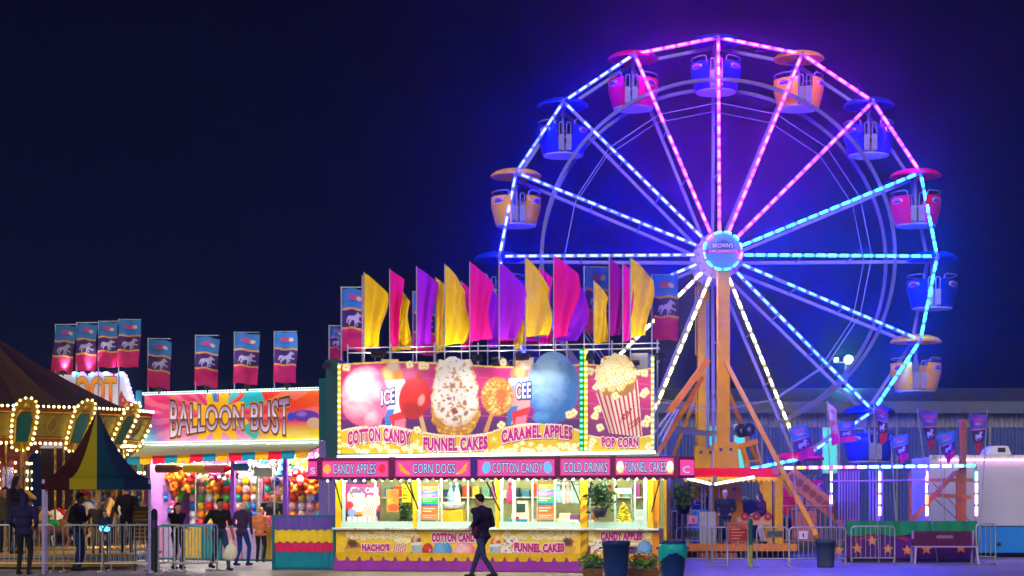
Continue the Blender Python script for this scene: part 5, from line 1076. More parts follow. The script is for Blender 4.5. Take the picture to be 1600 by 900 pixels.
hs = [('white', 'blue'), ('golden', 'red'), ('bay', 'green'), ('golden', 'purple'), ('white', 'red')]
for i, (a, r) in enumerate([(R(d), r) for d, r in ((4, 4.3), (22, 4.35), (40, 4.3), (58, 4.35), (76, 4.3), (94, 4.3), (112, 4.3), (13, 3.2), (34, 3.2), (56, 3.2), (82, 3.2))]):
    horse(car, *hs[i % 5], (math.sin(a) * r, -math.cos(a) * r, 0), a + (0 if i % 7 else .2), .28 * math.sin(i * 2.1))
m = MB()
for d in range(0, 360, 18): a = R(d + 9); m.tube([(math.sin(a) * 4.75, -math.cos(a) * 4.75, .4), (math.sin(a) * 4.75, -math.cos(a) * 4.75, 3.3)], .03, 6)
o = m.build('canopy_posts', mat('brass'), car); o['kind'] = 'stuff'

# entrance deck in front of the carousel
t = thing('entrance_deck', 'low wooden entrance deck with yellow slats in front of the carousel', 'deck', (px(100, 47.5), 47.4, 0))
m = MB()
for k in range(3): m.b2((-4.2, -1.35, .05 + k * .11), (2.1, -1.3, .12 + k * .11))
m.build('front_slat', mat('slat_ochre', C(150, 110, 30), .6, 0, .3, 6), t); m = MB(); m.b2((-4.2, -1.29, .3), (2.1, 1.9, .36)); m.build('deck_top', mat('deck_tan', C(170, 140, 100), .7, 0, .25, 5), t)

# ---------------------------------------------------------------- small peaked tent
TD = 42.6; t = thing('canopy_tent', 'small peaked pop up tent in blue, maroon, mustard and teal panels', 'tent', (px(147, TD + .6), TD + .9, 0), R(12))
hw = 1.17; ez = pz(748, TD); pk = pz(640, TD + .9); pal = {'front': ['panel_maroon', 'panel_mustard', 'panel_teal'], }
tcol = {'panel_maroon': C(62, 14, 26), 'panel_mustard': C(175, 160, 12), 'panel_teal': C(0, 60, 90), 'panel_indigo': C(66, 58, 165), 'panel_navy': C(12, 32, 78), 'panel_cream': C(190, 175, 120)}
for k in tcol: cloth(k, tcol[k], .45)
cor = [(-hw, -hw), (hw, -hw), (hw, hw), (-hw, hw)]; sides = [['panel_maroon', 'panel_mustard', 'panel_teal', 'panel_navy'], ['panel_navy', 'panel_indigo'], ['panel_mustard', 'panel_maroon'], ['panel_indigo', 'panel_mustard']]
for s in range(4):
    a, b = Vector((*cor[s], 0)), Vector((*cor[(s + 1) % 4], 0)); ks = sides[s]
    for q, mk in enumerate(ks):
        m = MB(); k = 10; n2 = 4; vs = []
        for j in range(k + 1):
            u = j / k; h = ez + (pk - ez) * (u ** 1.75)
            for i in range(n2 + 1):
                p = a.lerp(b, (q + i / n2) / len(ks)) * (1 - u) ; vs.append((p.x, p.y, h - .05 * math.sin(math.pi * u) * (0)))
        m.add(vs, [(j * (n2 + 1) + i, j * (n2 + 1) + i + 1, (j + 1) * (n2 + 1) + i + 1, (j + 1) * (n2 + 1) + i) for j in range(k) for i in range(n2)], 0, True)
        vs = []
        for i in range(n2 + 1): p = a.lerp(b, (q + i / n2) / len(ks)); vs += [(p.x, p.y, ez), (p.x * 1.012, p.y * 1.012, ez - .24)]
        m.add(vs, [(2 * i, 2 * i + 1, 2 * i + 3, 2 * i + 2) for i in range(n2)], 0, True); m.build('roof_panel', _m[mk], t)
for x, y in cor:
    m = MB(); m.b2((x * .98 - .03, y * .98 - .03, 0), (x * .98 + .03, y * .98 + .03, ez - .02)); lg = m.build('leg', mat('leg_lilac', C(150, 140, 190), .4, .3), t); m = MB(); m.b2((x * .98 - .08, y * .98 - .08, .004), (x * .98 + .08, y * .98 + .08, .02)); m.build('foot_plate', dark, lg)
m = MB(); m.tube([(0, 0, ez), (0, 0, pk + .12)], .02, 6); m.build('peak_pole', galv, t)

# ---------------------------------------------------------------- crowd barriers
def barrier(W_, h=1.08, gap=.115):
    t = thing('crowd_barrier', 'x', 'barrier'); m = MB(); r = .019; c = .09
    m.tube([(-W_ / 2, 0, .12), (-W_ / 2, 0, h - c), (-W_ / 2 + c * .3, 0, h - c * .3), (-W_ / 2 + c, 0, h), (W_ / 2 - c, 0, h), (W_ / 2 - c * .3, 0, h - c * .3), (W_ / 2, 0, h - c), (W_ / 2, 0, .12)], r, 8); m.tube([(-W_ / 2, 0, .2), (W_ / 2, 0, .2)], r, 6); m.build('frame', galv, t)
    m = MB(); n = int(W_ / gap)
    for i in range(1, n): x = -W_ / 2 + W_ * i / n; m.tube([(x, 0, .2), (x, 0, h)], .010, 5, caps=False)
    m.build('bars', galv, t)
    for s in (-1, 1):
        m = MB(); x = s * (W_ / 2 - .02); m.tube([(x, 0, .2), (x, 0, .06), (x, .0, .03)], .018, 6); m.bar((x, -.3, .018), (x, .3, .018), .05, .03); m.build('foot', galv, t)
    return t
bproto = {}
def place_barrier(x0, x1, D_, label, rz=0.0, h=1.08, group='steel crowd barriers'):
    a, b = px(x0, D_), px(x1, D_); W_ = round(b - a, 1) if rz == 0 else 1.6; k = (W_, h)
    if k in bproto: o = copy_tree(bproto[k])
    else: o = barrier(W_, h); bproto[k] = o
    o.location = ((a + b) / 2, D_, 0); o.rotation_euler = (0, 0, rz); o['label'] = label; o['group'] = group
place_barrier(-16, 84, 44.2, 'steel barrier at the left edge behind the hooded person seen from behind'); place_barrier(98, 160, 44.1, 'steel barrier under the left half of the peaked tent'); place_barrier(161, 243, 44.2, 'steel barrier under the right half of the peaked tent')
place_barrier(246, 289, 44.6, 'steel barrier in front of the long haired woman'); place_barrier(262, 352, 44.2, 'steel barrier turned end on beside the striding man', R(62)); place_barrier(172, 246, 45.3, 'steel barrier in the second row behind the tent')
for x0, x1, lab in ((1058, 1113, 'steel barrier right behind the bin with the teal liner'), (1105, 1172, 'steel barrier in front of the orange ride rules board'), (1183, 1232, 'steel barrier carrying the grey ENTRANCE sign'), (1233, 1322, 'steel barrier with white arrow notice behind the grey bin')):
    place_barrier(x0, x1, 47.8, lab, h=.98)
place_barrier(1330, 1398, 48.4, 'steel barrier in front of purple star panels, left of the bench', h=1.0); place_barrier(1524, 1557, 49.5, 'short steel barrier beside the white trailer', h=1.05)
def flat_sign(name, x0, y0, x1, y1, D_, label, face, words, lm, frame=None, legs=True, cat='sign', group=None):
    t = thing(name, label, cat, (px((x0 + x1) / 2, D_), D_, 0), 0, group); W_, za, zb_ = (x1 - x0) / FPX * D_, pz(y1, D_), pz(y0, D_)
    m = MB(); m.b2((-W_ / 2, -.015, za), (W_ / 2, .015, zb_)); b = m.build('panel', face, t, .004)
    if frame: m = MB(); m.tube([(-W_ / 2 - .02, .0, .02), (-W_ / 2 - .02, 0, zb_ + .03), (W_ / 2 + .02, 0, zb_ + .03), (W_ / 2 + .02, 0, .02)], .022, 6); m.build('frame', frame, t)
    for s, u0, v0, u1, v1 in words:
        letter('lettering', s, (u0, v0, u1, v1), lambda x, y: Vector(((x - .5) * W_, -.018, zb_ - (zb_ - za) * y)), lm, b, off=.015)
    return t, b, W_, za, zb_
grey_s = mat('sign_grey', C(95, 100, 105), .5); l_pale = mat('letter_pale', C(210, 205, 195), .5, var=0)
flat_sign('exit_sign', 1066, 829, 1093, 840, 47.7, 'small grey EXIT sign hung on a steel barrier', grey_s, [('EXIT', .14, .2, .86, .8)], mat('letter_black', (.02, .02, .02), .5, var=0))
flat_sign('entrance_sign', 1198, 829, 1223, 840, 47.7, 'small grey ENTRANCE sign hung on a steel barrier', grey_s, [('ENTRANCE', .06, .2, .94, .8)], mat('letter_black'))
for x, y, lab, fc in ((1083, 812, 'pink square notice with a black pictogram on the deck railing', C(235, 140, 175)), (1255, 836, 'pale lilac square notice with a black pictogram on a steel barrier', C(215, 185, 235))):
    t, b, W_, za, zb_ = flat_sign('notice', x - 7, y - 6.5, x + 7, y + 6.5, 54.9 if y < 820 else 47.7, lab, mat('notice_' + lab[:4], fc, .5), [], None); m = MB(); m.ball((0, -.018, (za + zb_) / 2 + .02), (.022, .003, .022), 8, 4); m.b2((-.018, -.0185, za + .05), (.018, -.0155, (za + zb_) / 2)); m.build('pictogram', mat('letter_black'), b)
t, b, W_, za, zb_ = flat_sign('ride_rules_board', 1138, 816, 1168, 846, 47.5, 'orange and red ride rules board in a steel hoop frame', mat('rules_orange', C(190, 95, 30), .45), [('RIDE', .1, .07, .45, .17), ('RULES', .4, .17, .85, .28)], mat('letter_purple', C(90, 30, 110), .5, var=0), frame=galv)
m = MB(); m.b2((-W_ / 2 + .02, -.018, za + .02), (W_ / 2 - .02, -.0155, za + (zb_ - za) * .66)); m.build('picture', mat('rules_red', C(150, 30, 15), .45, 0, .5, 8), b)
for i in range(4): m = MB(); m.b2((-W_ * .36, -.021, za + .06 + i * .075), (W_ * (.1 + .25 * ((i * 7) % 3) / 2), -.0185, za + .085 + i * .075)); m.build('text_line', mat('line_pale', C(225, 150, 100), .5), b)
t = thing('bollard_post', 'slim bollard fading from green to yellow beside the ride rules board', 'bollard', (px(1172.5, 47.6), 47.6, 0)); m = MB(); m.tube([(0, 0, .55), (0, 0, 1.15)], .06, 10); m.ball((0, 0, 1.15), .06, 10, 6); m.build('upper_tube', mat('post_green', C(10, 95, 75), .5), t); m = MB(); m.tube([(0, 0, .0), (0, 0, .549)], .06, 10); m.build('lower_tube', mat('post_lime', C(160, 165, 50), .5), t)

# ---------------------------------------------------------------- people
SK = {'a': C(205, 150, 120), 'b': C(150, 100, 75), 'c': C(225, 165, 145)}
def person(label, x, D_, rz, top='navy', legs='jeans', z0=0.0, h=1.75, skin='a', stride=0.0, hood=False, cap=None, hair='dark', longhair=False, jacket=True, hands=((-.26, -.05, .80), (.26, -.05, .80)), feet=None, lean=0.0, bald=False, sleeves=True, headturn=0.0, apron=None, slim=1.0):
    t = thing('person', label, 'person', (px(x, D_), D_, z0), R(rz)); k = h / 1.75; V = lambda x_, y_, z_: Vector((x_ * k, y_ * k, z_ * k))
    TM = {'navy': C(32, 26, 72), 'black': C(26, 24, 30), 'purple': C(72, 40, 120), 'grey': C(40, 48, 62), 'peach': C(225, 130, 80), 'plum': C(70, 45, 85), 'red': C(150, 20, 35), 'olive': C(60, 55, 40), 'teal': C(20, 80, 90)}
    LM = {'jeans': C(44, 60, 98), 'black': C(28, 28, 36), 'blue': C(30, 70, 150), 'grey': C(70, 70, 74), 'white': C(220, 210, 225), 'khaki': C(120, 100, 75)}
    mats = [mat('skin_' + skin, SK[skin], .5, 0, .06), mat('cloth_top_' + top, TM[top], .85, 0, .4, 7, bump=1.0), mat('cloth_leg_' + legs, LM[legs], .85, 0, .4, 7, bump=1.0), mat('shoe_dark', C(30, 28, 30), .6), mat('cap_white', C(215, 210, 205), .7)]
    hz = .93; w_ = 1.12 if jacket else 1.0; w_ *= slim; pr = []
    feet = feet or ((-.11, -stride, 0), (.11, stride, 0)); L_ = lambda z: Vector((0, -lean * max(0, (z - hz)) / .55, 0))
    drop = .03 + abs(stride) ** 2 * .35; hz -= drop
    for s, ft in zip((-1, 1), feet):
        hip = Vector((s * .09, 0, hz)); lift = ft[2]; ank = Vector((ft[0], ft[1], .085 + lift)); kn, ank = ik(hip, ank, .43, .42, (s * .1, -1, 0)); pr += [('c', hip * k, kn * k, .088 * k * slim, .06 * k, 2), ('c', kn * k, ank * k, .06 * k, .045 * k, 2)]
        pit = 0.0 if ft[1] <= 0 else min(.6, ft[1] * 1.2); heel = ank + Vector((0, .05, -.045 + pit * .05)); toe = ank + Vector((0, -.16, -.05 - pit * .02)); pr += [('c', heel * k, toe * k, .042 * k, .036 * k, 3), ('c', ank * k, (heel + Vector((0, -.04, 0))) * k, .045 * k, .045 * k, 3)]
    T = lambda x_, y_, z_: V(x_, y_ + L_(z_).y, z_ - drop)
    pr += [('e', T(0, 0, .95), (.155 * k * slim, .11 * k * slim, .12 * k), 1 if jacket else 2), ('e', T(0, .005, 1.12), (.15 * w_ * k, .11 * w_ * k, .17 * k), 1), ('e', T(0, .0, 1.29), (.178 * w_ * k, .118 * w_ * k, .17 * k), 1), ('c', T(-.15, .01, 1.415), T(.15, .01, 1.415), .062 * w_ * k, .062 * w_ * k, 1)]
    if jacket: pr.append(('e', T(0, 0, .90), (.17 * w_ * k, .125 * w_ * k, .07 * k), 1))
    hd = T(0, -.03, 1.62); pr += [('c', T(0, .01, 1.44), hd - V(0, -.01, .05), .058 * k, .052 * k, 0)]
    rt = Matrix.Rotation(R(headturn), 3, 'Z'); Hd = lambda x_, y_, z_: hd + rt @ V(x_, y_, z_)
    pr += [('e', hd, (.076 * k, .095 * k, .118 * k), 0, rt), ('e', Hd(0, -.03, -.06), (.058 * k, .062 * k, .055 * k), 0), ('c', Hd(0, -.09, .01), Hd(0, -.108, -.02), .012 * k, .016 * k, 0)]
    for s in (-1, 1): pr.append(('e', Hd(s * .078, .005, -.01), (.014 * k, .022 * k, .032 * k), 0))
    for s, hp in zip((-1, 1), hands):
        shd = T(s * .195 * w_, .01, 1.41); el, wr = ik(shd, Vector(hp) * k, .285 * k, .26 * k, (s * .5, 1, -.1)); fm = 1 if sleeves else 0
        pr += [('c', shd, el, .056 * w_ * k, .045 * k * w_, 1), ('c', el, wr, .042 * k * (w_ if sleeves else 1), .030 * k * (1.12 if sleeves else 1), fm)]
        d = (wr - el).normalized(); sd_ = d.cross(Vector((0, 1, 0))); sd_ = sd_.normalized() if sd_.length > .2 else Vector((1, 0, 0)); nrm = sd_.cross(d); pc = wr + d * .06 * k; pr += [('c', wr + d * .015 * k, wr + d * .085 * k, .028 * k, .036 * k, 0), ('e', pc, (.036 * k, .036 * k, .036 * k), 0)]
        for q in range(4):
            o_ = nrm * (q - 1.5) * .021 * k; b0 = wr + d * .085 * k + o_; ln = (.062, .072, .068, .052)[q] * k; b1 = b0 + d * ln * .55; b2_ = b1 + (d * .6 - sd_ * s * .55) * ln * .5; pr += [('c', b0, b1, .0095 * k, .009 * k, 0), ('c', b1, b2_, .009 * k, .008 * k, 0)]
        th = wr + d * .03 * k - nrm * .03 * k; pr.append(('c', th, th + (d * .7 - nrm * .6).normalized() * .06 * k, .012 * k, .009 * k, 0))
    if hood: pr += [('e', Hd(0, .022, .012), (.098 * k, .105 * k, .135 * k), 1), ('c', T(0, .05, 1.46), Hd(0, .05, -.02), .085 * k, .08 * k, 1)]
    if jacket and not hood: pr.append(('c', T(-.05, .03, 1.47), T(.05, .03, 1.47), .05 * k, .05 * k, 1))
    fused('body', pr, .0125 * k, t, mats, 3)
    hc = {'dark': C(20, 14, 12), 'brown': C(60, 36, 24), 'blond': C(190, 150, 70), 'grey': C(130, 125, 120)}[hair]
    if not hood and not bald:
        hp_ = [('e', Hd(0, .022, .035), (.084 * k, .092 * k, .105 * k), 0), ('e', Hd(0, -.02, .085), (.074 * k, .08 * k, .045 * k), 0)]
        if longhair: hp_ += [('c', Hd(-.05, .05, .0), Hd(-.06, .06, -.28), .05 * k, .04 * k, 0), ('c', Hd(.05, .05, .0), Hd(.06, .06, -.28), .05 * k, .04 * k, 0), ('c', Hd(0, .07, .02), Hd(0, .085, -.3), .06 * k, .05 * k, 0)]
        fused('hair', hp_, .014 * k, t, [mat('hair_' + hair, hc, .6, 0, .3, 20)])
    if cap:
        fused('cap', [('e', Hd(0, .01, .06), (.088 * k, .1 * k, .085 * k), 0), ('c', Hd(-.03, -.12, .06), Hd(.03, -.12, .06), .02 * k, .02 * k, 0), ('c', Hd(0, -.08, .06), Hd(0, -.14, .055), .04 * k, .03 * k, 0)], .012 * k, t, [mats[4]])
    for s in (-1, 1):
        m = MB(); m.ball(Hd(s * .031, -.083, .012), (.013 * k, .008 * k, .008 * k), 8, 5); m.build('eye', black, t)
    m = MB(); m.ball(Hd(0, -.088, -.062), (.024 * k, .009 * k, .006 * k), 8, 5); m.build('mouth', mat('lips', C(140, 70, 65), .5), t)
    if apron:
        m = MB(); prof = [(.172 * w_, .70), (.19 * w_, .9), (.178 * w_, 1.1)]; m.lathe([(r * k, (z - drop) * k) for r, z in prof], 14, (0, -lean * .3 * k, 0), 0, R(180), R(360)); o = m.build('apron', mat('apron_magenta', C(215, 30, 140), .7), t)
    return t
person('person in a dark navy hoodie and dark trousers seen from behind at the left', 37, 42.6, 176, 'navy', 'black', h=1.84, hood=True, hands=((-.2, -.16, .98), (.2, -.16, .98)), lean=.02, slim=1.12)
person('tall hooded person in a dark coat looking right on the carousel deck', 25, 46.3, 70, 'black', 'jeans', z0=.36, h=1.9, hood=True, skin='b', hands=((-.15, -.25, 1.1), (.15, -.25, 1.1)), slim=1.1)
person('dark haired man in a black jacket and blue trousers standing under the tent', 120, 45.0, 75, 'black', 'jeans', h=1.86, skin='b', hands=((-.22, -.2, 1.0), (.1, -.28, 1.25)), lean=.04)
person('small dark haired child in a grey coat holding a glowing toy under the tent', 164, 46.4, 10, 'grey', 'grey', z0=.36, h=1.08, hands=((-.12, -.26, .98), (.12, -.26, .98)), hair='brown')
t = thing('glowing_toy', 'small glowing blue toy in the hands of the child', 'toy', (px(164, 46.2), 46.15, .36 + .60)); m = MB(); m.ball((-.07, 0, .02), .06); m.ball((.07, 0, .0), .06); m.b2((-.1, -.03, -.05), (.1, .03, 0)); m.build('body', glow('toy_blue', (.2, 2.2, 4), 1), t)
person('fair haired child in an olive coat standing behind the tent barriers', 151, 47.0, 20, 'olive', 'khaki', z0=.36, h=1.3, hair='blond')
person('person in a brown coat standing behind the hooded pair at the far left edge', 8, 47.4, 30, 'olive', 'black', z0=.36, h=1.66, hands=((-.24, -.05, .82), (.24, -.08, .82)), skin='b')
person('dark haired person in a black jacket on the deck under the tent right side', 198, 47.2, -160, 'black', 'black', z0=.36, h=1.7, hands=((-.2, -.2, 1.0), (.2, -.2, 1.0)))
person('long brown haired woman in black with crossed arms behind the barrier', 277, 46.4, 40, 'black', 'black', h=1.63, hair='brown', longhair=True, hands=((.12, -.22, 1.06), (-.12, -.24, 1.10)), skin='c')
person('man in a black short sleeved shirt striding right with a white bag', 343, 45.2, 38, 'black', 'jeans', h=1.74, skin='b', stride=.20, jacket=False, sleeves=False, hands=((-.30, .05, .88), (.34, -.05, .80)), feet=((-.1, .24, .05), (.1, -.26, 0)), slim=1.16)
t = thing('carrier_bag', 'white plastic carrier bag held by the striding man', 'bag', (px(361, 45.0), 44.98, .25)); bagp = [('e', (0, 0, .18), (.16, .1, .2), 0), ('e', (-.07, .03, .12), (.12, .09, .14), 0), ('c', (0, 0, .3), (.0, 0, .52), .07, .02, 0)]; fused('bag', bagp, .016, t, [mat('bag_white', C(215, 215, 190), .5, 0, .2, 8)])
person('bald older man in a plum jacket and blue jeans walking away beside the booth', 378, 48.6, 150, 'plum', 'blue', h=1.68, bald=True, skin='c', stride=.12, hands=((-.25, -.1, .85), (.25, -.2, 1.0)), lean=.06)
person('woman in a peach top and black trousers facing the balloon booth', 407, 51.6, 170, 'peach', 'black', h=1.5, hair='blond', jacket=True, skin='c', hands=((-.15, -.25, 1.05), (.15, -.25, 1.05)), slim=1.1)
person('booth worker in a black jacket with a magenta apron behind the counter', 425, 52.85, 5, 'black', 'black', z0=.18, h=1.74, apron=True, skin='b', hands=((-.24, -.12, .92), (.24, -.1, .9)), slim=1.1)
person('person in a dark jacket and jeans walking past the snack stand', 754, 40.0, -128, 'navy', 'jeans', h=1.84, stride=.28, hands=((-.22, -.22, 1.0), (.36, .02, 1.06)), feet=((-.09, -.36, 0), (.09, .36, .04)), slim=1.1, lean=.04)
t = thing('shoulder_bag', 'dark plum shoulder bag on the left side of the walking person', 'bag', (px(744, 40.0), 39.8, .9), R(15)); fused('bag', [('e', (0, 0, .12), (.09, .07, .15), 0), ('c', (0, 0, .26), (.09, -.04, .55), .012, .012, 0)], .012, t, [mat('bag_plum', C(60, 20, 60), .6)])
person('ride operator in a white cap and grey jacket standing on the deck', 1133, 55.1, -12, 'grey', 'jeans', z0=ZD, h=1.58, cap=True, bald=True, skin='c', hands=((-.2, -.16, .98), (.2, -.16, .98)), slim=1.2)
person('ride attendant in a purple hoodie leaning over the control console', 1193, 55.9, -72, 'purple', 'white', z0=ZD, h=1.5, hood=True, skin='c', hands=((-.16, -.32, 1.0), (.16, -.34, 1.04)), lean=.1, slim=1.1)
t = thing('control_console', 'orange ride control console with a row of red round badges', 'console', (px(1178, 54.8), 54.8, ZD)); a = 27 / FPX * 54.8
m = MB(); m.b2((-a, -.08, .55), (a, .08, pz(808, 54.8) - ZD)); m.b2((-a, -.10, .0), (-a + .06, .1, .55)); m.b2((a - .06, -.1, 0), (a, .1, .55)); m.build('cabinet', mat('console_tan', C(215, 165, 110), .5), t, .01)
for i in range(3):
    m = MB(); x = -a + .22 + i * .33; m.tube([(x, -.11, .80), (x, -.081, .80)], .115, 18); b = m.build('badge', mat('badge_crimson', C(170, 20, 50), .45), t); m = MB(); m.add([(x + (.07 if q % 2 == 0 else .03) * math.sin(q * math.pi / 5), -.114, .80 + (.07 if q % 2 == 0 else .03) * math.cos(q * math.pi / 5)) for q in range(10)], [tuple(range(10))]); m.build('star', mat('star_tan', C(215, 130, 60), .5), b)
t = thing('electrical_cabinet', 'salmon coloured steel cabinet on the ride deck right of the yellow columns', 'cabinet', (px(1258, 55.5), 55.5, ZD)); m = MB(); a = 17 / FPX * 55.5; m.b2((-a, -.2, .15), (a, .2, pz(800, 55.5) - ZD)); m.build('body', mat('cabinet_salmon', C(200, 125, 110), .5), t, .02); m = MB(); m.b2((-a + .05, -.215, .2), (a - .05, -.201, .95)); m.build('door', mat('cabinet_salmon'), t)
t = thing('fire_box', 'tall narrow crimson box beside the yellow columns', 'box', (px(1231, 56), 56.3, ZD)); m = MB(); m.b2((-.1, -.1, .85), (.1, .1, 1.35)); m.build('box', mat('box_crimson', C(200, 15, 60), .4), t, .02); m = MB(); m.tube([(0, 0, 0), (0, 0, .85)], .03); m.build('stand', galv, t)
t = thing('plastic_barrel', 'bright blue upright plastic barrel behind the deck railing', 'barrel', (px(1095, 56), 56.2, ZD)); m = MB(); m.lathe([(0, 0), (.26, 0), (.28, .1), (.28, .45), (.3, .48), (.28, .51), (.27, .95), (.2, 1.0), (0, 1.0)], 20); m.build('barrel', mat('barrel_blue', C(20, 110, 215), .4), t)

t = thing('notice_board', 'brown and ochre notice board of two panels beside the right tent leg', 'notice board', (px(221, 44.6), 44.6, 0), R(-6))
for z0, z1, mk in ((1.12, 1.50, C(95, 72, 25)), (.72, 1.06, C(70, 52, 24))):
    m = MB(); m.b2((-.2, -.02, z0), (.2, .02, z1)); b = m.build('board', mat('board_%d' % int(z0 * 100), mk, .6, 0, .3, 6), t, .01)
    for q in range(3): m = MB(); m.b2((-.15, -.026, z0 + .06 + q * .09), (.15 - .05 * (q % 2), -.0205, z0 + .10 + q * .09)); m.build('text_line', mat('line_ochre', C(150, 115, 50), .6), b)
m = MB(); m.tube([(-.17, .03, 0), (-.17, .03, 1.5)], .022, 6); m.tube([(.17, .03, 0), (.17, .03, 1.5)], .022, 6); m.build('frame', dark, t)
t = thing('dark_bollard', 'dark green upright post at the right corner of the tent', 'bollard', (px(241, 44.0), 44.0, 0)); m = MB(); m.tube([(0, 0, 0), (0, 0, 1.38)], .075, 12); m.ball((0, 0, 1.38), .075, 12, 6); m.build('tube', mat('post_bottle', C(14, 38, 44), .5), t); m = MB(); m.tube([(0, 0, 1.0), (0, 0, 1.2)], .078, 12, caps=False); m.build('band', mat('post_band', C(70, 50, 120), .5), t)
# ---------------------------------------------------------------- bins, planters, baskets, striped panel
def bin_(x, y0, y1, D_, label, mt, rim_r, bag=False):
    zt_ = pz(y0, D_); t = thing('trash_bin', label, 'trash bin', (px(x, D_), D_, 0)); r = rim_r
    m = MB(); m.lathe([(0, .015), (r * .80, 0), (r * .82, .03), (r * .95, zt_ - .10), (r * 1.0, zt_ - .10), (r * 1.02, zt_ - .03), (r, zt_), (r * .93, zt_), (r * .92, zt_ - .1), (r * .78, .05), (0, .05)], 32); b = m.build('barrel', mt, t)
    for s in (-1, 1): m = MB(); m.tube([(s * r * .96, -.08, zt_ - .14), (s * (r + .05), -.08, zt_ - .16), (s * (r + .05), .08, zt_ - .16), (s * r * .96, .08, zt_ - .14)], .02, 6); m.build('handle', mt, t)
    if bag:
        m = MB(); n = 40; vs = []; rows = [(1.0, .015), (1.035, .0), (1.06, -.05), (1.10, -.12), (1.06, -.20), (1.0, -.27)]
        for i in range(n):
            a = 2 * math.pi * i / n
            for q, (s, dz) in enumerate(rows): w2 = 1 + .035 * math.sin(a * 7 + q) * (q > 1); vs.append((r * s * w2 * math.cos(a), r * s * w2 * math.sin(a), zt_ - .08 + dz * (1 + .35 * math.sin(a * 2 + 1.4) * (q > 2)) + .012 * math.sin(a * 11 + q * 2)))
        k = len(rows); m.add(vs, [(i * k + q, ((i + 1) % n) * k + q, ((i + 1) % n) * k + q + 1, i * k + q + 1) for i in range(n) for q in range(k - 1)], 0, True); m.build('bin_liner', mat('liner_teal', C(20, 165, 165), .35, 0, .15, 10), t)
    return t
bin_(962.5, 845, 905, 40.7, 'dark blue plastic trash bin with no liner in front of the snack stand', bluepl, .30)
bin_(1051, 845, 905, 41.0, 'dark blue plastic trash bin with a teal liner folded over its rim', bluepl, .285, True)
bin_(1290, 843, 886, 47.4, 'grey blue trash bin beside the steel barriers', mat('bin_slate', C(60, 75, 110), .5), .25)
def leaves(m, c, r, n, sz, mats_n=1, flat=1.0, sd=1):
    rr = random.Random(sd)
    for i in range(n):
        u = rr.gauss(0, .5); v = rr.gauss(0, .5); w2 = rr.gauss(0, .5); p = Vector(c) + Vector((u * r[0], v * r[1], w2 * r[2])); d = Vector((rr.uniform(-1, 1), rr.uniform(-1, 1), rr.uniform(-.4, 1))).normalized(); e = d.cross(Vector((rr.uniform(-1, 1), rr.uniform(-1, 1), rr.uniform(-1, 1)))).normalized(); s = sz * rr.uniform(.6, 1.3)
        f = d.cross(e) * s * .12; m.add([p - d * s, p + e * s * .45 + f, p + d * s, p - e * s * .45 + f], [(0, 1, 2, 3)], rr.randrange(mats_n))
leaf = [mat('leaf_deep', (.03, .09, .03), .5), mat('leaf_mid', (.05, .16, .035), .5), mat('leaf_lime', (.16, .30, .05), .5)]; bloom = [mat('bloom_pink', C(220, 50, 120), .6), mat('bloom_red', C(190, 25, 45), .6)]
def basket(x, y0, y1, D_, label, r, hang, potm, flowers, sd, ztop):
    zc_ = (pz(y0, D_) + pz(y1, D_)) / 2; t = thing('hanging_basket', label, 'hanging basket', (px(x, D_), D_, zc_), 0, 'flower baskets'); h = (pz(y0, D_) - pz(y1, D_)) / 2
    m = MB(); leaves(m, (0, 0, .05), (r, r, h * .95), 420, .07, 3 if flowers else 2, sd=sd); m.build('foliage', leaf if flowers else leaf[:2], t)
    if flowers: m = MB(); leaves(m, (0, 0, .1), (r * .9, r * .9, h * .8), 40, .055, 2, sd=sd + 5); m.build('blossoms', bloom, t)
    m = MB(); m.lathe([(0, -h - .16), (.12, -h - .16), (.20, -h + .06), (.18, -h + .06), (0, -h)], 16); m.build('pot', potm, t)
    m = MB()
    if hang:
        for q in range(3): a = q * 2.1; m.tube([(.19 * math.cos(a), .19 * math.sin(a), -h + .05), (0, 0, ztop - zc_)], .006, 4)
        m.build('wire', dark, t)
    else: m.tube([(0, 0, -h - .16), (0, 0, -zc_)], .03); m.build('stand', dark, t)
basket(937, 757, 797, 43.4, 'dark green leafy hanging basket before the snack stand window', .26, True, dark, False, 3, zc(937, 750))
basket(1068, 762, 793, 46.5, 'pink flowering basket in a navy pot on a stand, right of the snack stand', .24, False, mat('pot_navy', C(14, 20, 60), .4), True, 9, 0)
for x, w_, lab, fl in ((1004, 46, 'low planter with lime leaves and pink flowers between the two blue bins', True), (926, 30, 'low planter of dark green leaves left of the blue bins', False)):
    D_ = 42.0; t = thing('planter', lab, 'planter', (px(x, D_), D_, 0)); a = w_ / FPX * D_ / 2; m = MB(); m.b2((-a, -.18, 0), (a, .18, .16)); m.build('box', mat('planter_wood', C(110, 70, 45), .7), t, .01)
    m = MB(); leaves(m, (0, 0, .28), (a * 1.1, .25, .16), 520, .06, 3, sd=x); m.build('foliage', [leaf[1], leaf[2], leaf[2]] if fl else leaf, t)
    if fl: m = MB(); leaves(m, (0, -.1, .4), (a, .2, .12), 40, .05, 2, sd=5); m.build('blossoms', bloom, t)
D_ = 45.6; W_ = 97 / FPX * D_; t = thing('striped_panel', 'low panel of purple, yellow, pink and teal wavy fabric bands in a teal frame', 'panel', (px(427, D_), D_, 0), R(-4)); Z0, Z1 = .03, pz(806, D_)
bands = [('band_purple', C(95, 70, 165), .72, 1.0, 0), ('band_yellow', C(225, 195, 40), .48, .745, 1), ('band_pink', C(205, 30, 95), .30, .515, 2), ('band_teal', C(5, 125, 150), .02, .36, 3)]
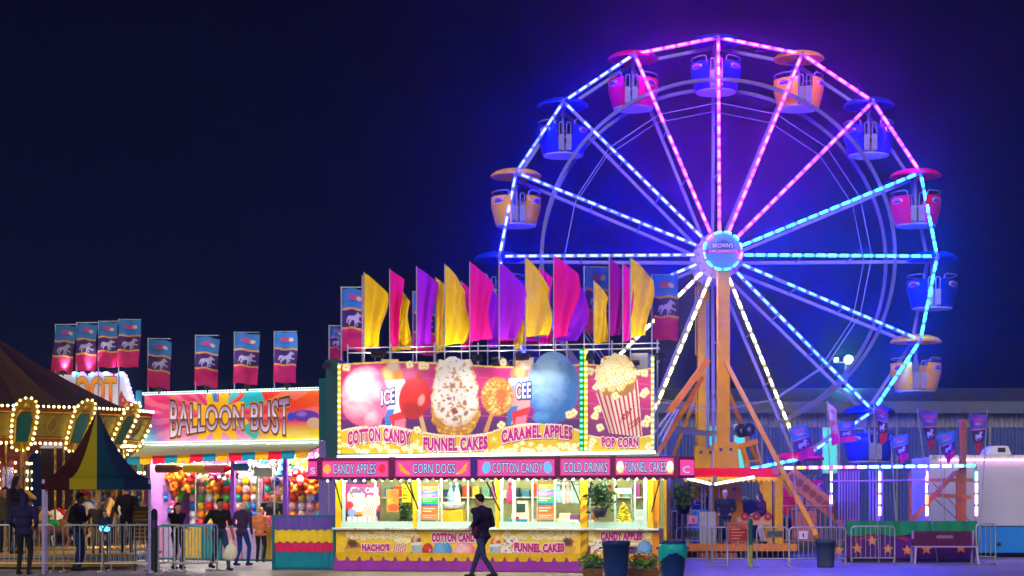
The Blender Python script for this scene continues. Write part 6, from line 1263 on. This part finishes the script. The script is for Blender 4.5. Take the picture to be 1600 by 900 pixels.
for nm, c_, a, b, q in reversed(bands):
    lo_, hi = Z0 + (Z1 - Z0) * a, Z0 + (Z1 - Z0) * b; n = 72; vs = []
    for i in range(n + 1):
        x = .04 + (W_ - .08) * i / n; wv = abs(math.sin(i / n * math.pi * 7.5 + q)) * .055 if q < 3 else 0; yb = -.02 - .012 * (3 - q) ; vs += [(x, yb + .012 * math.sin(i * .7 + q), hi), (x, yb - .01 + .012 * math.sin(i * .7 + q + .5), lo_ + (.06 - wv if q < 3 else 0))]
    m = MB(); m.add(vs, [(2 * i, 2 * i + 1, 2 * i + 3, 2 * i + 2) for i in range(n)], 0, True); o = m.build('fabric_band', mat(nm, c_, .6, 0, .15, 3), t); o['label'] = nm.split('_')[1] + ' scalloped fabric band'
m = MB(); m.b2((0, .0, 0), (W_, .03, Z1)); m.build('backing', mat('panel_teal_frame', C(0, 95, 120), .5), t)
for a, b in (((-.02, 0), (.035, Z1 + .02)), ((W_ - .035, 0), (W_ + .02, Z1 + .02)), ((.036, Z1 - .03), (W_ - .036, Z1 + .02))): m = MB(); m.b2((a[0], -.065, a[1]), (b[0], .045, b[1])); m.build('frame', mat('panel_teal_frame'), t)

# ---------------------------------------------------------------- things inside the snack stand
def infood(name, label, cat, x, y, dy, group=None):
    q = F.at(x, y, dy); return thing(name, label, cat, wpt(F, q[0], dy, q[1]), FA, group), q
def card(name, label, x0, y0, x1, y1, dy, mt, cat='sign', group=None):
    t, q = infood(name, label, cat, x0, y1, dy, group); e = F.at(x1, y0, dy); m = MB(); m.b2((0, -.02, 0), (e[0] - q[0], .02, e[1] - q[1])); b = m.build('panel', mt, t, .004); return t, b, e[0] - q[0], e[1] - q[1]
t, b, W_, H_ = card('food_poster', 'magenta FUNNEL CAKES poster with popcorn and cake in the left window', 541, 757, 594, 812, .16, mat('poster_magenta', C(150, 10, 90), .45))
cv = Cv(0, 53, 0, 55, 110, 112, 31); cv.fill(C(165, 12, 100)); cv.put((cv.Y > 42).astype(float), C(70, 15, 80)); cake(cv, 17, 24, 14, 21, -.3); bucket(cv, [(31, 24), (52, 30), (42, 53), (24, 53)], 7, 0); cv.kernels([(33 + cv.r.rand() * 18, 17 + cv.r.rand() * 12) for _ in range(26)], 3); cv.put(cv.ell(9, 44, 6, 6, 0, .2), C(110, 150, 215)); cv.put(cv.ell(6, 32, 6, 6, 0, .3), C(210, 40, 60)); cv.put(cv.poly([(4, 7), (30, 4), (30, 14), (4, 15)]) * .55, C(30, 90, 120))
cv.build('artwork', lambda x, y: Vector((W_ * x / 53, -.024, H_ * (1 - y / 55))), painted('printed_vinyl'), b)
letter('lettering', 'FUNNEL', (3, 6, 29, 13.5), lambda x, y: Vector((W_ * x / 53, -.03, H_ * (1 - y / 55))), mat('letter_navy'), b, off=.02); letter('lettering', 'CAKES', (31, 5, 51, 13), lambda x, y: Vector((W_ * x / 53, -.03, H_ * (1 - y / 55))), ice, b, off=.01)
for x0, x1, y0, y1, w2 in ((658, 686, 757, 812, 'left'), (839, 867, 754, 812, 'right')):
    t, b, W_, H_ = card('menu_board', f'menu board of orange, blue, pink and green bands in the {"second" if w2 == "left" else "third"} window', x0, y0, x1, y1, .18, white)
    for c_, a, e in (('8A4A20', .97, 1.0), ('E0781E', .83, .965), ('2070C0', .735, .825), ('C85AC8', .635, .73), ('1A9A50', .46, .63), ('1E70B4', .41, .455), ('3A3A70', .385, .408), ('D8641E', .16, .38), ('D08050', .02, .155)):
        m = MB(); m.b2((.015, -.03, H_ * a), (W_ - .015, -.0205, H_ * e)); m.build('band', mat('menu_' + c_, HX(c_), .45, 0, .1, 12), b)
        if e - a > .08:
            for q in range(2): m = MB(); m.b2((.05, -.033, H_ * (a + (e - a) * (.3 + .35 * q))), (W_ * (.6 + .2 * q), -.0305, H_ * (a + (e - a) * (.42 + .35 * q)))); m.build('text_line', mat('line_white', (.6, .6, .58), .5), b)
t, b, W_, H_ = card('food_poster', 'small brown and orange food poster right of the magenta poster', 604, 764, 623, 800, .3, mat('poster_brown', C(170, 110, 50), .45))
cv = Cv(0, 19, 0, 36, 40, 74, 9); cv.fill(C(170, 120, 40)); cv.put(cv.ell(12, 9, 7, 8, 0, .4), C(225, 110, 30)); cv.put(cv.ell(7, 20, 5, 5, 0, .5), C(215, 170, 60)); cv.put(cv.ell(11, 29, 8, 6, 0, .4), C(200, 70, 30)); cv.put(np.clip((cv.noise(4, 3) - .5) * 3, 0, .6), C(110, 60, 20)); cv.build('artwork', lambda x, y: Vector((W_ * x / 19, -.024, H_ * (1 - y / 36))), painted('printed_vinyl'), b)
CTZ = zc(780, 822, .3)
def counter_thing(name, label, cat, x, dy=.45, group=None): q = F.at(x, 800, dy)[0]; return thing(name, label, cat, wpt(F, q, dy, H_CT + .02), FA, group)
m = MB(); m.b2((.07, .11, H_CT - .06), (FW - .1, .94, H_CT + .018)); m.build('work_top', alu, food)
t = counter_thing('popcorn_machine', 'glass popcorn machine with a heap of yellow popcorn in the right window', 'popcorn machine', 975); w2 = .21
m = MB(); m.b2((-w2, -.2, 0), (w2, .2, .10)); m.b2((-w2, -.2, .78), (w2, .2, .92)); 
for sx_ in (-1, 1):
    for sy in (-1, 1): m.b2((sx_ * (w2 - .012) - .012, sy * .188 - .012, .1), (sx_ * (w2 - .012) + .012, sy * .188 + .012, .78))
m.build('cabinet', mat('machine_mint', C(150, 190, 180), .3, .5), t)
m = MB(); rr = random.Random(4)
for i in range(260): u = rr.uniform(-1, 1); v = rr.uniform(-1, 1); z = .12 + rr.random() * max(.05, .45 * (1 - abs(u) ** 1.6)); m.ball((u * (w2 - .04), v * .15, z), rr.uniform(.022, .034), 6, 4)
m.build('popcorn_heap', mat('popcorn_yellow', C(235, 220, 60), .7, 0, .2, 30), t)
m = MB(); m.b2((-w2 + .03, -.206, .80), (w2 - .03, -.2005, .90)); b = m.build('sign_plate', mat('plate_lit', C(245, 235, 215), .4, var=0, emit=C(250, 235, 210), es=.6), t); letter('lettering', 'POP CORN', (-.14, -.875, .14, -.825), lambda x, y: Vector((x, -.209, -y)), mat('letter_orange', C(225, 90, 20), .4, var=0), b, off=.02)
t = counter_thing('cash_register', 'cream cash register with a dark screen in the third window', 'cash register', 814); m = MB(); m.prism([(-.2, 0), (.22, 0), (.22, .3), (.16, .62), (-.05, .62), (-.2, .3)], -.14, .16); m.build('body', mat('register_cream', C(225, 220, 185), .5), t, .01); m = MB(); m.b2((-.08, -.155, .36), (.13, -.142, .56)); m.build('screen', mat('screen_dark', (.02, .06, .05), .2), t); m = MB(); m.b2((-.14, -.155, .2), (-.02, -.142, .25)); m.build('sticker', red, t)
t = counter_thing('storage_basket', 'blue plastic basket on the counter of the third window', 'basket', 809, .3)
for k in range(3): m = MB(); m.b2((-.24 + k * .16, -.1, 0), (-.10 + k * .16, .08, .2)); m.build('compartment', mat('basket_blue', C(40, 140, 195), .45), t, .01)
t = counter_thing('floss_machine', 'yellow cotton candy machine with blue bags above it in the second window', 'floss machine', 707, .6); m = MB(); m.b2((-.28, -.2, 0), (.28, .25, .42)); m.b2((-.08, -.22, -.0), (.3, -.205, .40)); m.build('base', mat('machine_gold', C(200, 165, 30), .4), t, .01); m = MB(); m.lathe([(.06, .42), (.27, .44), (.3, .6), (.29, .6), (.26, .46), (.06, .43)], 20); m.build('bowl', alu, t)
hb = {}
for i, x in enumerate([873, 880, 887, 894, 901, 704, 714, 796, 946]):
    c_ = ['ice blue', 'white', 'pale pink', 'ice blue', 'mint', 'ice blue', 'white', 'pink', 'blue'][i]; q = F.at(x, 772, .7); t = thing('candy_bag', f'{c_} bag of cotton candy hung in the {"third" if 790 < x < 910 else "second" if x < 790 else "right"} window, {["first from the left","second from the left","third from the left","fourth from the left","beside the striped post","above the yellow machine","right of the blue one","behind the register","behind the leafy basket"][i]}', 'candy bag', wpt(F, q[0], .7 + .03 * (i % 2), q[1]), FA, 'bags of cotton candy hung in the windows')
    cc = {'ice blue': C(150, 200, 225), 'white': C(220, 230, 225), 'pale pink': C(225, 170, 180), 'mint': C(160, 215, 190), 'pink': C(225, 60, 130), 'blue': C(70, 150, 200)}[c_]
    fused('bag', [('e', (0, 0, -.05), (.085, .06, .17), 0), ('e', (.01, 0, -.14), (.09, .065, .1), 0), ('c', (0, 0, .1), (0, 0, .19), .05, .02, 0), ('c', (0, 0, .19), (0, 0, .24), .02, .05, 0)], .016, t, [mat('floss_' + c_.replace(' ', '_'), cc, .35, 0, .2, 14)]); m = MB(); m.tube([(0, 0, .22), (0, 0, H_RF - q[1] - .02)], .004, 4); m.build('string', dark, t)
for i, (x, h, c_, lab) in enumerate(((883, .34, 'E8E4C0', 'cream carton at the back of the third window'), (897, .30, '6A3A80', 'plum carton right of the cream carton'), (833, .2, 'D8C8C0', 'pale cup box below the orange menu band'), (874, .22, 'C8D8A8', 'pale green carton below the hanging candy bags'), (1001, .42, 'B0D0D8', 'clear plastic drum in the far right of the right window'), (922, .3, '8A5A30', 'brown carton behind the leafy basket'), (931, .1, '9A80C8', 'lilac box on the right window counter'), (625, .14, '3A5A30', 'dark green box beside the small poster'), (690, .3, 'C8322A', 'red bottle crate beside the left menu board'))):
    t = counter_thing('carton', lab, 'carton', x, .62 + .03 * (i % 3)); m = MB(); m.b2((-.12, -.1, 0), (.12, .1, h)); m.build('body', mat('carton_' + c_, HX(c_), .55, 0, .15, 8), t, .012); m = MB(); m.b2((-.122, -.102, h * .42), (.122, -.1005, h * .62)); m.build('tape', mat('tape_pale', C(225, 220, 200), .5), t)
for i, x in enumerate((546, 554, 562, 570, 578, 586)):
    t = thing('cup_stack', f'stack of white paper cups under the magenta poster, {order[i+1]} from the left', 'cup stack', wpt(F, F.at(x, 820, .1)[0], .1, H_CT + .021), FA, 'stacks of white cups'); m = MB()
    for k in range(4): m.lathe([(.0, k * .05), (.045, k * .05), (.058, k * .05 + .1), (.052, k * .05 + .1), (.04, k * .05 + .01)], 12)
    m.build('cups', white, t)
t = counter_thing('leafy_display', 'dark green plant standing in the first window of the snack stand', 'plant', 634, .7); m = MB(); leaves(m, (0, 0, .32), (.16, .16, .3), 260, .06, 2, sd=77); m.build('foliage', leaf[:2], t); m = MB(); m.lathe([(0, 0), (.09, 0), (.12, .14), (0, .14)], 14); m.build('pot', dark, t)
t, b, W_, H_ = card('price_card', 'yellow price card above the plant in the first window', 628, 757, 642, 785, .5, mat('card_yellow', C(240, 230, 40), .5))
for q in range(4): m = MB(); m.b2((.03, -.024, H_ * (.2 + .18 * q)), (W_ * (.6 + .1 * (q % 3)), -.0205, H_ * (.26 + .18 * q))); m.build('text_line', mat('line_olive', C(120, 115, 20), .5), b)
t = thing('wall_shelf', 'long shelf of coloured cups and boxes along the back wall of the snack stand', 'shelf', wpt(F, .5, DEP - .2, zc(780, 778)), FA); m = MB(); m.b2((0, -.15, 0), (FW - 1.0, .13, .03)); m.build('board', alu, t)
rr = random.Random(12)
for i in range(26): x = .15 + i * .245; h = rr.uniform(.12, .34); m = MB(); m.b2((x - .08, -.1, .031), (x + .09, .1, .031 + h)); m.build('box', mat('stock_%d' % (i % 7), [C(60, 150, 190), C(220, 90, 60), C(235, 215, 90), C(120, 190, 170), C(180, 90, 180), C(240, 240, 235), C(30, 70, 110)][i % 7], .5, 0, .15, 8), t)
# ---------------------------------------------------------------- right side: lit rail, star panels, pennants, bench, trailer, car
RD = 53.0
lr_ = thing('light_rail_frame', 'long frame of dashed blue and pink light tubes over purple star panels', 'light frame', (px(1240, RD), RD, 0)); rx_ = lambda x: px(x, RD) - px(1240, RD); rz_ = lambda y: pz(y, RD)
mauve = mat('mauve_steel', C(150, 110, 170), .45, .1); rust = mat('rust_steel', C(165, 75, 50), .55, .1, .25, 5)
m = MB(); m.bar((rx_(1222), 0, rz_(731)), (rx_(1526), 0, rz_(728)), .08); beam = m.build('beam', mauve, lr_)
n = 16; cols_ = ['w', 'o', 'p', 'p', 'p', 'p'] + ['b'] * 8 + ['c', 't']; LM_ = {'w': glow('rail_white', (6, 4.5, 3), 1), 'o': L_ORANGE, 'p': glow('rail_pink', (5, .4, 6), 2.5), 'b': glow('rail_blue', (.35, .9, 12), 6.0), 'c': glow('rail_cyan', (.3, 4, 9), 2), 't': L_TEAL}
for i in range(n):
    a = 1226 + i * 18.9; m = MB(); m.tube([(rx_(a), -.09, rz_(731 - i * .22)), (rx_(a + 13), -.09, rz_(731 - i * .22))], .036, 8); m.build('light_tube', LM_[cols_[i]], lr_)
for x, cs in ((1298, 'vvv'), (1374, 'vvvv'), (1447.5, 'pwow'), (1525, 'gwwo')):
    m = MB(); m.bar((rx_(x), .02, 0.9), (rx_(x), .02, rz_(729)), .06); m.build('upright', mauve, lr_)
    for k, q in enumerate(cs):
        y0 = 737 + k * 18.2; m = MB(); m.tube([(rx_(x), -.05, rz_(y0)), (rx_(x), -.05, rz_(y0 + 14))], .036, 8)
        PEACH = glow('rail_peach', (6, 4.2, 4), 1); m.build('light_tube', {'v': glow('rail_violet', (.9, .6, 12), 4.0), 'p': L_PINK, 'w': PEACH, 'o': L_ORANGE if x < 1500 else PEACH, 'g': glow('rail_mint', (1, 5.5, 4), 1)}[q], lr_)
m = MB()
for i in range(13): x = rx_(1312 + i * 4.4 if i < 8 else 1360 + (i - 8) * 5); m.tube([(x, .1, .9), (x, .1, rz_(735))], .018, 6)
m.tube([(rx_(1300), .1, rz_(752)), (rx_(1450), .1, rz_(750))], .025, 6); m.build('rail_bars', mauve, lr_)
m = MB(); m.bar((rx_(1423), .15, rz_(818)), (rx_(1495), .15, rz_(737)), .12); m.bar((rx_(1425), .2, rz_(735)), (rx_(1425), .2, .9), .08); m.bar((rx_(1457), .2, rz_(750)), (rx_(1523), .2, rz_(750)), .1); m.bar((rx_(1457), .2, rz_(773)), (rx_(1520), .2, rz_(777)), .1); m.bar((rx_(1500), .25, rz_(735)), (rx_(1500), .25, .9), .1); m.bar((rx_(1497), .2, rz_(790)), (rx_(1503), .2, rz_(815)), .08); m.build('truss', rust, lr_)
m = MB(); m.bar((rx_(1508), .3, 0), (rx_(1508), .3, rz_(655)), .17); m.build('tall_post', rust, lr_)
m = MB(); m.tube([(rx_(1452), .3, rz_(745)), (rx_(1520), .3, rz_(815))], .012, 5); m.tube([(rx_(1460), .32, rz_(775)), (rx_(1500), .32, rz_(812))], .012, 5); m.build('cable', dark, lr_)
m = MB(); m.b2((rx_(1308), .2, rz_(812)), (rx_(1338), .5, rz_(784))); m.build('speaker_box', dark, lr_)
# star panels
t = thing('star_panels', 'purple side panels with orange stars under a green fabric band', 'side panel', (px(1320, 51), 51, 0)); q_ = lambda x: px(x, 51) - px(1320, 51); z_ = lambda y: pz(y, 51)
m = MB(); n = 60; vs = []
for i in range(n + 1): x = q_(1322) + (q_(1527) - q_(1322)) * i / n; vs += [(x, .02 * math.sin(i * .8), z_(814)), (x, -.03 + .03 * math.sin(i * .8 + .5), z_(836 + 2 * math.sin(i * .35)))]
m.add(vs, [(2 * i, 2 * i + 1, 2 * i + 3, 2 * i + 2) for i in range(n)], 0, True); m.build('fabric_band', mat('band_green', C(15, 130, 85), .7, 0, .2, 2), t)
m = MB(); m.b2((q_(1322), .05, .12), (q_(1527), .11, z_(816))); pb = m.build('panel', mat('panel_violet', C(75, 20, 115), .45, 0, .2, 2), t)
m = MB()
for a, b in ((1335, 1420), (1425, 1527)):
    k = 20; vs = [];
    for i in range(k + 1): u = i / k; x = q_(a + (b - a) * u); h = math.sin(math.pi * u) * 9; vs += [(x, .046, z_(840 - h)), (x, .046, z_(847 - h * 1.1))]
    m.add(vs, [(2 * i, 2 * i + 1, 2 * i + 3, 2 * i + 2) for i in range(k)])
m.build('arch_stripe', mat('stripe_crimson', C(170, 15, 80), .45), pb)
for x, y, r in ((1310, 860, 10), (1340, 857, 9), (1363, 845, 9), (1388, 858, 8.5), (1418, 860, 9), (1448, 858, 9.5), (1473, 849, 9), (1502, 856, 9.5)):
    m = MB(); rr_ = r / FPX * 51; c = (q_(x), z_(y)); pts = [(c[0] + rr_ * (1 if k % 2 == 0 else .45) * math.sin(k * math.pi / 5), c[1] + rr_ * (1 if k % 2 == 0 else .45) * math.cos(k * math.pi / 5)) for k in range(10)]; m.prism(pts, .03, .045); m.build('star', mat('star_orange', C(235, 140, 60), .5, 0, .2, 5), pb)
m = MB(); m.b2((q_(1322), .3, .0), (q_(1527), .6, .11)); m.build('sill', dark, t)
# pennants above the frame
def pennant(pts, D_, label, pole, sd, shape_cols):
    t = thing('pennant', label, 'pennant', (px(pole[0], D_), D_, 0), 0, 'horse emblem pennants by the star panels'); X0 = px(pole[0], D_); W3 = lambda x, y: (px(x, D_) - X0, pz(y, D_))
    (ax, ay), (bx_, by), (cx, cy_), (dx, dy_) = pts; cv = Cv(0, 1, 0, 1, 30, 50, sd); U, V_ = cv.X, cv.Y; top_, mid, bot = shape_cols; nz = cv.noise(.4, 3); cv.fill(top_); cv.put((V_ > .4).astype(float), mid); cv.put((V_ > .72).astype(float), bot); cv.put(((V_ > .38) & (V_ < .415)).astype(float), C(235, 150, 150)); cv.put(cv.poly([(.15 + p[0] * .7, .43 + p[1] * .27) for p in HORSE]) * .85, C(200, 195, 235)); cv.put(cv.ell(.5, .16, .3, .06, 0, .3) * .8, C(210, 70, 130)); cv.put(cv.ell(.5, .26, .25, .02, 0, .5) * .7, C(190, 200, 230)); cv.mul(np.clip((nz - .4) * 2, 0, .4), .5)
    fn = lambda u, v: Vector(((lambda P_, Q_: (W3(P_[0] + (Q_[0] - P_[0]) * u, 0)[0], .05 * math.sin(u * 4 + v * 5 + sd) , W3(0, P_[1] + (Q_[1] - P_[1]) * u)[1]))((ax + (dx - ax) * v, ay + (dy_ - ay) * v), (bx_ + (cx - bx_) * v, by + (cy_ - by) * v))))
    cv.build('cloth', fn, bcloth, t); m = MB(); m.tube([(0, .06, 0), (W3(pole[2], 0)[0], .06, W3(0, pole[1])[1])], .015, 6); m.build('pole', galv, t)
BLU = (C(60, 110, 200), C(75, 35, 125), C(215, 20, 130)); RDD = (C(110, 70, 150), C(60, 30, 90), C(200, 30, 70)); PAL = (C(215, 190, 190), C(225, 120, 110), C(220, 20, 150))
for p in (([(1232, 668), (1260, 664), (1274, 708), (1250, 722)], 51.5, 'square blue and pink horse pennant left of the light frame', (1250, 664, 1236), 1, BLU), ([(1293, 628), (1307, 640), (1311, 692), (1300, 697)], 50.5, 'pale narrow pennant folded over, left of the wheel\'s lower lights', (1302, 625, 1293), 2, PAL), ([(1366, 630), (1388, 640), (1385, 690), (1376, 695)], 50.5, 'purple folded pennant left of the two tapered ones', (1374, 628, 1366), 3, RDD),
          ([(1434, 640), (1466, 643), (1458, 702), (1455, 708)], 50.5, 'tapered dark purple pennant above the white trailer\'s left end', (1466, 638, 1434), 4, RDD), ([(1512, 645), (1544, 648), (1533, 704), (1528, 712)], 50.5, 'tapered purple and red pennant above the middle of the white trailer', (1528, 640, 1544), 5, RDD), ([(1388, 682), (1418, 678), (1420, 716), (1408, 725)], 52.2, 'small blue pennant over the middle of the light frame', (1405, 678, 1392), 6, BLU), ([(1462, 680), (1492, 673), (1492, 712), (1481, 726)], 52.2, 'small blue pennant over the right end of the light frame', (1480, 676, 1468), 7, BLU), ([(1310, 660), (1336, 658), (1336, 690), (1312, 692)], 53.5, 'square blue pennant behind the pale folded one', (1312, 656, 1312), 8, BLU)):
    pennant(*p)
# bench
BD_ = 49.6; t = thing('bench', 'lilac metal framed bench with a dark plum backrest before the star panels', 'bench', (px(1475, BD_), BD_, 0)); a = 49 / FPX * BD_; lil = mat('bench_lilac', C(165, 145, 195), .45, .2)
m = MB(); m.b2((-a, .14, pz(853, BD_)), (a - .05, .18, pz(830, BD_))); b = m.build('backrest', mat('bench_plum', C(80, 15, 60), .5), t, .008)
m = MB()
for k in range(3): m.ball((-.08 + k * .14, .137, pz(839, BD_)), (.10, .005, .05), 12, 4)
m.build('emblem', mat('emblem_faded', C(120, 100, 120), .5), b)
m = MB(); m.b2((-a - .02, -.26, .44), (a, .16, .475)); m.build('seat', lil, t, .008)
for s in (-1, 1):
    m = MB(); x = s * (a - .03); m.bar((x, -.24, .44), (x - s * -.04, -.30, .0), .05); m.build('leg', lil, t); m = MB(); m.bar((x, .30, .0), (x, .12, pz(829, BD_)), .05); m.build('leg', lil, t); m = MB(); m.bar((x, -.26, .42), (x, .2, .42), .04); m.build('brace', lil, t)
# white trailer
TRD = 56.0; t = thing('box_trailer', 'long white box trailer with sky blue lower stripe and pink light line', 'trailer', (px(1452, TRD), TRD, 0)); x_ = lambda x: px(x, TRD) - px(1452, TRD); zz = lambda y: pz(y, TRD)
m = MB(); m.b2((0, 0, zz(822)), (x_(1760), 2.5, zz(714))); m.build('body', mat('trailer_white_tinted', (.50, .49, .60), .35, 0, .06, 1), t, .03)  # white body, the blue light on it tinted into the colour
m = MB(); m.b2((x_(1522), -.02, zz(864)), (x_(1760), 2.5, zz(823))); m.build('lower_body', mat('trailer_blue', C(40, 130, 215), .35, 0, .06, 1), t, .02)
m = MB(); m.b2((x_(1468), -.09, zz(720)), (x_(1700), -.03, zz(717.5))); m.build('light_strip', glow('trailer_pink', (4.5, 1.8, 3), 1), t)
m = MB(); m.b2((0, -.03, zz(717)), (x_(1760), .0, zz(711))); m.build('top_rail', alu, t)
m = MB(); m.prism([(x_(1545), zz(711)), (x_(1548), zz(702)), (x_(1556), zz(696)), (x_(1580), zz(696)), (x_(1586), zz(711))], .3, 1.1); ac = m.build('roof_unit', white, t, .04); m = MB(); m.b2((x_(1563), .285, zz(706)), (x_(1575), .2985, zz(699))); m.build('grille', dark, ac)
for i, x in enumerate((1700, 1720)): m = MB(); m.lathe([(.12, -.1), (.3, -.11), (.36, -.08), (.36, .08), (.3, .1), (.12, .1)], 20); o = m.build('wheel', black, t); o.location = (x_(x), .2, .37); o.rotation_euler = (R(90), 0, 0)
m = MB(); m.b2((x_(1525), .4, .02), (x_(1700), 2.2, zz(864))); m.build('chassis', dark, t)
m = MB(); m.tube([(x_(1557), -.03, zz(850)), (x_(1563), -.03, zz(850))], .05, 8); m.build('hatch_latch', dark, t)
for x in (1476, 1523): m = MB(); m.b2((x_(x) - .012, -.012, zz(821)), (x_(x) + .012, -.001, zz(717))); m.build('panel_joint', mat('joint_grey', (.35, .35, .4), .5), t)
# dark car behind the ride deck
t = thing('parked_car', 'dark navy estate car with roof rails parked behind the ride deck', 'car', (px(1150, 64), 64.5, 0)); navy = mat('car_navy', C(26, 40, 92), .25, .2, .08, 3, coat=.6); gl = mat('car_glass', (.02, .03, .06), .08, 0, 0)
prof = [(-2.3, .35), (2.25, .35), (2.35, .8), (2.2, 1.02), (1.25, 1.12), (.55, 1.68), (-1.9, 1.70), (-2.32, 1.12)]
m = MB(); m.prism(prof, -.9, .9); m.build('body', navy, t, .08)
for p in ([(.42, 1.60), (1.02, 1.14), (-.15, 1.14), (-.15, 1.6)], [(-.25, 1.6), (-.25, 1.14), (-1.2, 1.14), (-1.2, 1.6)], [(-1.3, 1.6), (-1.3, 1.14), (-2.1, 1.16), (-1.85, 1.6)]): m = MB(); m.prism(p, -.915, -.903); m.build('window', gl, t)
for s in (-1, 1): m = MB(); m.tube([(.4, s * .75, 1.72), (.3, s * .75, 1.78), (-1.6, s * .75, 1.80), (-1.7, s * .75, 1.73)], .025, 6); m.build('roof_rail', alu, t)
for x in (-1.45, 1.4):
    for s in (-1, 1): m = MB(); m.lathe([(.15, -.1), (.28, -.11), (.34, -.08), (.34, .08), (.28, .1), (.15, .1)], 20); o = m.build('wheel', black, t); o.location = (x, s * .82, .34); o.rotation_euler = (R(90), 0, 0)
m = MB(); m.b2((2.2, -.8, .75), (2.36, -.45, .92)); m.build('headlight', alu, t); m = MB(); m.b2((.12, -.925, 1.0), (.3, -.912, 1.03)); m.build('handle', alu, t)
t = thing('chain_fence', 'dark mesh fence between the snack stand and the warehouse', 'fence', (px(1055, 62), 62, 0)); m = MB()
for i in range(6): x = -1.2 + i * .55; m.tube([(x, 0, 0), (x, 0, 1.75)], .025, 6)
m.build('posts', dark, t); m = MB()
for z in (.3, .9, 1.4, 1.72): m.tube([(-1.2, 0, z), (1.6, 0, z)], .015, 5)
m.build('rails', dark, t)
# ---------------------------------------------------------------- the hazy air the lights glow in
m = MB(); m.b2((-60, -6, -1.0), (60, 125, 32)); hz = bpy.data.objects.new('haze', m.mesh('haze', [])); COL.objects.link(hz); hz['kind'] = 'stuff'
hm = bpy.data.materials.new('haze_air'); hm.use_nodes = True; n = hm.node_tree.nodes; l = hm.node_tree.links
n.remove(n['Principled BSDF']); v = n.new('ShaderNodeVolumePrincipled'); v.inputs['Color'].default_value = (.9, .92, 1, 1)
v.inputs['Density'].default_value = 0.00105; v.inputs['Anisotropy'].default_value = 0.952
l.new(v.outputs[0], n['Material Output'].inputs['Volume']); hz.data.materials.append(hm)
